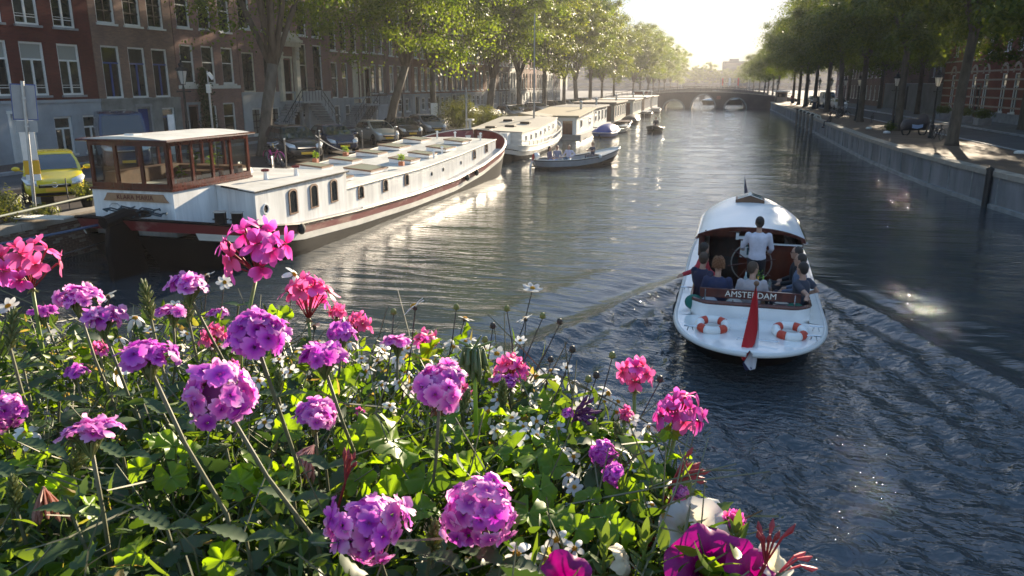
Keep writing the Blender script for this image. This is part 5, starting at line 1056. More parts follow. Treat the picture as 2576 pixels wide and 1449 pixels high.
# trunk cabin
tz = lambda s: interp([(7.3,1.46),(14,1.46),(19,1.62),(25,1.95)], s)
def tb(s): return min(2.5, bb(s, sheer(s))-0.42)
st_ = [7.3+17.4*k/30 for k in range(31)]
mb = MB(); mb.strip([(tb(s), s, sheer(s)-0.06) for s in st_], [(tb(s), s, tz(s)) for s in st_]); mb.strip([(-tb(s), s, tz(s)) for s in st_], [(-tb(s), s, sheer(s)-0.06) for s in st_])
e = st_[-1]; mb.add([(tb(e), e, 1.1), (tb(e), e, tz(e)), (-tb(e), e, tz(e)), (-tb(e), e, 1.1)], [(0,1,2,3)]); obj('trunk_wall', mb, M['barge_white'], BG, smooth=False)
mb = MB(); mb.strip([(-tb(s)-0.03, s, tz(s)) for s in st_], [(0, s, tz(s)+0.09) for s in st_]); mb.strip([(0, s, tz(s)+0.09) for s in st_], [(tb(s)+0.03, s, tz(s)) for s in st_]); obj('trunk_roof', mb, M['off_white'], BG, smooth=True)
for sg in (1,-1): mb = MB(); mb.tube([(sg*(tb(s)+0.03), s, tz(s)-0.01) for s in st_], 0.035, 6); obj('roof_edge', mb, M['cream'], BG)
for s in (8.45,10.45,12.45,21.0,23.0): arch_window(BG, s, sheer(s)*0.35+tz(s)*0.62, 0.42, 0.40, tb(s))
for s in (15.2, 16.6, 19): 
    mb = MB(); mb.ball((tb(s)+0.01, s, tz(s)-0.4), (0.02,0.09,0.09), 10, 6); obj('porthole', mb, M['black'], BG)
for (s, t_, ln, w_) in [(9.0,1.35,0.6,0.9),(11.6,1.2,1.5,1.1),(15.2,1.25,1.0,1.0),(17.3,1.25,1.0,1.0),(19.7,1.25,1.4,1.0),(22.4,1.15,1.4,1.0),(9.0,-1.25,0.7,1.1),(12.0,-1.25,0.9,1.1),(14.6,-1.25,0.9,1.1),(17.2,-1.25,1.0,1.1),(19.8,-1.25,1.4,1.1),(22.6,-1.2,1.4,1.0)]:
    z = tz(s)+0.05; x0, x1 = t_-w_/2, t_+w_/2; mb = MB(); sg = 1
    mb.add([(x0,s-ln/2,z),(x1,s-ln/2,z),(x1,s+ln/2,z),(x0,s+ln/2,z),(x0,s-ln/2,z+0.20),(x1,s-ln/2,z+0.10),(x1,s+ln/2,z+0.10),(x0,s+ln/2,z+0.20)], [(0,1,5,4),(1,2,6,5),(2,3,7,6),(3,0,4,7)]); ho = obj('roof_hatch', mb, M['gloss_white'], BG)
    mb = MB(); mb.add([(x0-0.03,s-ln/2-0.03,z+0.20),(x1+0.03,s-ln/2-0.03,z+0.095),(x1+0.03,s+ln/2+0.03,z+0.095),(x0-0.03,s+ln/2+0.03,z+0.20),(x0-0.03,s-ln/2-0.03,z+0.25),(x1+0.03,s-ln/2-0.03,z+0.145),(x1+0.03,s+ln/2+0.03,z+0.145),(x0-0.03,s+ln/2+0.03,z+0.25)], [(0,3,2,1),(4,5,6,7),(0,1,5,4),(1,2,6,5),(2,3,7,6),(3,0,4,7)]); obj('hatch_frame', mb, M['wood_brown'], ho)
    mb = MB(); mb.add([(x0+0.06,s-ln/2+0.05,z+0.243),(x1-0.06,s-ln/2+0.05,z+0.158),(x1-0.06,s+ln/2-0.05,z+0.158),(x0+0.06,s+ln/2-0.05,z+0.243)], [(0,1,2,3)]); obj('hatch_glass', mb, mat('frosted_glass', (0.35,0.36,0.28), 0.25), ho)
for (x, y, h) in ((-2.2,8.4,0.55),(-2.0,10.2,0.6),(1.9,17.0,0.25),(1.7,18.6,0.25),(-0.6,24.0,0.35),(0.5,23.8,0.35),(1.9,23.9,0.3)):
    mb = MB(); mb.lathe([(0.05,0),(0.045,h),(0.08,h+0.02),(0.08,h+0.08),(0.02,h+0.11)],8); obj('roof_vent', mb, M['chrome'] if h > 0.5 else M['gloss_white'], BG, loc=(x,y,tz(y)+0.03))
for k, s in enumerate((3.5, 18.2, 19.6)):
    t = thing('fender', ['small dark fender','round black fender hanging','black square fender hanging'][k]+' on the barge side'+[' near its stern',' beyond mid length',' toward the bow'][k], 'fender', bl(3.08, s, sheer(s)-0.15)); mb = MB(); mb.ball((0,0,0),(0.10,0.16,0.16),10,7); obj('buffer', mb, M['rubber'], t, smooth=True)
# ---------------------------------------------------------- second, white barge
def simple_hull(t, L, B, SHt, cols, kf=0.85, stern=2.5, bow=4.0, rail=None, smooth=True):
    sh2 = lambda s: interp(SHt, s)
    def b2(s, z):
        lev = max(0, min(1, (sh2(s)-z)/(sh2(s)+0.2))); s0 = 0.5*lev; s1 = L-0.8*lev
        a = max(0, min(1, (s-s0)/stern)); b = max(0, min(1, (s1-s)/bow)); return B*(1-(1-a)**2.4)**0.55*(1-(1-b)**2.0)**0.6*(1-(1-kf)*lev**2)
    s2 = [(L)*(0.5-0.5*math.cos(PI*k/40)) for k in range(41)]; tot = len(cols)
    RMS = remap(sh2, L, 0.5, 1.0, 0.8, 0.2)
    for nm, m, a, b in cols:
        mb = MB(); hi = (lambda s, a=a: sh2(s)-a if a is not None else 0.0); lo = (lambda s, b=b: (sh2(s)-b) if b is not None else -0.18)
        band(mb, s2, (lambda s, z: b2(s, z)), hi, lo, rm=RMS); obj(nm, mb, m, t, smooth=smooth)
    return sh2, b2, s2
W2 = thing('canal_barge', 'sunlit white barge with stepped curved rails moored beyond the long barge', 'barge', (-14.2, 46.8, 0), -R(0.5))
sh2, b2, s2 = simple_hull(W2, 18.0, 2.75, [(0,1.35),(2,0.95),(6,0.75),(12,0.8),(15,1.2),(18,1.9)], [('bulwark', M['off_white'], 0.0, 0.30), ('rub_strip', M['black'], 0.30, 0.36), ('topside', M['off_white'], 0.36, 0.62), ('hull_bottom', M['black'], 0.62, None)], stern=3.6)
mb = MB(); mb.strip([(-b2(s, sh2(s))+0.04, s, sh2(s)-0.2) for s in s2], [(b2(s, sh2(s))-0.04, s, sh2(s)-0.2) for s in s2]); obj('deck', mb, M['stone'], W2)
def deckhouse(t, s0, s1, B, z0, z1f, m, rm, over=0.05, name='deckhouse', camber=0.08, n=14):
    sl_ = [s0+(s1-s0)*k/n for k in range(n+1)]; mb = MB()
    mb.strip([(B(s), s, z0) for s in sl_], [(B(s), s, z1f(s)) for s in sl_]); mb.strip([(-B(s), s, z1f(s)) for s in sl_], [(-B(s), s, z0) for s in sl_])
    for s in (s0, s1): mb.add([(-B(s),s,z0),(B(s),s,z0),(B(s),s,z1f(s)),(0,s,z1f(s)+camber),(-B(s),s,z1f(s))], [(0,1,2,3,4)])
    o = obj(name, mb, m, t); rf = MB(); rf.loft([[(-B(s)-over,s,z1f(s)),(0,s,z1f(s)+camber),(B(s)+over,s,z1f(s)),(B(s)+over,s,z1f(s)+0.07),(0,s,z1f(s)+camber+0.07),(-B(s)-over,s,z1f(s)+0.07)] for s in [s0-over]+sl_[1:-1]+[s1+over]]); obj('roof', rf, rm, t)
    return o
B2 = lambda s: min(2.3, b2(s, sh2(s))-0.35)
z2 = lambda s: interp([(3,1.72),(8,1.75),(15,2.2)], s)
deckhouse(W2, 3.2, 15.2, B2, 0.6, z2, M['off_white'], mat('sand_roof', (0.45,0.41,0.34), 0.7))
for k in range(7):
    s = 4.4+k*1.5; mb = MB(); mb.box(B2(s)-0.03,B2(s)+0.025,s-0.2,s+0.2,z2(s)-0.62,z2(s)-0.22); wo = obj('window', mb, M['winwhite'], W2); g = MB(); g.box(B2(s)+0.025,B2(s)+0.032,s-0.14,s+0.14,z2(s)-0.57,z2(s)-0.27); obj('pane', g, M['winglass'], wo)
for dz in (0.32, 0.0, -0.34):
    for sg in (1,-1): mb = MB(); mb.tube([(sg*(b2(s, sh2(s))+0.02), s, sh2(s)+0.03+dz) for s in s2[8:-1]] , 0.04, 5); obj('side_rail', mb, M['off_white'], W2)
mb = MB()
for k in range(12):
    s = 3.5+k*1.2; mb.tube([(b2(s, sh2(s)),s,sh2(s)),(b2(s, sh2(s)),s,sh2(s)+0.33)],0.02,5)
obj('stanchions', mb, M['off_white'], W2)
mb = MB(); mb.box(-0.5,0.5,1.6,2.6,1.0,2.0); obj('companionway', mb, M['wood_red'], W2); mb = MB(); mb.box(0.9,1.6,2.1,2.9,0.9,1.75); obj('locker', mb, M['white'], W2)
mb = MB(); mb.tube([(-1.2,3.0,1.0),(-1.2,3.0,2.5)],0.1,8); mb.box(-1.45,-0.95,2.8,3.2,2.5,2.6); obj('searchlight_post', mb, M['off_white'], W2)
for (x, y) in ((-0.6,6),(0.4,7.5),(0.9,10),(-0.8,11.5)):
    mb = MB(); mb.box(x-0.35,x+0.35,y-0.3,y+0.3,z2(y)+0.06,z2(y)+0.25); obj('roof_hatch', mb, M['black'], W2, bev=0.02)
for (x, y, h, lb) in [(-15.6,49.8,3.6,'short grey mast standing at the white barge stern'),(-13.4,60.5,9.0,'tall thin pale mast rising from the white barge')]:
    t = thing('boat_mast', lb, 'mast', (x, y, 1.0)); mb = MB(); mb.tube([(0,0,0),(0,0,h)],[0.08,0.05],8); obj('mast', mb, M['steel'], t)
    if h < 5: mb = MB(); mb.tube([(-0.6,0,h*0.8),(0.7,0,h*0.8)],0.03,5); obj('cross_tree', mb, M['steel'], t)
# ---------------------------------------------------------- houseboats
def houseboat(label, x, y, W, L, H, wm, rm, nwin=4, siding=False, pont=0.45, extra=None, slant=0.0, deckside=0.5):
    t = thing('houseboat', label, 'houseboat', (x, y, 0), 0, 'houseboats moored along the left quay')
    mb = MB(); mb.box(-W/2-deckside,W/2+deckside,-0.5,L+0.5,-0.8,pont); obj('pontoon', mb, M['darkstone'], t)
    wl = MB(); wl.add([(-W/2,0,pont),(W/2,0,pont),(W/2,L,pont),(-W/2,L,pont),(-W/2,0,H),(W/2,0,H),(W/2,L,H+slant),(-W/2,L,H+slant)], [(0,1,5,4),(1,2,6,5),(2,3,7,6),(3,0,4,7)]); obj('wall', wl, wm, t)
    rf = MB(); o_ = 0.25; rf.add([(-W/2-o_,-o_,H),(W/2+o_,-o_,H),(W/2+o_,L+o_,H+slant),(-W/2-o_,L+o_,H+slant),(-W/2-o_,-o_,H+0.16),(W/2+o_,-o_,H+0.16),(W/2+o_,L+o_,H+slant+0.16),(-W/2-o_,L+o_,H+slant+0.16)], [(0,3,2,1),(4,5,6,7),(0,1,5,4),(1,2,6,5),(2,3,7,6),(3,0,4,7)]); ro = obj('roof', rf, rm, t)
    if siding:
        bd = MB(); bd.box(0,0.02,0.0,L-0.02,0,0.14); me = bd.mesh('cladding_board', wm); k = 0; z = pont+0.03
        while z < H-0.15: link('cladding_board', me, t, (W/2, 0.01, z), (0,-0.05,0)); z += 0.17
    for k in range(nwin):
        u = L*(k+0.5)/nwin; ww = min(0.9, L/nwin*0.55); wn = MB(); rectw = (u-ww/2, u+ww/2, pont+0.55, H-0.35)
        a, b, c, d = rectw; wn.box(W/2,W/2+0.06,a-0.07,b+0.07,c-0.07,c); wn.box(W/2,W/2+0.06,a-0.07,b+0.07,d,d+0.07); wn.box(W/2,W/2+0.06,a-0.07,a,c,d); wn.box(W/2,W/2+0.06,b,b+0.07,c,d); wo = obj('window', wn, M['winwhite'], t)
        g = MB(); g.box(W/2+0.004,W/2+0.03,a,b,c,d); obj('pane', g, M['winglass'], wo)
    wn = MB(); wn.box(-W*0.3,W*0.1,-0.06,-0.002,pont+0.5,H-0.4); wo = obj('window', wn, M['winwhite'], t); g = MB(); g.box(-W*0.3+0.08,W*0.1-0.08,-0.075,-0.06,pont+0.58,H-0.48); obj('pane', g, M['winglass'], wo)
    dr = MB(); dr.box(W*0.22,W*0.42,-0.05,-0.002,pont,H-0.3); obj('door', dr, M['wood_red'], t)
    ch = MB(); ch.lathe([(0.12,0),(0.12,0.6),(0.2,0.65),(0.2,0.75),(0.05,0.85)],8); obj('chimney', ch, M['off_white'], ro, loc=(W*0.3,L*0.75,H+slant*0.7+0.15))
    return t
houseboat('white clapboard houseboat with a pale sloping roof behind the open sloop', -13.7, 69.5, 4.4, 10.5, 1.95, M['white'], mat('tan_roof', (0.30,0.25,0.16), 0.8), 2, True, slant=0.45)
houseboat('grey houseboat with a low dark roof behind the clapboard one', -14.2, 83.0, 4.6, 11.0, 2.35, M['plinth'], mat('slate_roof2', (0.10,0.10,0.11), 0.7), 4)
houseboat('dark houseboat with pale posts and brown roof', -13.8, 96.5, 5.0, 13.5, 2.55, M['wood_grey'], mat('brown_felt', (0.16,0.13,0.11), 0.8), 5)
houseboat('long flat-roofed cream houseboat in the middle distance', -13.2, 113, 5.2, 14, 2.6, M['cream'], mat('pale_roof', (0.4,0.36,0.3), 0.8), 6)
houseboat('tan houseboat near the bridge', -12.9, 130, 5.0, 13, 2.7, M['sandstone'], M['stone'], 5)
houseboat('hindmost pale houseboat just before the bridge', -12.7, 146, 5.0, 14, 2.6, M['off_white'], M['sandstone'], 5)
wbx = thing('deck_cabin', 'grey-blue deck cabin with cream striped roof edge behind the white barge', 'houseboat cabin', (-16.0, 64.6, 0)); mb = MB(); mb.box(-1.3,2.2,0,4.2,0.3,2.05); obj('wall', mb, M['plinth'], wbx); mb = MB(); mb.loft([[(-1.5,y,2.05),(0.5,y,2.3),(2.45,y,2.05),(2.45,y,2.2),(0.5,y,2.5),(-1.5,y,2.2)] for y in (-0.2,4.4)]); obj('roof', mb, mat('olive_roof', (0.22,0.2,0.15), 0.8), wbx); mb = MB(); mb.box(-0.8,0.9,-0.03,-0.002,0.9,1.6); obj('window_pane', mb, M['winglass'], wbx)
# ---------------------------------------------------------- small boats
def small_boat(name, label, loc, rz, L, B, H, hm, cover=None, cat='boat', dark=None, gun=None):
    t = thing(name, label, cat, loc, rz); sh3, b3, s3 = simple_hull(t, L, B, [(0,H),(L*0.4,H*0.85),(L,H*1.45)], [('hull', hm, 0.0, H*0.75), ('hull_bottom', dark or M['black'], H*0.75, None)], kf=0.75, stern=L*0.18, bow=L*0.55)
    for sg in (1,-1): mb = MB(); mb.tube([(sg*b3(s, sh3(s)), s, sh3(s)) for s in s3], 0.03, 6); obj('gunwale', mb, gun or M['off_white'], t)
    mb = MB(); mb.strip([(-b3(s, sh3(s))*0.9, s, sh3(s)-(0.30 if not cover else 0.02)) for s in s3], [(b3(s, sh3(s))*0.9, s, sh3(s)-(0.30 if not cover else 0.02)) for s in s3]); obj('inner_floor', mb, M['wood_grey'], t)
    mb = MB(); mb.strip([(-b3(s, sh3(s))+0.03, s, sh3(s)-0.02) for s in s3 if s > L*0.72], [(b3(s, sh3(s))-0.03, s, sh3(s)-0.02) for s in s3 if s > L*0.72]); obj('foredeck', mb, gun or M['off_white'], t)
    if cover:
        rg = [[(math.cos(a)*b3(s, sh3(s))*1.03, s, sh3(s)-0.03+math.sin(a)*(0.06+cover[1]*math.sin(PI*k/9)**0.7)) for a in [PI*j/8 for j in range(9)]] for k, s in enumerate([L*0.02+L*0.9*k/9 for k in range(10)])]
        mb = MB(); mb.loft(rg, closed=False, caps=False); obj('cover', mb, cover[0], t, smooth=True)
    return t, sh3, b3
blu = mat('blue_tarpaulin', (0.006,0.04,0.24), 0.5, bump=0.6, bscale=5, spec=0.2)
small_boat('covered_boat', 'boat under a bright blue tarpaulin beside the clapboard houseboat', (-9.9, 72.6, 0), R(-12), 5.0, 0.95, 0.45, mat('blue_hull', (0.02,0.08,0.3), 0.35), (blu, 0.75))
small_boat('open_boat', 'small cream open boat just beyond the blue covered one', (-9.8, 79.5, 0), R(-20), 4.5, 0.8, 0.5, M['cream'])
small_boat('open_boat', 'dark open boat moored against the grey houseboat', (-10.0, 86, 0), R(-8), 6.0, 1.0, 0.6, M['black'], gun=M['wood_brown'])
small_boat('covered_boat', 'dinghy under a black cover in front of the brown-roofed houseboat', (-9.9, 99, 0), R(-5), 5.5, 1.0, 0.5, M['black'], (M['black'], 0.6))
small_boat('open_boat', 'dark boat moored near the tan houseboat', (-9.6, 121, 0), 0, 6, 1.0, 0.6, M['black'])
small_boat('moored_boat', 'pale boat moored beneath the last houseboats', (-9.4, 139, 0), 0, 6, 1.0, 0.6, M['off_white'])
small_boat('moored_boat', 'long low boat seen through the middle arch of the bridge', (-2.3, 206, 0), R(-80), 11, 1.5, 1.0, M['black'], (mat('pale_cover', (0.5,0.55,0.55), 0.4), 0.7))
_ = small_boat('motor_boat', 'small dark motor boat with one person coming up mid canal', (-5.35, 84.5, 0), R(176), 3.6, 0.85, 0.5, mat('dark_blue_hull', (0.015,0.03,0.045), 0.4), gun=M['iron'])
person('person in dark clothes steering the small motor boat mid canal', (-5.4, 83.5, 0.12), R(170), True, cloth((0.03,0.03,0.04)), cloth((0.03,0.03,0.05)), HB)
# the open sloop with its passengers
hd = math.atan2(5.3-9.55+8.4, 4.5) if False else R(43)
SLO = thing('open_sloop', 'long grey open sloop carrying four people beside the white barge', 'sloop', (-9.85, 44.2, 0), -hd)
sh4, b4, s4 = simple_hull(SLO, 6.6, 0.98, [(0,0.55),(2.5,0.50),(4.5,0.62),(6.6,1.0)], [('rub_rail', M['black'], 0.0, 0.06), ('hull', mat('sloop_grey', (0.30,0.33,0.36), 0.45, var=0.15), 0.06, 0.38), ('hull_bottom', M['black'], 0.38, None)], kf=0.75, stern=1.0, bow=3.4)
mb = MB(); mb.strip([(-b4(s, sh4(s))*0.85, s, 0.14) for s in s4], [(b4(s, sh4(s))*0.85, s, 0.14) for s in s4]); obj('floor', mb, M['wood_grey'], SLO)
mb = MB(); q_ = [s for s in s4 if s > 4.6]; mb.strip([(-b4(s, sh4(s))+0.02, s, sh4(s)-0.02) for s in q_], [(b4(s, sh4(s))-0.02, s, sh4(s)-0.02) for s in q_]); obj('foredeck', mb, M['off_white'], SLO)
for sg in (1,-1): mb = MB(); mb.tube([(sg*(b4(s, sh4(s))-0.02), s, sh4(s)+0.01) for s in s4], 0.03, 6); obj('gunwale', mb, M['off_white'], SLO)
for (a, b) in ((0.7,1.1),(2.2,2.6),(4.2,4.6)):
    mb = MB(); mb.box(-0.75,0.75,a,b,0.36,0.42); obj('bench', mb, M['off_white'], SLO)
mb = MB(); mb.ball((0,0.25,0.75),(0.18,0.25,0.22),12,8); mb.tube([(0,0.05,0.7),(0,-0.15,0.2),(0,-0.15,-0.3)],0.06,6); obj('outboard_motor', mb, M['gloss_white'], SLO, smooth=True)
mb = MB(); mb.tube([(0.3,0.02,0.5),(0.3,-0.12,1.0)],0.012,5); fo = obj('flag_staff', mb, M['wood_brown'], SLO); mb = MB(); mb.add([(0.3,-0.10,0.98),(0.3,-0.06,0.66),(0.36,-0.30,0.5),(0.34,-0.26,0.86)], [(0,1,2,3)]); obj('flag', mb, mat('red_flag', (0.45,0.01,0.02), 0.8), fo)
mb = MB(); mb.ball((0.95,4.3,0.62),(0.08,0.14,0.12),8,6); mb.ball((0.9,2.0,0.5),(0.08,0.14,0.1),8,6); obj('fender', mb, M['white'], SLO, smooth=True)
def onboat(t, x, y, z): return tuple(t.matrix_basis @ Vector((x, y, z)))
lil = cloth((0.42,0.45,0.62)); 
person('woman with dark hair in a mauve shirt nearest the sloop stern', onboat(SLO,-0.05,1.25,0.0), -hd+R(-60), True, cloth((0.16,0.13,0.19)), cloth((0.2,0.28,0.5)), HB, hairstyle='long', scale=0.95)
person('person in a grey-blue top seated second from the sloop stern', onboat(SLO,-0.45,2.1,0.0), -hd+R(-100), True, cloth((0.22,0.24,0.34)), cloth((0.45,0.42,0.42)), HB, scale=0.95)
person('person in a pale lilac shirt leaning back in the middle of the sloop', onboat(SLO,-0.35,2.9,0.0), -hd+R(-150), True, lil, cloth((0.05,0.12,0.2)), HB, hairstyle='long', el=[(0.36,-0.05,0.74),(-0.4,-0.1,0.74)], ha=[(0.55,-0.1,0.55),(-0.2,0.2,0.6)], scale=0.95)
person('person in a dark vest facing aft near the sloop bow', onboat(SLO,-0.1,4.55,0.1), -hd+R(175), True, cloth((0.04,0.05,0.09)), cloth((0.12,0.12,0.14)), HG, long_=False, el=[(0.28,0.15,0.8),(-0.28,0.15,0.8)], ha=[(0.15,0.42,0.85),(-0.15,0.4,0.8)], scale=0.98)
# people on the right quay
person('person in black sitting on the edge of the right quay', (10.75, 77.2, GR-0.5), R(80), True, cloth((0.02,0.02,0.025)), cloth((0.03,0.03,0.05)), HG)
for k, (x, y, c, lb) in enumerate([(14.2,118,(0.4,0.35,0.3),'person walking between the right-bank elms, palest clothes'),(15.0,124,(0.05,0.05,0.06),'dark-clothed person walking behind the right-bank elms'),(13.2,140,(0.3,0.1,0.08),'person in a reddish top near the right bridge end')]):
    person(lb, (x, y, GR), R(170+k*20), False, cloth(c), cloth((0.03,0.04,0.08)), HB)
# ---------------------------------------------------------- the white salon boat
SX, SY, SA = 0.86, 12.25, R(2.0)
SB = thing('salon_boat', 'white salon boat with mahogany cockpit, domed white roof and name board', 'boat', (SX, SY, 0), -SA)
sv = [(0,0.64),(1.5,0.66),(4,0.74),(7,0.90),(11.8,1.2)]; s5 = lambda s: interp(sv, s)
def b5(s, z):
    lev = max(0, min(1, (s5(s)-z)/(s5(s)+0.1))); s0 = 1.5*lev**0.8; a = max(0, min(1, (s-s0)/2.3)); b = max(0, min(1, (11.8-0.9*lev-s)/5.8))
    return 1.30*(1-(1-a)**2.7)**0.50*(1-(1-b)**2.2)**0.62*(1-0.17*lev**1.5)
RM5 = remap(s5, 11.8, 1.5, 0.8, 0.9, 0.1)
s_l = [0.0005+11.795*(0.5-0.5*math.cos(PI*k/80)) for k in range(81)]
def hullband(nm, m, z1, z0, e=0.0):
    mb = MB(); o5 = lambda s, z: b5(s, z)+e*(1 if b5(s, z) > 0.02 else 0); band(mb, s_l, o5, z1, z0, rm=RM5); return obj(nm, mb, m, SB, smooth=True)
hullband('hull', M['gloss_white'], lambda s: s5(s)-0.05, lambda s: 0.22); hullband('hull_bottom', M['black'], lambda s: 0.22, lambda s: -0.4)
mb = MB()
for sg in (1,-1): mb.tube([(sg*(b5(s, s5(s))+0.015), s, s5(s)-0.04) for s in s_l], 0.045, 8)
obj('rub_rail', mb, mat('rail_white', (0.6,0.6,0.58), 0.3), SB, smooth=True)
# decks: aft deck, side decks, coaming
CO = lambda s: b5(s, s5(s))-0.235
mb = MB(); a_ = [s for s in s_l if s < 1.78]+[1.8]
mb.strip([(-b5(s, s5(s)), s, s5(s)-0.01+0.03*0) for s in a_], [(0, s, s5(s)+0.035) for s in a_]); mb.strip([(0, s, s5(s)+0.035) for s in a_], [(b5(s, s5(s)), s, s5(s)-0.01) for s in a_]); obj('aft_deck', mb, M['gloss_white'], SB, smooth=True)
sdk = [1.8+ (11.75-1.8)*k/40 for k in range(41)]
for sg in (1,-1): mb = MB(); mb.strip([(sg*b5(s, s5(s)), s, s5(s)-0.01) for s in sdk], [(sg*max(0,CO(s)-0.02), s, s5(s)+0.01) for s in sdk]); obj('side_deck', mb, M['gloss_white'], SB, smooth=True)
# cockpit coaming ring (aft corners rounded)
def coam(n=8, r=0.35, s0=1.72, s1=5.15, inset=0.0):
    W = CO(2.1)-inset; pts = [(CO(s1)-inset, s1), (CO(3.5)-inset, 3.5), (W, s0+r+0.2)]
    pts += [(W-r+r*math.cos(a), s0+r-r*math.sin(a)+inset) for a in [PI/2*k/n for k in range(1, n+1)]]
    pts += [(-x, y) for x, y in pts[::-1]]; return pts
cp = coam(); mb = MB(); mb.strip([(x, y, 0.2) for x, y in cp], [(x, y, 0.93) for x, y in cp]); ci = coam(inset=0.05); mb.strip([(x, y, 0.93) for x, y in ci], [(x, y, 0.2) for x, y in ci]); obj('coaming', mb, M['gloss_white'], SB, smooth=True)
mb = MB(); mb.tube([((x+xi)/2, (y+yi)/2, 0.945) for (x, y), (xi, yi) in zip(cp, ci)], 0.042, 8); obj('coaming_cap', mb, M['wood_red'], SB, smooth=True)
mb = MB(); mb.add([(x, y, 0.30) for x, y in coam(inset=0.02)], [tuple(range(len(cp)))]); obj('cockpit_floor', mb, M['wood_brown'], SB)
# U-shaped bench
ub = MB(); W = CO(2.4)-0.08
ub.box(-W+0.05,W-0.05,1.85,2.35,0.31,0.70); ub.box(-W,-W+0.48,2.35,4.3,0.31,0.70); ub.box(W-0.48,W,2.35,4.3,0.31,0.70); obj('bench', ub, M['wood_red'], SB)
cu = MB(); cu.box(-W+0.08,W-0.08,1.87,2.33,0.70,0.77); cu.box(-W+0.02,-W+0.46,2.36,4.28,0.70,0.77); cu.box(W-0.46,W-0.02,2.36,4.28,0.70,0.77); obj('bench_cushion', cu, mat('cream_cushion', (0.5,0.48,0.43), 0.8), SB, bev=0.02)
# cabin
RS0, RS1 = 5.15, 11.35
rw_ = lambda s: min(1.08, max(0.02, b5(s, s5(s))-0.14))*(1 if s < 10.6 else max(0.0, 1-((s-10.6)/0.78)**2.4)**0.5)
rz0 = lambda s: 1.50+0.0*s; rtop = lambda s: interp([(5.1,1.73),(8,1.78),(10,1.74),(11.0,1.64),(11.36,1.55)], s)
sr = [RS0-0.12+(RS1-RS0+0.12)*k/26 for k in range(27)]
def arc(s, g=0.0, n=16):
    w_ = rw_(s)+g; zt = rtop(s)+g; zb = min(1.57, zt-0.03); out = []
    for k in range(n+1):
        x = math.cos(PI*k/n); q = 1-abs(x)**2.6; out.append((w_*x, s, zb+(zt-zb)*q-(0.07 if k in (0, n) else 0)))
    return out
mb = MB(); mb.loft([arc(s, 0.06) for s in sr], closed=False, caps=False); mb.loft([arc(s, 0.02)[::-1] for s in sr], closed=False, caps=False); mb.strip(arc(sr[0], 0.06), arc(sr[0], 0.02)); mb.strip(arc(sr[-1],0.06), [(0, sr[-1]+0.02, 1.40)]*17); obj('cabin_roof', mb, mat('roof_white', (0.80,0.80,0.79), 0.28, var=0.05, vscale=1), SB, smooth=True)
mb = MB(); A_, B_ = arc(sr[0]-0.01, 0.065), arc(sr[0]-0.01, -0.03); mb.strip(A_, B_); mb.tube(arc(sr[0]-0.01, 0.05), 0.022, 6); obj('roof_arch_trim', mb, M['wood_red'], SB)
mb = MB()
for sg in (1,-1): mb.tube([(sg*(rw_(s)+0.07), s, 1.51) for s in sr[:-2]], 0.035, 6)
obj('roof_gutter', mb, M['chrome'], SB)
sw = [RS0+(10.9-RS0)*k/24 for k in range(25)]
mb = MB()
for sg in (1,-1): mb.strip([(sg*rw_(s), s, s5(s)-0.02) for s in sw], [(sg*rw_(s), s, s5(s)+0.28) for s in sw]); 
obj('cabin_side', mb, M['gloss_white'], SB)
mb = MB()
for sg in (1,-1): mb.strip([(sg*(rw_(s)-0.01), s, s5(s)+0.28) for s in sw], [(sg*(rw_(s)-0.01), s, 1.52) for s in sw])
mb.strip([(rw_(s), s, s5(s)) for s in (10.9, 11.2, 11.36)], [(rw_(s), s, 1.52) for s in (10.9, 11.2, 11.36)])
obj('side_window_band', mb, M['winglass'], SB)
for k in range(7):
    s = RS0+0.1+k*0.88
    for sg in (1,-1): mb = MB(); mb.box(sg*(rw_(s)+0.004)-0.02,sg*(rw_(s)+0.004)+0.02,s-0.03,s+0.03,s5(s)+0.26,1.53); obj('window_post', mb, M['wood_red'], SB)
# bulkhead with open hatch left of the wheel
mb = MB(); bw = rw_(5.2); mb.box(-bw,-0.98,5.14,5.2,0.3,1.56); mb.box(0.35,bw,5.14,5.2,0.3,1.42); mb.box(-0.22,0.35,5.14,5.2,0.3,1.55); mb.box(-0.98,-0.22,5.14,5.2,1.54,1.66)
mb.box(0.4,bw+0.0,5.10,5.14,0.3,1.30); obj('bulkhead', mb, M['wood_red'], SB)
mb = MB(); mb.box(0.35,bw,5.08,5.15,1.42,1.45); mb.box(-0.25,0.38,5.06,5.13,1.52,1.58); obj('bulkhead_trim', mb, M['gloss_white'], SB)
mb = MB(); mb.box(-0.20,0.15,5.05,5.13,1.12,1.48); obj('chart_panel', mb, M['gloss_white'], SB); mb = MB(); mb.box(-0.15,0.1,5.04,5.05,1.36,1.42); mb.box(-0.06,-0.02,5.04,5.05,1.18,1.34); obj('chart_print', mb, mat('dark_teal', (0.02,0.08,0.1), 0.5), SB)
mb = MB(); mb.box(-bw+0.12,bw-0.12,8.9,8.95,0.3,1.5); mb.box(-bw+0.12,bw-0.12,5.3,8.9,0.28,0.3); obj('saloon_interior', mb, M['wood_red'], SB)
for x in (-0.28, 0.38): mb = MB(); mb.box(x-0.03,x+0.03,4.98,5.14,1.52,1.66); obj('hatch_slide', mb, M['gloss_white'], SB)
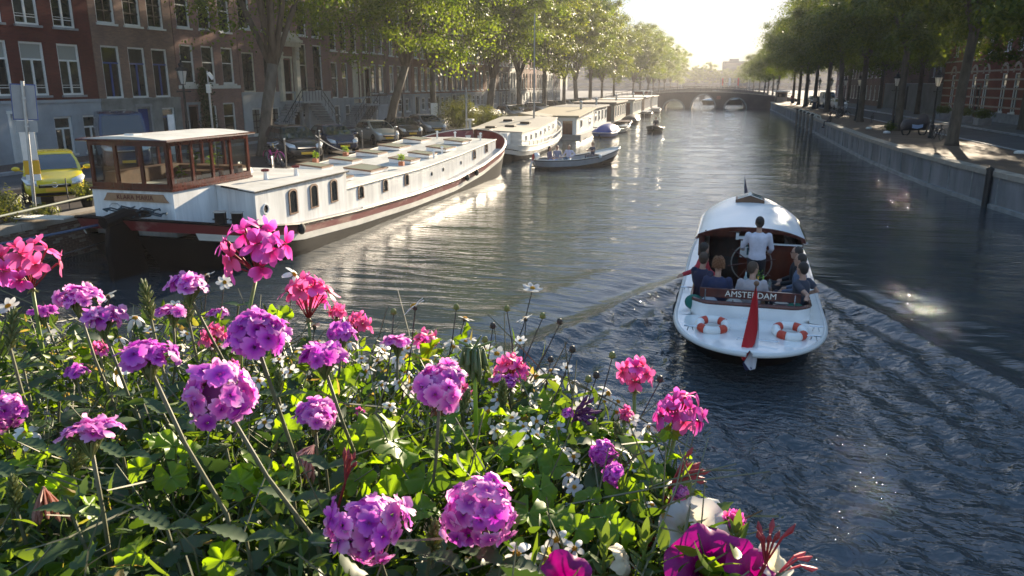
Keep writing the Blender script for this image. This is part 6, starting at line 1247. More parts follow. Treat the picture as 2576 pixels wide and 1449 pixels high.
# steering wheel
wc = Vector((0.05,4.85,1.05)); mb = MB(); n = 28; mb.tube([(wc.x+0.42*math.cos(2*PI*k/n), wc.y, wc.z+0.42*math.sin(2*PI*k/n)) for k in range(n+1)], 0.014, 8)
swo = obj('steering_wheel', mb, mat('pale_rim', (0.3,0.26,0.24), 0.3, metal=0.5), SB)
for k in range(8): a = 2*PI*k/8+0.2; mb = MB(); mb.tube([tuple(wc), (wc.x+0.50*math.cos(a), wc.y, wc.z+0.50*math.sin(a))], 0.016, 6); obj('spoke', mb, M['wood_red'], swo)
# roof hatch
rh = MB(); y0 = 8.6; rh.prism([(-0.36,1.70),(0.36,1.70),(0.36,1.90),(0,2.0),(-0.36,1.90)], y0, y0+0.55, 'y'); rho = obj('roof_hatch', rh, M['wood_brown'], SB)
mb = MB(); mb.add([(-0.36,y0-0.04,1.897),(0,y0-0.04,2.017),(0,y0+0.6,2.017),(-0.36,y0+0.6,1.897),(0.36,y0-0.04,1.897),(0.36,y0+0.6,1.897)], [(0,1,2,3),(1,4,5,2)]); obj('hatch_lid', mb, M['off_white'], rho)
for sg in (-1,1):
    for k in range(2): a = 0.12+0.3*k; mb = MB(); mb.add([(sg*0.05,y0+a,2.012),(sg*0.30,y0+a,1.93),(sg*0.30,y0+a+0.14,1.93),(sg*0.05,y0+a+0.14,2.012)], [(0,1,2,3)]); obj('hatch_pane', mb, M['winglass'], rho)
# name board and its posts
mb = MB(); mb.box(-0.90,0.86,1.84,1.89,1.02,1.19); nbo = obj('name_board', mb, M['wood_red'], SB, bev=0.006)
text_obj('lettering', 'AMSTERDAM', 0.155, mat('cream_letter', (0.75,0.72,0.65), 0.5), nbo, (0.0,1.835,1.105), (R(90),0,0), 0.004)
for x in (-0.80,0.76,-0.30,0.32): mb = MB(); mb.tube([(x,1.82,0.70),(x,1.82,1.17 if abs(x) > 0.5 else 1.0)],0.013,6); obj('board_post', mb, M['chrome'], SB)
# life rings (resting on deck: things of their own)
for k, (x, lb) in enumerate([(-0.62,'red and white life ring lying on the left of the aft deck'),(0.66,'red and white life ring lying on the right of the aft deck')]):
    t = thing('life_ring', lb, 'life ring', onboat(SB, x, 1.02, 0.74), -SA, 'life rings on the aft deck'); t.rotation_euler = (R(8),0,-SA+0.2*k); n = 40
    for seg in range(8):
        red = seg % 2 == 0; c0 = seg*45+(0 if red else 0) ; span = (16, 45+ 45-16-0)
    for seg in range(4):
        for red in (True, False):
            a0 = R(45+90*seg-15) if red else R(45+90*seg+15); a1 = R(45+90*seg+15) if red else R(45+90*(seg+1)-15); mb = MB(); kk = 6
            mb.tube([(0.23*math.cos(a0+(a1-a0)*j/kk), 0.23*math.sin(a0+(a1-a0)*j/kk), 0) for j in range(kk+1)], 0.075 if red else 0.0735, 10); obj('red_band' if red else 'ring_section', mb, mat('lifering_red', (0.5,0.05,0.02), 0.5) if red and seg == 0 else (bpy.data.materials.get('lifering_red') if red else M['white']), t, smooth=True)
for (x, y) in ((-0.98,0.75),(1.02,0.75),(-1.22,3.4),(0.0,1.45),(1.1,1.3)):
    mb = MB(); mb.tube([(-0.05,0,0.0),(-0.03,0,0.08)],0.012,6); mb.tube([(0.05,0,0.0),(0.03,0,0.08)],0.012,6); mb.tube([(-0.11,0,0.085),(0.11,0,0.085)],0.016,6); obj('cleat', mb, M['chrome'], SB, loc=(x,y,0.69))
mb = MB(); mb.tube([(-0.2,0.42,0.70),(-0.2,0.42,0.73),(0.45,0.42,0.73),(0.45,0.42,0.70)],0.014,6); obj('grab_bar', mb, M['chrome'], SB)
# ensign and bow pennant
fl = thing('ensign_staff', 'flagpole at the stern with a drooping red, white and blue flag', 'flag', onboat(SB,-0.02,0.38,0.66), -SA)
mb = MB(); mb.tube([(0,0,0),(0.04,-0.22,1.05)],0.014,8); mb.ball((0.043,-0.235,1.09),0.045,8,6); obj('staff', mb, M['wood_brown'], fl)
for nm, c, rows in (('red_stripe',(0.48,0.012,0.02),[((0.03,0.06),1.0),((-0.01,0.10),0.82),((-0.05,0.13),0.55),((-0.09,0.15),0.30),((-0.13,0.12),0.08),((-0.15,0.03),-0.10),((-0.10,-0.03),-0.20)]),('white_stripe',(0.60,0.58,0.62),[((0.08,0.11),0.78),((0.10,0.15),0.5),((0.13,0.18),0.28),((0.09,0.19),0.06),((0.01,0.19),-0.12),((-0.06,0.18),-0.25),((0.05,0.17),-0.36)]),('blue_stripe',(0.02,0.025,0.10),[((0.06,0.17),0.12),((-0.01,0.17),-0.14),((-0.09,0.16),-0.28),((-0.03,0.12),-0.38)])):
    yo = {'r':0,'w':0.03,'b':0.06}[nm[0]]; mb = MB(); mb.loft([[((xa+(xb-xa)*i/5)*0.8, -0.22-0.02*(1-z)+yo+0.022*math.sin(i*1.6+z*5), z-0.02*math.sin(i)) for i in range(6)] for (xa, xb), z in rows], closed=False, caps=False); obj(nm, mb, mat('flag_'+nm, c, 0.75), fl, smooth=True)
fl = thing('bow_pennant', 'small dark pennant on the roof front of the salon boat', 'flag', onboat(SB,-0.12,11.3,1.5), -SA); mb = MB(); mb.tube([(0,0,0),(-0.03,0,0.75)],0.012,6); obj('staff', mb, M['chrome'], fl); mb = MB(); mb.add([(-0.03,0,0.72),(-0.02,0.02,0.15),(0.13,-0.06,0.12)], [(0,1,2)]); obj('pennant', mb, mat('pennant_cloth', (0.05,0.045,0.07), 0.7), fl)
# table with bottles and flowers
tb_ = thing('cockpit_table', 'small cockpit table laden with drinks', 'table', onboat(SB,0.12,3.05,0.30), -SA); mb = MB(); mb.box(-0.3,0.3,-0.35,0.35,0.62,0.65); obj('tabletop', mb, M['wood_red'], tb_); mb = MB(); mb.tube([(0,0,0),(0,0,0.62)],0.04,8); obj('leg', mb, M['chrome'], tb_)
for k, (x, y, c, nm, lb) in enumerate([(-0.08,-0.1,(0.02,0.12,0.04),'bottle','green wine bottle on the cockpit table'),(0.02,-0.22,(0.55,0.28,0.01),'bottle','orange juice bottle on the cockpit table'),(0.12,-0.12,(0.2,0.4,0.02),'bottle','lime green bottle on the cockpit table'),(-0.2,0.1,(0.4,0.5,0.5),'bottle','clear bottle at the back of the cockpit table')]):
    t = thing(nm, lb, 'bottle', onboat(SB,0.12+x,3.05+y,0.955)); mb = MB(); mb.lathe([(0.036,0),(0.038,0.15),(0.015,0.21),(0.014,0.28)],10); obj('bottle_body', mb, mat('bottle%d' % k, c, 0.08, spec=0.9), t, smooth=True); mb = MB(); mb.lathe([(0.016,0.28),(0.016,0.30)],8); obj('cap', mb, M['chrome'], t)
for k, (x, y) in enumerate(((0.24,-0.2),(-0.27,-0.22),(0.26,0.0))):
    t = thing('wine_glass', ['wine glass at the right of the table','wine glass at the left of the table','wine glass at the far side of the table'][k], 'glass', onboat(SB,0.12+x,3.05+y,0.955)); mb = MB(); mb.lathe([(0.03,0),(0.004,0.01),(0.004,0.08),(0.034,0.11),(0.036,0.16),(0.028,0.19)],10,cap=False); obj('glass_bowl', mb, M['clear'], t)
t = thing('flower_vase', 'small posy of yellow flowers on the cockpit table', 'flowers', onboat(SB,0.1,3.2,0.955)); mb = MB(); mb.lathe([(0.04,0),(0.05,0.1),(0.03,0.14)],10); obj('vase', mb, M['gloss_white'], t); leafcloud('posy', t, [(rnd.gauss(0,0.06), rnd.gauss(0,0.06), 0.2+rnd.gauss(0,0.05)) for _ in range(160)], 0.05, leafmat('posy_leaf', (0.05,0.12,0.02), (0.12,0.2,0.03), 0.3, c3=(0.7,0.4,0.02)))
for k, (x, y, c, lb) in enumerate([(-1.0,2.0,(0.02,0.14,0.11),'dark green cushion in the left cockpit corner'),(-0.72,1.95,(0.5,0.55,0.62),'pale blue cushion in the left cockpit corner'),(0.55,1.98,(0.6,0.55,0.5),'striped cream cushion on the aft bench'),(0.78,1.92,(0.02,0.16,0.12),'dark green cushion on the right of the aft bench'),(-0.28,1.95,(0.55,0.55,0.55),'white cushion between the two middle passengers')]):
    t = thing('cushion', lb, 'cushion', onboat(SB,x,y,0.86)); mb = MB(); mb.ball((0,0,0),(0.17,0.09,0.15),14,8); obj('cushion_cover', mb, cloth(c), t, smooth=True)
    if 'striped' in lb:
        for dz in (-0.06,0.02,0.09): mb = MB(); mb.lathe([(0.155,dz),(0.155,dz+0.02)],14,cap=False); mb.xf(Matrix.Diagonal((1,0.56,1,1))); obj('stripe', mb, cloth((0.05,0.05,0.08)), t)
for k, (s, sg) in enumerate(((2.6,-1),(3.4,-1),(4.3,-1),(2.9,1),(4.4,1),(5.8,1))):
    t = thing('fender', 'black fender on the '+('left' if sg < 0 else 'right')+' side of the salon boat, '+['aftmost','middle','foremost','aftmost','middle','foremost'][k], 'fender', onboat(SB, sg*(b5(s, 0.5)+0.08), s, 0.52)); mb = MB(); mb.ball((0,0,0),(0.07,0.07,0.17),8,6); obj('buffer', mb, M['rubber'], t, smooth=True)
navy = cloth((0.012,0.016,0.05)); navy2 = cloth((0.022,0.032,0.085)); dkp = cloth((0.012,0.012,0.02))
person('dark-haired helmsman in a white shirt standing at the steering wheel', onboat(SB,0.14,4.30,0.30), -SA, False, cloth((0.62,0.60,0.68)), dkp, HB, el=[(0.27,0.04,1.14),(-0.29,0.06,1.15)], ha=[(0.25,0.28,1.02),(-0.28,0.36,1.05)])
SZ = 0.26
person('passenger in a red shirt resting an arm on the left coaming', onboat(SB,-0.94,3.75,SZ), -SA-R(95), True, cloth((0.42,0.03,0.04)), dkp, HB, el=[(0.36,-0.12,0.84),(-0.27,0.1,0.72)], ha=[(0.62,-0.30,0.80),(-0.14,0.3,0.62)], headyaw=R(50))
person('passenger in a dark navy jacket with one elbow out on the left side', onboat(SB,-0.90,2.78,SZ), -SA-R(40), True, navy, dkp, HG, el=[(0.30,-0.20,0.88),(-0.27,0.1,0.72)], ha=[(0.50,-0.25,0.84),(-0.14,0.3,0.62)], headyaw=R(20))
person('curly auburn-haired passenger in a blue shirt, back to us', onboat(SB,-0.60,2.22,SZ), -SA, True, navy2, dkp, HR, hairstyle='curly', headyaw=R(-5))
person('passenger in a pale grey shirt and dark glasses turning right', onboat(SB,0.02,2.18,SZ), -SA, True, cloth((0.40,0.36,0.38)), cloth((0.2,0.2,0.22)), HG, glasses=True, headyaw=R(-50))
person('passenger in a charcoal T-shirt leaning on the name board at right', onboat(SB,0.90,2.40,SZ), -SA+R(55), True, cloth((0.035,0.042,0.065)), dkp, HB, long_=False, el=[(0.30,-0.15,0.80),(-0.27,-0.28,0.84)], ha=[(0.2,0.2,0.66),(-0.5,-0.4,0.86)] , headyaw=R(-10))
person('passenger in grey-blue behind the charcoal T-shirt', onboat(SB,0.92,3.15,SZ), -SA+R(75), True, cloth((0.10,0.13,0.2)), navy, HB, headyaw=R(0))
person('bespectacled passenger in black furthest forward on the right bench', onboat(SB,0.90,3.85,SZ), -SA+R(85), True, cloth((0.015,0.015,0.02)), dkp, HB, glasses=True, kn=[(0.13,0.5,0.55),(-0.13,0.5,0.52)])

for k, (t_, s_, z_, lb) in enumerate([(-1.9,6.4,2.05,'flower pot at the port edge of the cabin roof'),(-2.0,13.4,1.62,'green pot plant beside the left roof hatches'),(-2.05,16.2,1.65,'second pot plant along the left roof hatches'),(1.9,13.4,1.6,'small pot plant by the right roof hatches')]):
    pot_plant(lb, bl(t_, s_, z_), 0.42, 30, 20+k)
rope('mooring line from the barge bow to the quay', sag(bl(-1.6,26.0,1.9), (-17.7,47.0,1.25), 0.25), 0.022, M['wood_grey'])
rope('slack line between the quay posts and the barge roof rail', sag((-17.9,33.4,2.5), bl(-2.5,19.0,1.7), 0.35), 0.016, M['off_white'])
rope('line from the white barge stern to the quay', sag((-16.6,48.5,1.2), (-17.7,45.6,1.25), 0.1), 0.02, M['wood_grey'])
# ============================================================ FLOWERS IN THE PLANTER
def ray_(u, v):
    x = (u-1288)/F_; y = -(v-724.5)/F_; f = math.cos(PITCH)+y*math.sin(PITCH); z = -math.sin(PITCH)+y*math.cos(PITCH)
    return Vector((x*math.cos(YAW)-f*math.sin(YAW), x*math.sin(YAW)+f*math.cos(YAW), z))
CAM = Vector((0,0,CAMZ))
def dsurf(v, z=4.44): return (CAMZ-z)/max(0.05, math.sin(PITCH)+(v-724.5)/F_*math.cos(PITCH))
def at_(u, v, d): return CAM + ray_(u, v)*d
def dirc(x, y, z):   # right, up, towards the viewer -> world
    r_ = Vector((math.cos(YAW), math.sin(YAW), 0)); b = Vector((math.sin(YAW)*math.cos(PITCH), -math.cos(YAW)*math.cos(PITCH), math.sin(PITCH))); u_ = Vector((-math.sin(YAW)*math.sin(PITCH), math.cos(YAW)*math.sin(PITCH), math.cos(PITCH)))
    return (r_*x+u_*y+b*z).normalized()
fr = random.Random(77)
def petalmat(name, ramp, scale, trans=0.35, tmul=1.2, rough=0.5):
    m = bpy.data.materials.new(name); m.use_nodes = True; nt = m.node_tree; b = nt.nodes['Principled BSDF']; out = nt.nodes['Material Output']
    tc = nn(nt, 'TexCoord'); ln = nn(nt, 'VectorMath'); ln.operation = 'LENGTH'; ml = nn(nt, 'Math'); ml.operation = 'MULTIPLY'; ml.inputs[1].default_value = 1/scale
    rp = nn(nt, 'ValToRGB'); e = rp.color_ramp.elements; e[0].position = ramp[0][0]; e[0].color = (*ramp[0][1], 1); e[1].position = ramp[-1][0]; e[1].color = (*ramp[-1][1], 1)
    for p, c in ramp[1:-1]: k = e.new(p); k.color = (*c, 1)
    nz = nn(nt, 'TexNoise'); nz.inputs['Scale'].default_value = 300; ad = nn(nt, 'Math'); ad.operation = 'MULTIPLY_ADD'; ad.inputs[1].default_value = 0.22; 
    nt.links.new(tc.outputs['Object'], ln.inputs[0]); nt.links.new(ln.outputs['Value'], ml.inputs[0]); nt.links.new(tc.outputs['Object'], nz.inputs['Vector']); nt.links.new(nz.outputs[0], ad.inputs[0]); nt.links.new(ml.outputs[0], ad.inputs[2]); 
    sb = nn(nt, 'Math'); sb.operation = 'SUBTRACT'; sb.inputs[1].default_value = 0.11; nt.links.new(ad.outputs[0], sb.inputs[0]); nt.links.new(sb.outputs[0], rp.inputs[0])
    oi = nn(nt, 'ObjectInfo'); hs = nn(nt, 'HueSaturation'); mr = nn(nt, 'MapRange'); mr.inputs['To Min'].default_value = 0.72; mr.inputs['To Max'].default_value = 1.18
    nt.links.new(oi.outputs['Random'], mr.inputs[0]); nt.links.new(mr.outputs[0], hs.inputs['Value']); nt.links.new(rp.outputs[0], hs.inputs['Color'])
    nt.links.new(hs.outputs[0], b.inputs['Base Color']); b.inputs['Roughness'].default_value = rough
    tr = nn(nt, 'BsdfTranslucent'); mm = nn(nt, 'MixRGB'); mm.blend_type = 'MULTIPLY'; mm.inputs[0].default_value = 1; mm.inputs[2].default_value = (tmul, tmul, tmul, 1)
    nt.links.new(hs.outputs[0], mm.inputs[1]); nt.links.new(mm.outputs[0], tr.inputs[0]); mx = nn(nt, 'MixShader'); mx.inputs[0].default_value = trans
    nt.links.new(b.outputs[0], mx.inputs[1]); nt.links.new(tr.outputs[0], mx.inputs[2]); nt.links.new(mx.outputs[0], out.inputs[0]); return m
PM_V = petalmat('verbena_petal', [(0.0,(0.12,0.0,0.14)),(0.18,(0.46,0.03,0.44)),(0.5,(0.80,0.20,0.62)),(0.85,(0.88,0.46,0.76))], 0.010, 0.4, 1.25)
PM_VD = petalmat('deep_verbena_petal', [(0.0,(0.10,0.0,0.14)),(0.3,(0.48,0.03,0.50)),(0.95,(0.80,0.26,0.68))], 0.010, 0.4, 1.25)
PM_G = petalmat('geranium_petal', [(0.0,(0.45,0.005,0.02)),(0.25,(0.78,0.06,0.22)),(0.55,(0.88,0.15,0.42)),(1.0,(0.90,0.24,0.55))], 0.026, 0.45, 1.15)
PM_GM = petalmat('magenta_geranium_petal', [(0.0,(0.35,0.0,0.06)),(0.25,(0.62,0.02,0.25)),(0.6,(0.76,0.12,0.56)),(1.0,(0.82,0.24,0.68))], 0.026, 0.45, 1.15)
PM_W = petalmat('white_petal', [(0.0,(0.75,0.72,0.5)),(0.4,(0.82,0.81,0.76)),(1.0,(0.84,0.83,0.80))], 0.017, 0.42, 1.0)
PM_PW = petalmat('petunia_white', [(0.0,(0.7,0.65,0.3)),(0.4,(0.82,0.78,0.74)),(1.0,(0.84,0.82,0.80))], 0.05, 0.42, 1.0)
PM_PM = petalmat('petunia_magenta', [(0.0,(0.15,0.0,0.06)),(0.4,(0.38,0.0,0.20)),(1.0,(0.50,0.005,0.27))], 0.05, 0.35, 1.3)
YEL = mat('pollen_yellow', (0.72,0.36,0.01), 0.7, var=0.4, vscale=600, bump=0.5, bscale=900)
STG = mat('green_stem', (0.16,0.22,0.05), 0.5, var=0.2, vscale=30); STD = mat('dull_stem', (0.13,0.13,0.07), 0.6, var=0.3, vscale=30); STB = mat('dark_thin_stem', (0.045,0.035,0.025), 0.6); STR = mat('red_pedicel', (0.26,0.025,0.03), 0.5); DRY = leafmat('dry_petal', (0.25,0.10,0.06), (0.45,0.22,0.16), 0.3)
LF_G = leafmat('geranium_leaf', (0.07,0.15,0.012), (0.16,0.27,0.016), 0.5, 0.42, tcol=(2.3,2.0,0.35)); LF_V = leafmat('verbena_leaf', (0.03,0.062,0.028), (0.062,0.105,0.035), 0.28, 0.5); LF_M = leafmat('mixed_small_leaf', (0.04,0.085,0.014), (0.15,0.22,0.028), 0.42, 0.45, c3=(0.30,0.22,0.12)); LF_C = leafmat('calyx_green', (0.12,0.15,0.05), (0.22,0.24,0.10), 0.3)
def orient(n, spin=0.0):
    q = Vector(n).to_track_quat('Z', 'Y'); return (q @ Euler((0,0,spin)).to_quaternion()).to_euler()
def petal(mb, ang, L, W, base=0.002, notch=0.0, lift=0.0, curl=0.0, ruf=0.0, n=5, shape=0.6):
    # petal in the xy-plane pointing along ang; lift raises the tip, curl bends it back
    rows = []
    for i in range(n+1):
        t = i/n; w = W*math.sin(PI*min(1, (0.12+0.88*t**shape))*0.93)**0.75*(0.5+0.5*(t > 0)) if i else base
        w = max(base*0.6, W*(math.sin(PI*(0.08+0.80*t**(1/shape*0.62)))) ) if i else base
        z = lift*L*t + curl*L*t*t; x = base+L*t
        rows.append([(x-(notch*L if (i == n and k == 1) else 0)-(0.10*L if (i == n and k != 1) else 0), s*w*0.5, z+ruf*L*(0.5 if k != 1 else -0.5)*math.sin(7*t+k*2.1+ang*3)-abs(s)*0.08*w) for k, s in enumerate((-1, 0, 1))])
    c, s_ = math.cos(ang), math.sin(ang); rows = [[(x*c-y*s_, x*s_+y*c, z) for x, y, z in r] for r in rows]
    mb.loft(rows, closed=False, caps=False)
def flower_mesh(name, specs, m, centre=None):
    mb = MB()
    for a in specs: petal(mb, **a)
    if centre: mb.cur = 1; centre(mb)
    return mb.mesh(name, [m, YEL] if centre else m, True)
VF = []
GAPM = mat('dark_gap_ball', (0.16,0.05,0.14), 0.8)  # dark lilac, painted shade for the gaps between florets
for k in range(4):
    for mm_ in (PM_V, PM_VD):
        VF.append(flower_mesh('floret', [dict(ang=2*PI*i/5+fr.uniform(-.12,.12), L=0.0080+fr.uniform(-.0010,.0012), W=0.0086, notch=0.30, lift=fr.uniform(-.15,.45), curl=fr.uniform(-.5,.1), ruf=0.16, base=0.0008, n=4, shape=0.55) for i in range(5)], mm_))
def stem_to(mb, top, r0, d, drop=0.3, r1=None, drift=(0,0)):
    P = Vector(top); end = P + Vector((drift[0], drift[1], -drop)); mid = P.lerp(end, 0.5)+Vector((drift[0]*0.25, drift[1]*0.25, 0.02)); mb.tube([P, P.lerp(mid, 0.5)-Vector((drift[0]*.08, 0, 0)), mid, end], [r0, r0*1.05, r0*1.15, (r1 or r0*1.3)], 6)
def verbena(label, u, v, px, axis, th=80, flat=0.0, deep=False, stemdrift=None, size=0.064, faded=0, d=None):
    stemdrift = stemdrift or (fr.uniform(-.07,.07), fr.uniform(0.0,.08))
    d = d or size*F_/px; d_ = d; d = min(d*1.0, dsurf(v, 4.46)); size *= 0.9*d/d_; c = at_(u, v, d); A = dirc(*axis); t = thing('verbena_flower', label, 'flower', tuple(c), 0, 'purple verbena heads')
    Rr = size/2-0.004; cz = c - c; q = A.to_track_quat('Z', 'Y'); n = int(9+ (th/90)**1.3*21*(size/0.064)**1.2)
    cen = -A*Rr*0.25 if th < 100 else Vector((0,0,0)); lim = math.cos(R(th))
    for k in range(n):
        z = 1-(1-lim)*(k+0.5)/n; a = 2.39996*k+fr.uniform(-.25,.25); rr = math.sqrt(max(0, 1-z*z)); dl = Vector((rr*math.cos(a), rr*math.sin(a), z))
        lump = 1+0.13*math.sin(dl.x*3.1+c.x*90)+0.12*math.sin(dl.y*3.7+c.y*70+dl.z*2)
        if fr.random() < 0.05: continue
        pos = Vector((dl.x, dl.y, dl.z*(1-flat)))*Rr*fr.uniform(0.86,1.10)*lump; nd = Vector((dl.x*(1-flat*0.5), dl.y*(1-flat*0.5), dl.z+flat*0.5+0.1)).normalized(); nd = (nd+Vector((fr.gauss(0,.27), fr.gauss(0,.27), fr.gauss(0,.27)))).normalized()
        me = VF[(fr.randrange(4))*2+(1 if (deep or fr.random() < 0.25) else 0)]
        o = link('floret', me, t, tuple(cen + q @ pos), orient(q @ nd, fr.random()*6)); s = fr.uniform(0.9,1.4)*min(1.0, size/0.056+0.1); o.scale = (s,s,s)
    base = cen - A*Rr*0.35; mb = MB()
    for k in range(26):
        a = 2.4*k; rr = 0.35+0.6*fr.random(); e = cen + q @ Vector((rr*math.cos(a)*Rr*0.85, rr*math.sin(a)*Rr*0.85, Rr*(0.62*(1-flat)-0.35*rr))); mb.tube([base - A*0.012, base.lerp(e, 0.6), e], [0.0008,0.0013,0.0007], 4)
    mb.ball(tuple(base), Rr*0.28, 8, 5); obj('calyx', mb, LF_C, t)
    if th > 95: mb = MB(); mb.ball((0,0,0), Rr*0.60, 14, 9); obj('dark_gap_ball', mb, GAPM, t, smooth=True)  # added dark ball, stands in for shade between the florets
    mb = MB(); stem_to(mb, base, 0.0016, d, 0.30, 0.0022, stemdrift); obj('stem', mb, STD, t, smooth=True); return t
def geranium(label, u, v, px, axis, n=10, size=0.095, deep=False, th=95, stem=True, stemdrift=(0,0), stemlen=0.3, d=None):
    d = d or size*F_/px; d_ = d; d = min(d, dsurf(v, 4.46)); size *= d/d_; c = at_(u, v, d); A = dirc(*axis); t = thing('geranium_flower', label, 'flower', tuple(c), 0, 'pink geranium heads'); q = A.to_track_quat('Z', 'Y'); Rr = size/2-0.012
    hub = -A*Rr*0.75
    for k in range(n):
        z = 1-(1-math.cos(R(th)))*(k+0.5)/n; a = 2.39996*k+fr.uniform(-.3,.3); rr = math.sqrt(max(0, 1-z*z)); dl = (q @ Vector((rr*math.cos(a), rr*math.sin(a), z))).normalized(); pos = dl*Rr*fr.uniform(0.85,1.1)
        mb = MB(); mid = hub.lerp(pos, 0.55)+A*0.004; mb.tube([hub, mid, pos-dl*0.004, pos], [0.0009,0.0009,0.0015,0.0012], 5); po = obj('pedicel', mb, STR, t, smooth=True)
        kk = fr.randrange(len(GFM)//2)*2+(1 if (deep and fr.random() < 0.8) or fr.random() < 0.15 else 0)
        nd = (dl+Vector((fr.gauss(0,.2), fr.gauss(0,.2), fr.gauss(0,.2)))).normalized(); fo = link('flower', GFM[kk], t, tuple(pos), orient(nd, fr.uniform(-.5,.5))); s = fr.uniform(0.85,1.1)*size/0.095; fo.scale = (s,s,s)
    mb = MB(); mb.ball(tuple(hub), (0.004,0.004,0.004), 8, 5)
    for k in range(6): a = k*1.05; e = hub + q @ Vector((0.008*math.cos(a), 0.008*math.sin(a), -0.004)); mb.tube([hub, e], [0.0018,0.0004], 4)
    obj('bract', mb, LF_C, t)
    if stem: mb = MB(); stem_to(mb, hub, 0.0023, d, stemlen, 0.003, stemdrift); obj('stem', mb, STG, t, smooth=True)
    return t
GFM = []
for k in range(4):
    for mm_ in (PM_G, PM_GM):
        j = lambda a: fr.uniform(-a, a)
        GFM.append(flower_mesh('flower', [dict(ang=PI/2+0.42+j(.1), L=0.0195, W=0.0105, lift=0.35+j(.2), curl=-0.15, ruf=0.04, base=0.0012, n=5, shape=0.55), dict(ang=PI/2-0.42+j(.1), L=0.0195, W=0.0105, lift=0.35+j(.2), curl=-0.15, ruf=0.04, base=0.0012, n=5, shape=0.55)] + [dict(ang=PI/2+PI+a+j(.1), L=0.021, W=0.0135, lift=0.2+j(.2), curl=-0.3+j(.1), ruf=0.05, base=0.0012, n=5, shape=0.5) for a in (-1.0,0,1.0)], mm_))
BFM = []
def bcentre(mb):
    for k in range(20):
        r_ = 0.0040*math.sqrt((k+.5)/20); a = 2.4*k; mb.ball((r_*math.cos(a), r_*math.sin(a), 0.0022-0.5*r_), (0.0010,0.0010,0.0016), 5, 3)
for k in range(5):
    n = [5,5,6,7,5][k]; drp = [-0.1,-0.5,-0.25,0.1,-1.1][k]
    BFM.append(flower_mesh('flower', [dict(ang=2*PI*i/n+fr.uniform(-.15,.15), L=0.0150+fr.uniform(-.002,.002), W=0.0092, lift=0.05+fr.uniform(-.15,.15), curl=drp, ruf=0.05, base=0.003, notch=0.06, n=4, shape=0.75) for i in range(n)], PM_W, bcentre))
def bidens(label, u, v, px, axis, kind=None, size=0.036, stemcol=None, drift=(0,0), group='small white daisy-like flowers', drop=0.28, d=None):
    d = d or size*F_/px; d = min(d, 1.2, dsurf(v, 4.45)); c = at_(u, v, d); A = dirc(*axis); t = thing('bidens_flower', label, 'flower', tuple(c), 0, group)
    fo = link('flower', BFM[kind if kind is not None else fr.randrange(5)], t, (0,0,0), orient(A, fr.random()*6)); s = px*d/F_/size; fo.scale = (s,s,s)
    mb = MB(); mb.ball(tuple(-A*0.003), 0.0034, 6, 4); obj('calyx', mb, STB, t)
    mb = MB(); stem_to(mb, -A*0.004, 0.0008, d, drop, 0.0011, drift); obj('stem', mb, stemcol or STD, t); return t
# ---- leaves
def gleaf(seed):
    r = random.Random(seed); mb = MB(); n = 42; nl = 6; R0 = 0.030; rows = [[(0,0,0)]*1]
    vs_ = [(0,0,-0.003)]; fs = []
    for ri, f in enumerate((0.35, 0.7, 1.0)):
        for k in range(n+1):
            a = -PI*0.93+2*PI*0.93*k/n; lob = abs(math.sin(a/2*1.0*nl/1.0*0.97)); rad = R0*(0.78+0.22*lob**0.6)*(1+0.05*math.sin(a*31)+0.06*math.sin(a*2.3+seed*2))*f
            z = 0.006*f*f*math.cos(a*nl)*(0.5+0.5*math.sin(a+seed))+0.009*f*f*math.sin(a*1.3+seed)+0.005*f*math.cos(2*a+seed) + r.uniform(-.0009,.0009)
            vs_.append((rad*math.cos(a), rad*math.sin(a), z))
    for k in range(n): fs.append((0, 1+k, 2+k))
    for ri in range(2):
        for k in range(n): b0 = 1+ri*(n+1)+k; b1 = 1+(ri+1)*(n+1)+k; fs.append((b0, b1, b1+1, b0+1))
    mb.add(vs_, fs); return mb
def veins(m, k=6.0, amt=0.35):
    nt = m.node_tree; b = nt.nodes['Principled BSDF']; rp = nt.nodes['Color Ramp']; tc = nn(nt, 'TexCoord'); sx = nn(nt, 'SeparateXYZ'); at = nn(nt, 'Math'); at.operation = 'ARCTAN2'; nt.links.new(tc.outputs['Object'], sx.inputs[0]); nt.links.new(sx.outputs[1], at.inputs[0]); nt.links.new(sx.outputs[0], at.inputs[1])
    m1 = nn(nt, 'Math'); m1.operation = 'MULTIPLY'; m1.inputs[1].default_value = k/2; c1 = nn(nt, 'Math'); c1.operation = 'COSINE'; a1 = nn(nt, 'Math'); a1.operation = 'ABSOLUTE'; p1 = nn(nt, 'Math'); p1.operation = 'POWER'; p1.inputs[1].default_value = 40
    for a, b_ in ((at, m1), (m1, c1), (c1, a1), (a1, p1)): nt.links.new(a.outputs[0], b_.inputs[0])
    nz = nn(nt, 'TexNoise'); nz.inputs['Scale'].default_value = 120; nt.links.new(tc.outputs['Object'], nz.inputs['Vector']); mx0 = nn(nt, 'MixRGB'); mx0.blend_type = 'MULTIPLY'; mx0.inputs[0].default_value = 0.5; nt.links.new(rp.outputs[0], mx0.inputs[1]); nt.links.new(nz.outputs[0], mx0.inputs[2])
    br = nn(nt, 'BrightContrast'); br.inputs[1].default_value = 0.02; mx = nn(nt, 'MixRGB'); mx.inputs[2].default_value = (0.26,0.34,0.08,1); ms = nn(nt, 'Math'); ms.operation = 'MULTIPLY'; ms.inputs[1].default_value = amt; nt.links.new(p1.outputs[0], ms.inputs[0]); nt.links.new(ms.outputs[0], mx.inputs[0]); nt.links.new(mx0.outputs[0], mx.inputs[1]); nt.links.new(mx.outputs[0], b.inputs['Base Color'])
LF_GV = leafmat('veined_geranium_leaf', (0.10,0.20,0.018), (0.20,0.34,0.022), 0.5, 0.42, tcol=(2.3,2.0,0.35)); veins(LF_GV)
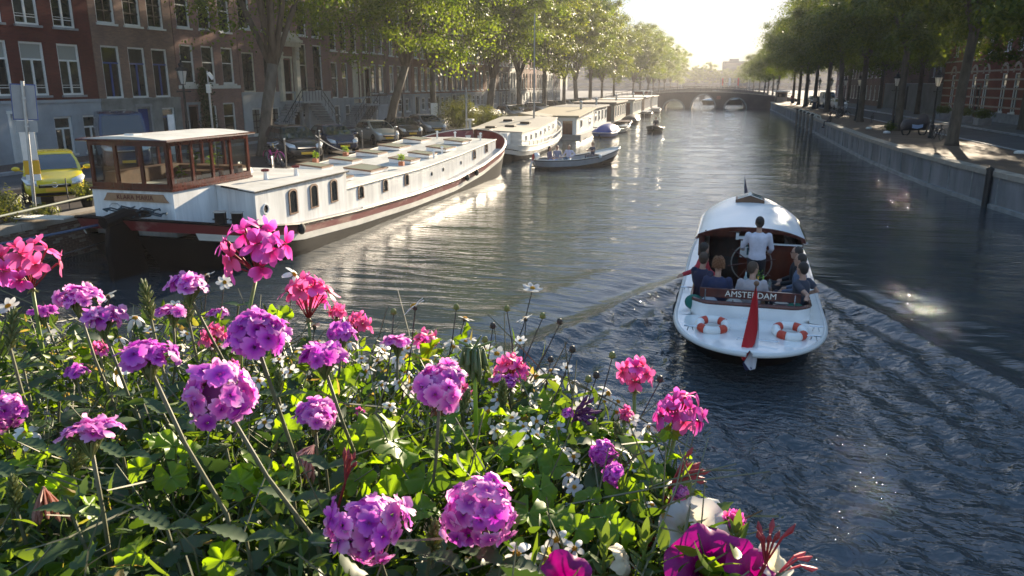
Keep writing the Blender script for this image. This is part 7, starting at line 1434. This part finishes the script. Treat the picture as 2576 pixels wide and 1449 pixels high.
GLM = [gleaf(k).mesh('leaf', LF_GV, True) for k in range(4)]
def vleaf(n=9, L=0.042, W=0.019, curl=0.3, teeth=True):
    mb = MB(); rows = []
    for i in range(n+1):
        t = i/n; w = W*math.sin(PI*(0.06+0.92*t)**0.8)**0.9*0.5; tt = 1.0+(0.22 if i % 2 else -0.12) if teeth and 0 < i < n else 1; x = L*t; z = -curl*L*t*t
        rows.append([(x,-w*tt,z+w*0.35),(x,0,z),(x,w*tt,z+w*0.35)])
    mb.loft(rows, closed=False, caps=False); return mb
VLM = [vleaf(11, 0.045, 0.021, c).mesh('leaf', LF_V, True) for c in (0.1,0.3,0.5)]
GPL = thing('geranium_plant', 'geranium plants with scalloped bright green leaves filling the planter', 'plant', tuple(at_(900,1300,0.9)-Vector((0,0,0.25))))
def geranium_plant(label, leaves, seed):
    u0 = sum(l[0] for l in leaves)/len(leaves); v0 = sum(l[1] for l in leaves)/len(leaves); c = at_(u0, v0, 0.78)-Vector((0,0,0.12)); t = thing('geranium_plant', label, 'plant', tuple(c), 0, 'geranium plants in the planter'); r = random.Random(seed)
    for (u, v, px) in leaves:
        d = min(1.2, 0.056*F_/px, dsurf(v, 4.45)); s = px*0.92*d/F_/0.06*r.uniform(0.9,1.15); p = at_(u, v, d)-c; A = dirc(r.uniform(-.5,.5), r.uniform(0.2,1.2), r.uniform(0.0,1.0)); o = link('leaf', GLM[r.randrange(4)], t, tuple(p), orient(A, r.random()*6)); o.scale = (s,s,s)
        mb = MB(); mb.tube([p, p.lerp(Vector((0,0,-0.05)), 0.5)+Vector((0,0,-0.02)), (0,0,-0.05)], [0.0011,0.0014,0.002], 5); obj('petiole', mb, STG, t)
COL.objects.unlink(GPL); bpy.data.objects.remove(GPL)
geranium_plant('bright geranium leaves left of the lilac ball of flowers at bottom centre', [(650,1170,150),(600,1215,110),(690,1225,110),(720,1180,90)], 1)
geranium_plant('large sunlit geranium leaves in the middle of the planter', [(990,1105,150),(900,1095,120),(945,1065,100),(1035,1140,110),(930,1160,110),(870,1110,90),(1070,1200,120),(1100,1150,110),(1010,1200,110),(980,1250,110),(1060,1280,110),(905,1210,100)], 2)
geranium_plant('bright geranium leaves above the right-hand lilac ball', [(1290,1130,120),(1350,1150,110),(1380,1110,90),(1310,1190,130),(1360,1230,120),(1250,1140,90),(1180,1170,100),(1400,1170,90),(1330,1290,110),(1400,1290,100)], 3)
geranium_plant('geranium leaves at the right end of the planter by the water', [(1650,1110,100),(1700,1150,90),(1690,1085,60),(1610,1180,90),(1660,1200,90),(1560,1230,90),(1620,1260,100),(1520,1300,100),(1560,1340,90),(1480,1250,90),(1450,1330,100)], 4)
geranium_plant('geranium leaves near the top edge of the planter below the tallest pink head', [(705,790,70),(690,805,55),(910,880,60),(870,960,80),(820,990,80),(760,1010,80),(1000,960,60),(1050,1010,80),(1120,1050,80),(720,1080,90)], 5)
geranium_plant('yellow-green geranium leaves between the lower left purple heads', [(440,1120,100),(400,1110,80),(480,1140,70),(430,1200,90),(350,1180,80)], 6)
geranium_plant('shaded geranium leaves in the lower left corner', [(80,1150,100),(150,1230,100),(340,1390,110),(560,1410,110)], 7)
geranium_plant('geranium leaves behind the two middle purple heads', [(1210,1060,70),(1260,1040,70),(1330,1030,60),(1400,1010,55),(1460,1060,60),(1400,1080,70),(1510,1090,60),(1280,1080,70),(1150,1090,80)], 8)
def verbena_plant(label, u, v, px, n, seed, spread=1.0):
    d = min(0.05*F_/px, dsurf(v, 4.46)); c = at_(u, v, d); t = thing('verbena_plant', label, 'plant', tuple(c), 0, 'leafy verbena stems'); r = random.Random(seed)
    top = Vector((0,0,0)); bot = Vector((r.uniform(-.06,.06), r.uniform(-.05,.05), -0.24)); mb = MB(); mb.tube([top, top.lerp(bot,.5)+Vector((r.uniform(-.02,.02),0,0)), bot], [0.0014,0.0019,0.0022], 6); obj('stem', mb, STD, t)
    for k in range(n):
        f = (k//2)/(n/2); p = top.lerp(bot, f*0.8); a = (k % 2)*PI+(k//2)*1.3+r.uniform(-.3,.3); dr = Vector((math.cos(a), math.sin(a), 0.45-0.3*f)); s = (0.55+0.75*min(1, f*2.2+0.15))*spread
        q = dr.to_track_quat('X', 'Z'); o = link('leaf', VLM[r.randrange(3)], t, tuple(p), q.to_euler()); o.scale = (s,s,s)
for i, (u, v, px, lb) in enumerate([(240,790,65,'serrated grey-green verbena sprig leaning between the purple heads at left'),(60,930,90,'verbena leaves at the left frame edge'),(150,1010,90,'verbena leaves under the flat head at left'),(330,1000,80,'verbena foliage left of the big lilac dome'),(410,1040,80,'verbena foliage below the dark flat head'),(700,1000,75,'verbena foliage right of the big lilac dome'),(820,1180,90,'forked hairy verbena stems in the lower middle'),(740,1260,95,'verbena foliage beside the bottom centre ball'),(310,1150,90,'verbena foliage in the shaded lower left'),(110,1130,100,'verbena foliage above the lower left corner'),(180,1290,110,'dark verbena foliage in the lower left corner'),(420,1330,110,'dark verbena foliage near the bottom edge'),(620,1360,110,'dark verbena foliage left of the bottom ball'),(1080,1400,110,'dark verbena foliage between the two bottom balls'),(1260,1420,100,'verbena foliage under the large white daisy'),(1500,1120,60,'verbena foliage under the small purple column'),(500,950,65,'verbena foliage above the big lilac dome'),(600,770,60,'tall verbena sprig left of the green stalk'),(30,1200,110,'verbena leaves in the left edge shade')]):
    verbena_plant(lb, u, v, px, 14, 100+i, 1.1)
# ---- the uncountable filling: small leaves and thin stems
def scatter(name, tv, tf, P, Rm, S, m):
    tv = np.array(tv, dtype=np.float32); n = len(P); V_ = np.einsum('nij,vj->nvi', Rm, tv)*S[:, None, None]+P[:, None, :]; nv = len(tv)
    me = bpy.data.meshes.new(name); me.vertices.add(n*nv); me.vertices.foreach_set('co', V_.astype(np.float32).ravel())
    fl = []; ls = []; c = 0
    for f in tf: fl += list(f); ls.append(c); c += len(f)
    fl = np.array(fl); ls = np.array(ls); FI = (fl[None]+np.arange(n)[:, None]*nv).ravel().astype(np.int32); LS = (ls[None]+np.arange(n)[:, None]*c).ravel().astype(np.int32)
    me.loops.add(len(FI)); me.loops.foreach_set('vertex_index', FI); me.polygons.add(len(LS)); me.polygons.foreach_set('loop_start', LS); me.update(calc_edges=True); me.shade_smooth(); me.materials.append(m); return me
def rotm(n, rs, up=0.3):
    x = rs.randn(n, 3); x[:, 2] = x[:, 2]*0.6+up; x /= np.linalg.norm(x, axis=1)[:, None]; h = rs.randn(n, 3); y = np.cross(h, x); y /= np.linalg.norm(y, axis=1)[:, None]; z = np.cross(x, y); return np.stack([x, y, z], 2)
BND = [(-900,1.45),(0,1.34),(420,1.30),(960,1.2),(1300,1.10),(1500,1.0),(1650,0.86),(1720,0.8),(1800,0.72),(1880,0.66),(1960,0.6)]
def fillpos(n, rs, z0=4.16, z1=4.43, jit=0.025):
    out = []
    while len(out) < n:
        u = rs.uniform(-700, 1950); dm = interp(BND, u); d = rs.uniform(0.42, dm); edge = min(1.0, (dm-d)/0.12); top = z1-0.06*(1-edge)**2+0.022*math.sin(u*0.013+d*17)+rs.randn()*jit*0.5
        z = top-(top-z0)*rs.rand()**1.7; v = ((CAMZ-z)/d-math.sin(PITCH))/math.cos(PITCH); out.append(CAM+ray_(u, 724.5+v*F_)*d)
    return np.array([tuple(p) for p in out], dtype=np.float32)
rs = np.random.RandomState(8)
def sleaf(n, L, W, c): m_ = vleaf(n, L, W, c, n > 5); return m_.v, m_.f
for nm, cnt, (tv, tf), m_, smin, smax, up in (('small_leaves', 10500, sleaf(5,0.018,0.008,0.2), LF_M, 0.6, 1.4, 0.35),('thin_leaves', 9000, sleaf(3,0.026,0.0035,0.25), LF_M, 0.6, 1.3, 0.4),('serrated_leaves', 5200, sleaf(9,0.027,0.013,0.3), LF_V, 0.6, 1.2, 0.2),('lobed_leaves', 420, (gleaf(9).v, gleaf(9).f), LF_G, 0.35, 0.8, 0.3)):
    P = fillpos(cnt, rs); Rm = rotm(cnt, rs, up)
    me = scatter(nm, tv, tf, P, Rm, rs.uniform(smin, smax, cnt), m_); o = link('planter_foliage', me); tag(o, kind='stuff', label={'small_leaves':'dense small green leaves filling the flower planter','thin_leaves':'narrow leaflets tangled through the flower planter','serrated_leaves':'dark toothed leaves filling the flower planter','lobed_leaves':'small bright lobed leaves filling the flower planter'}[nm], cat='foliage')
mb = MB(); P = fillpos(1700, rs, 4.2, 4.45)
for p in P:
    p = Vector(p); dr = Vector((rs.randn()*0.5, rs.randn()*0.5, rs.uniform(0.1,1.0))).normalized(); l = rs.uniform(0.04,0.13); mb.tube([p-dr*l, p+Vector((rs.randn()*.004, rs.randn()*.004, 0)), p+dr*l*0.5], [0.0011,0.0009,0.0006], 3, cap=False)
o = obj('planter_stems', mb, STD); tag(o, kind='stuff', label='tangle of thin stems in the flower planter', cat='foliage')
pb = thing('planter_box', 'flower planter box on the bridge railing, almost hidden by foliage', 'planter', (0,0,0), YAW*0.0)
mb = MB(); mb.add([tuple(at_(*q)) for q in [(-700,3000,0.75)]] and [(-1.9,0.15,4.14),(0.02,0.30,4.14),(-0.02,0.75,4.14),(-0.35,1.12,4.14),(-1.9,1.0,4.14),(-1.9,0.15,3.8),(0.02,0.30,3.8),(-0.02,0.75,3.8),(-0.35,1.12,3.8),(-1.9,1.0,3.8)], [(0,1,2,3,4),(9,8,7,6,5),(0,5,6,1),(1,6,7,2),(2,7,8,3),(3,8,9,4),(4,9,5,0)]); obj('box', mb, mat('dark_soil', (0.02,0.016,0.012), 0.95), pb)  # soil coloured near black so the gaps between leaves look shaded
# ---- verbena heads
side = (0.0,1.0,0.12); face = (0.0,0.45,0.85)
for a in [('big lilac dome of verbena left of centre',555,1000,208,(0.05,0.62,0.75),112),('round lilac verbena ball at the bottom centre',925,1328,210,(0,0.4,0.9),118),('round lilac verbena ball to the right of the bottom centre one',1205,1290,200,(0,0.45,0.85),118)]: verbena(*a, size=0.060)
for a, f_ in [(('deep purple verbena cluster below the tallest pink head',645,850,168,(0.1,0.75,0.5),100),0.1),(('wide flat verbena head with a dark underside at left',375,888,180,side,72),0.45),(('flat purple verbena head right of the green stalk',815,892,150,side,75),0.4),(('small purple verbena rising behind the flat one',860,838,95,side,80),0.2),
              (('lilac verbena silhouetted against the black hull',475,716,125,side,70),0.4),(('pale-edged verbena head beside the left pink geranium',195,748,115,side,85),0.2),(('verbena head between the grey-green sprig and the hull',258,800,130,side,75),0.3),(('thin spread verbena head low at the left',225,1078,178,side,58),0.6),(('half-cut verbena head at the left frame edge',5,1035,120,face,110),0.0),
              (('small verbena head in the middle above the fading pink florets',798,1042,140,(0.2,0.9,0.2),75),0.3),(('purple verbena mixed with a red geranium in the middle',1105,962,158,(0,0.8,0.4),95),0.1),(('narrow verbena head below the far daisies',1275,958,90,side,65),0.4),(('small verbena head by the left bud spike',435,785,90,side,70),0.3),(('tiny pink-purple verbena low behind the wide flat head',190,935,70,side,80),0.2),
              (('verbena head among daisies at the planter top edge',1000,858,95,side,65),0.5),(('upper part of the small purple verbena column',1515,1140,85,face,100),0.0),(('lower part of the small purple verbena column',1540,1195,78,face,100),0.0),(('last small lilac verbena near the white petunia',1712,1240,60,face,90),0.1),(('faded verbena at the planter edge',1430,1040,55,side,70),0.2),(('pale verbena behind the flat head at left',110,785,80,side,70),0.4),(('lilac head far behind the bud spike',550,790,70,side,70),0.3)]:
    verbena(*a, flat=f_, deep='deep' in a[0] or 'column' in a[0] or 'flat' in a[0], size=0.055 if a[3] > 100 else 0.045)
# ---- geraniums
for a in [dict(label='tallest pink geranium head, overlapping the barge hull', u=640, v=642, px=200, axis=(0.05,0.8,0.45), n=13, size=0.1, deep=True, stemdrift=(-0.01,-0.05), stemlen=0.2, th=105), dict(label='pink geranium head at the left frame edge', u=72, v=682, px=175, axis=(0,0.9,0.3), n=11, stemlen=0.2), dict(label='pink geranium head seen from below with dark red stalks', u=775, v=762, px=160, axis=(-0.1,1.0,-0.25), n=13, th=75), dict(label='smaller pink geranium right of the dark-stalked one', u=900, v=822, px=95, axis=(0.2,0.9,0.1), n=9, th=85),
          dict(label='pink geranium partly behind daisies in the middle', u=1288, v=938, px=125, axis=(0,0.9,0.1), n=10, th=80), dict(label='pink geranium on a green stalk over the open water', u=1600, v=950, px=135, axis=(0.1,0.9,0.2), n=10, th=90, stemdrift=(0.01,0)), dict(label='magenta geranium furthest out over the water', u=1708, v=1048, px=170, axis=(0.1,0.9,0.35), n=12, deep=True, stemdrift=(-0.03,-0.02)), dict(label='small pink geranium behind a daisy, left of the magenta one', u=1572, v=1042, px=80, axis=(0,0.8,0.4), n=6, th=90),
          dict(label='pink geranium above the magenta petunia', u=1845, v=1312, px=110, axis=(0.1,0.8,0.3), n=11, deep=True, th=100, size=0.08), dict(label='low coral-pink geranium between the flat verbena and deep cluster', u=535, v=855, px=105, axis=(0,0.9,0.2), n=9, th=80), dict(label='pink geranium under the daisies at the planter top edge', u=1070, v=862, px=95, axis=(0,0.9,0.2), n=7, th=80), dict(label='pink geranium petals under the mixed purple head', u=1160, v=985, px=90, axis=(0.3,0.2,0.9), n=6, th=80), dict(label='crimson flowers deep in the foliage at centre', u=905, v=1035, px=60, axis=(0,0.6,0.6), n=6, size=0.05),
          dict(label='pink flowers low at far left behind the wide flat verbena', u=250, v=880, px=80, axis=(0,0.8,0.3), n=6, th=80), dict(label='lone pink geranium petals below the deep purple cluster', u=585, v=925, px=75, axis=(0,0.8,0.3), n=5, th=80), dict(label='bright pink geranium tucked behind the dark-stalked one', u=850, v=790, px=80, axis=(0.2,0.9,0.1), n=7, th=80)]: geranium(**a)
# ---- bidens
lab = {(1040,770):'white daisy standing alone above the planter centre',(1340,725):'topmost white daisy on a long thin dark stem',(1170,800):'white daisy right of the lone one, petals hanging',(1320,800):'white daisy with a dark centre under the topmost one',(1057,865):'white daisy with yellow centre in front of a pink geranium',(740,690):'white daisy beside the tallest pink head',(565,710):'white daisy in front of the black hull',(295,935):'drooping white daisy with a bright yellow centre at left',(65,1090):'white daisy at the left frame edge',(1300,1395):'largest white daisy at the bottom',(1375,1405):'white daisy just right of the largest one',(1445,1380):'third daisy of the bottom group, furthest right',(1400,1358):'daisy at the top of the bottom group',(1300,1100):'white daisy just left above the right geranium leaves',(1250,890):'yellow-centred daisy beside the drooping bud stalk',(1425,925):'small daisy leaning out over the water',(1530,990):'yellow-centred daisy in front of the pink geranium over the water',(1600,1130):'white daisy right of the purple column',(340,800):'white daisy under the verbena sprig at left',(520,692):'white daisy behind the lilac head against the hull',(20,770):'full white flower at the left frame edge'}
bl_ = [(1040,770,75),(1340,725,56),(1170,800,52),(1320,800,50),(1057,865,62),(1140,872,52),(1250,890,62),(1290,888,46),(740,690,58),(565,710,46),(340,800,56),(295,935,78),(65,1090,78),(270,745,52),(520,692,46),(1350,948,64),(1385,932,46),(1425,925,36),(1480,990,48),(1530,990,60),(1600,1130,60),(1560,1140,52),(1230,1035,60),(1300,1100,72),(1430,1195,52),(1445,1225,52),(1300,1395,98),(1375,1405,82),(1445,1380,62),(1400,1358,72),(730,935,50),(650,958,52),(440,770,42),(700,905,44),(860,795,42),(1010,880,42),(880,862,42),(1180,1010,46),(1555,1010,46),(20,770,64),(1225,930,50),(1120,910,46),(960,880,46),(1000,905,44),(1330,975,46),(1470,1010,40),(1395,960,40),(600,985,50),(760,880,44),(1580,1060,52),(1640,1150,44),(1250,1085,48),(1350,1060,46),(300,850,44),(120,840,50),(680,820,44),(930,925,42),(1080,925,44),(1640,1270,50),(1520,1010,40),(980,1020,40),(1145,1030,44),(470,840,40),(380,830,40),(790,820,40)]
rb = random.Random(21)
for k in range(78):
    u = rb.uniform(420, 1640); v = rb.uniform(850, 1080) if u < 1350 else rb.uniform(950, 1200); bl_.append((u, v, rb.uniform(34, 52)))
ANCH = [(555,1000,'the big lilac dome'),(925,1328,'the bottom centre ball'),(1205,1290,'the right bottom ball'),(645,850,'the deep purple cluster'),(375,888,'the wide flat verbena'),(815,892,'the flat purple head'),(475,716,'the lilac head on the hull'),(195,748,'the pale-edged verbena'),(225,1078,'the thin spread verbena'),(798,1042,'the small middle verbena'),(1105,962,'the mixed purple head'),(1275,958,'the narrow verbena'),(640,642,'the tallest pink head'),(72,682,'the left edge geranium'),(775,762,'the dark-stalked geranium'),(900,822,'the smaller pink geranium'),(1600,950,'the geranium over the water'),(1708,1048,'the magenta geranium'),(1192,885,'the drooping bud umbel'),(990,1105,'the large bright leaves'),(1290,1130,'the bright right-hand leaves'),(1525,1165,'the purple column'),(1740,1335,'the white petunia'),(905,1035,'the crimson flowers'),(370,755,'the tall bud spike'),(1040,770,'the lone white daisy'),(1340,725,'the topmost daisy'),(1450,1210,'the pair of low daisies'),(1690,1215,'the dark red spent geranium'),(1196,1050,'the long green stalk')]
USED = set()
def where(u, v, what):
    for au, av, an in sorted(ANCH, key=lambda a: (a[0]-u)**2+(a[1]-v)**2):
        du, dv = u-au, v-av; dist = math.hypot(du, dv); dr = ('right of' if du > 0 else 'left of') if abs(du) > abs(dv) else ('below' if dv > 0 else 'above')
        for pre in (['just', ''] if dist < 110 else ['', 'some way']):
            l = ' '.join((what+' '+pre+' '+dr+' '+an).split())
            if l not in USED and len(l.split()) <= 16: USED.add(l); return l
for i, (u, v, px) in enumerate(bl_):
    far = v < 960; ax = (fr.uniform(-.7,.7), fr.uniform(0.2,1.0), fr.uniform(-0.2,0.9)) if far else (fr.uniform(-.5,.5), fr.uniform(0.3,0.9), fr.uniform(0.4,1.0))
    if v > 1340: ax = (fr.uniform(-.2,.2), 0.55, 0.85)
    lb = lab.get((u, v)) or where(u, v, 'small white daisy')
    bidens(lb, u, v, px, ax, stemcol=STB if (v < 830 or u > 1380) else None, drift=(fr.uniform(-.08,.0), fr.uniform(-.06,.02)), kind=1 if v > 1340 and i % 2 else None)
# ---- bud spikes, buds, stalks, dried heads
def budspike(label, u, v, px, axis=(0.1,1,0.1), size=0.045, n=40, m=None, drift=(0.02,0)):
    d = size*F_/px; d = min(d, 1.25, dsurf(v, 4.46)); c = at_(u, v, d); A = dirc(*axis); t = thing('flower_bud_spike', label, 'flower bud', tuple(c), 0, 'green bud spikes'); q = A.to_track_quat('Z', 'Y'); mb = MB(); H = size*px*d/F_/size
    for k in range(n):
        f = k/n; a = 2.4*k; z = (f-0.5)*H; r_ = H*0.22*math.sin(PI*(0.15+0.8*f)); b = q @ Vector((0,0,z-0.004)); e = q @ Vector((math.cos(a)*r_, math.sin(a)*r_, z+H*0.13)); mb.tube([b, b.lerp(e,.6), e], [0.0008,0.0017,0.0005], 4)
    obj('buds', mb, m or LF_C, t); mb = MB(); stem_to(mb, q @ Vector((0,0,-H*0.45)), 0.0017, d, 0.25, 0.002, drift); obj('stem', mb, STD, t)
for a in [('tall green bud spike in front of the black hull',370,755,95,(-0.2,1,0)),('drooping green bud cluster over the left verbena',235,737,55,(-.3,.8,.2)),('green bud spikes at the left frame edge',30,830,100,(0.1,1,0)),('green bud spike between the two bottom balls',1090,1362,105,(0.1,1,0.2)),('green bud spike low at left with withered florets',200,1145,110,(0.5,1,0.1)),('small green bud cluster lying low at left of centre',535,1130,70,(-1,-.2,.2)),('bud spike under the lilac head against the hull',475,770,80,(0,1,0)),('bud spike behind the deep purple cluster',700,960,60,(0,1,0)),('bud spike behind the long green stalk',1265,990,70,(0,1,0)),('bud spike right of the mixed purple head',1170,1010,60,(0.3,1,0)),('feathery bud spike near the last verbena',1560,1100,70,(-.3,1,0)),('withered bud spike in the lower left corner',35,1240,90,(0,1,0.2))]: budspike(*a)
t = thing('drooping_bud_umbel', 'drooping bud cluster on the long bright green stalk in the middle', 'flower bud', tuple(at_(1192,885,0.78))); mb = MB(); r = random.Random(5)
for k in range(16):
    a = 2.4*k; rr = 0.006+0.013*(k/16); e = Vector((rr*math.cos(a), rr*math.sin(a), -0.012-0.022*(1-k/22)+0.010*(k/16))); mb.tube([(0,0,0.004), (rr*0.7*math.cos(a), rr*0.7*math.sin(a), 0.005), tuple(e*0.8), tuple(e)], [0.0008,0.0009,0.003,0.0006], 5)
obj('buds', mb, mat('bud_green', (0.09,0.13,0.05), 0.5), t, smooth=True); mb = MB(); mb.tube([(0,0,0.004),(0.001,0,-0.06),(0.002,-0.0,-0.15)], [0.0022,0.0023,0.0026], 8); obj('stem', mb, mat('fresh_stalk', (0.22,0.36,0.03), 0.4), t, smooth=True)
mb = MB()
for (x, z) in ((0.022,0.014),(-0.02,0.012),(0.008,0.018)): mb.tube([(0,0,0.004),(x*0.6,0,z*0.7),(x,0,z)],[0.0008,0.0014,0.0004],5)
obj('upper_bud', mb, STG, t)
for i, (u, v, u2, v2) in enumerate([(1148,778,1100,900),(1240,825,1190,930),(1275,782,1290,900),(1408,815,1300,900),(1365,800,1250,930),(1385,910,1330,980),(1220,860,1180,960),(1440,885,1350,985),(990,790,960,900),(1500,950,1400,1080),(1540,900,1450,1060),(1660,960,1500,1120),(1750,1180,1600,1330),(1690,1010,1560,1180),(1480,960,1390,1090)]):
    d = 0.95 if u < 1420 else 0.85; A_, B_ = at_(u, v, d), at_(u2, v2+120, d*1.0); t = thing('wiry_bud_stem', where(u, v, 'thin stem with a closed bud'), 'flower bud', tuple(A_), 0, 'thin stems with closed buds'); mb = MB(); e = B_-A_; mb.tube([(0,0,0), tuple(e*0.4+Vector((0.004,0,0.006))), tuple(e)], [0.0006,0.0008,0.001], 5); obj('stem', mb, STB, t); mb = MB(); mb.ball((0,0,0.003), (0.0038,0.0038,0.0045), 8, 5)
    for k in range(6): mb.tube([(0,0,0),(0.005*math.cos(k*1.05),0.005*math.sin(k*1.05),0.001)],[0.001,0.0003],4)
    obj('bud', mb, STB if i % 2 else LF_C, t)
def driedhead(label, u, v, px, m, n=14, axis=(0.5,0.8,0.2), size=0.05, curl=0.5):
    d = min(1.2, size*F_/px, dsurf(v, 4.46)); c = at_(u, v, d); A = dirc(*axis); t = thing('withered_flower', label, 'withered flower', tuple(c)); q = A.to_track_quat('Z', 'Y'); r = random.Random(int(u)); mb = MB()
    for k in range(n):
        a = 2.4*k; l = size*r.uniform(0.4,0.7); s_ = r.uniform(0.3,1.0); e = q @ Vector((math.cos(a)*l*s_*0.6, math.sin(a)*l*s_*0.6, l)); p1 = e*0.55+Vector((0,0,0.004)); mb.tube([(0,0,0), tuple(p1), tuple(e*0.85), tuple(e)], [0.0007,0.0009,0.0022,0.0004], 5)
    obj('seed_stalks', mb, m, t); mb = MB(); stem_to(mb, Vector((0,0,0)), 0.0014, d, 0.22, 0.002, (-0.05,0)); obj('stem', mb, STR if m is STR else STD, t)
driedhead('dark red spent geranium pointing over the water', 1690,1215,100, STR, 14, (0.85,0.5,0.1)); driedhead('red spent geranium bud forks in the lower middle', 868,1215,80, STR, 6, (0.2,1,0)); driedhead('brown withered flower cluster at lower left', 110,1225,80, DRY, 20, (0.2,-0.6,0.3)); driedhead('pale pink withered florets under the middle verbena', 790,1120,100, mat('faded_pink', (0.5,0.22,0.2), 0.7), 26, (-0.4,-0.8,0.3)); driedhead('drooping dark seed pods over the white petunia', 1690,1250,110, STR, 8, (0.35,-0.9,0.3)); driedhead('red buds standing at the bottom right', 1925,1420,90, STR, 7, (0.1,1,0.1)); driedhead('lone red bud reaching right at the bottom edge', 1960,1440,110, mat('red_bud', (0.6,0.05,0.06), 0.5), 3, (0.9,0.45,0.1)); driedhead('brown crumpled petals on the mixed purple head', 1110,990,80, DRY, 18, (0,-0.6,0.6)); driedhead('withered dark purple florets at the planter edge', 1440,1060,60, mat('withered_purple', (0.12,0.03,0.12), 0.7), 16, (0.4,0.3,0.4))
# ---- petunias
def petunia(label, u, v, px, axis, m, size=0.085, seed=1, tube_m=None, rot=0.0, open_=1.0):
    d = size*F_/px; d_ = d; d = min(d, dsurf(v, 4.45)); size *= d/d_; c = at_(u, v, d); A = dirc(*axis); t = thing('petunia_flower', label, 'flower', tuple(c), tuple(orient(A, rot)), 'petunias at the planter end'); r = random.Random(seed); n = 40; Rm = size/2; rings = []
    Q = size/0.085
    for i, (f, z) in enumerate([(0.08,-0.046),(0.11,-0.034),(0.17,-0.022),(0.30,-0.010),(0.52,-0.002),(0.78,0.001),(1.0,-0.004*open_)]):
        z *= Q
        ring = []
        for k in range(n):
            a = 2*PI*k/n; lob = 1-0.10*f*abs(math.cos(2.5*a))**6; ruf = Q*(0.0075*math.sin(5*a+seed)+0.0035*math.sin(11*a+2*seed)+r.uniform(-.0007,.0007))*f**3; ring.append((Rm*f*lob*math.cos(a), Rm*f*lob*math.sin(a), z+ruf-0.012*f*f*(1-open_)))
        rings.append(ring)
    mb = MB(); mb.loft(rings, caps=False); obj('corolla', mb, m, t, smooth=True)
    mb = MB(); mb.tube([(0,0,-0.046),(0.0,0.004,-0.055)],[0.004,0.005],8)
    for k in range(5): a = k*1.256; mb.tube([(0,0,-0.05),(0.007*math.cos(a),0.007*math.sin(a),-0.042),(0.012*math.cos(a),0.012*math.sin(a),-0.030)],[0.002,0.0024,0.0008],5)
    mb.tube([(0,0.004,-0.055),(0,0.02,-0.08),(0,0.03,-0.12)],[0.0018,0.0018,0.002],6); obj('calyx', mb, STG, t, smooth=True); return t
petunia('white petunia trumpet seen from the side at bottom right', 1740,1335,190, (-0.35,0.5,0.65), PM_PW, 0.085, 2, rot=0.4)
petunia('second white petunia opening to the right behind the first', 1790,1308,140, (0.3,0.6,0.5), PM_PW, 0.075, 5)
petunia('white petunia flared low above the magenta one', 1830,1385,140, (0.4,0.5,0.7), PM_PW, 0.08, 8)
petunia('white petunia furthest right at the bottom edge', 1950,1420,120, (0.5,0.5,0.6), PM_PW, 0.07, 11)
petunia('large magenta petunia at the bottom right edge', 1795,1440,250, (0.0,0.55,0.85), PM_PM, 0.095, 3, rot=1.0)
petunia('magenta petunia beside it, cut by the bottom edge', 1900,1460,180, (0.3,0.6,0.7), PM_PM, 0.08, 4)
petunia('magenta petunia under the bottom white daisies', 1420,1456,150, (0.0,0.6,0.8), PM_PM, 0.08, 6)
petunia('withered cream petunia hanging near the bottom', 1585,1405,90, (0.5,0.2,0.2), mat('withered_cream', (0.55,0.45,0.3), 0.7), 0.05, 9, open_=0.2)
for i, (u, v, px, lb) in enumerate([(1520,1400,110,'hairy light green petunia shoot beside the withered bloom'),(1620,1390,100,'hairy petunia shoot left of the magenta bloom'),(1850,1370,90,'petunia shoot between the white and pink blooms')]):
    d = min(0.06*F_/px, dsurf(v, 4.45)); c = at_(u, v, d); t = thing('petunia_shoot', lb, 'plant', tuple(c)); lm = leafmat('petunia_leaf%d' % i, (0.07,0.11,0.03), (0.12,0.18,0.045), 0.35)
    for k in range(12):
        a = 2.4*k; el = 0.3+0.08*k; dr = Vector((math.cos(a)*math.cos(el), math.sin(a)*math.cos(el), math.sin(el))); m_ = vleaf(5, 0.017, 0.0065, -0.1, False); o = obj('leaf', m_, lm, t, smooth=True, loc=(0,0,-0.02+0.003*k)); o.rotation_euler = dr.to_track_quat('X','Z').to_euler()
    mb = MB(); mb.tube([(0,0,0.01),(0,0,-0.1)],[0.0015,0.002],6); obj('stem', mb, STG, t)
# haze
hz = MB(); hz.box(-700,700,-12,620,-3.6,32); hm = bpy.data.materials.new('haze'); hm.use_nodes = True
nt = hm.node_tree; nt.nodes.remove(nt.nodes['Principled BSDF']); pv = nn(nt, 'VolumePrincipled'); pv.inputs['Color'].default_value = (0.92,0.9,0.92,1); pv.inputs['Density'].default_value = 0.00032; pv.inputs['Anisotropy'].default_value = 0.38
nt.links.new(pv.outputs[0], nt.nodes['Material Output'].inputs['Volume'])
hz = tag(obj('haze', hz, hm), kind='stuff')
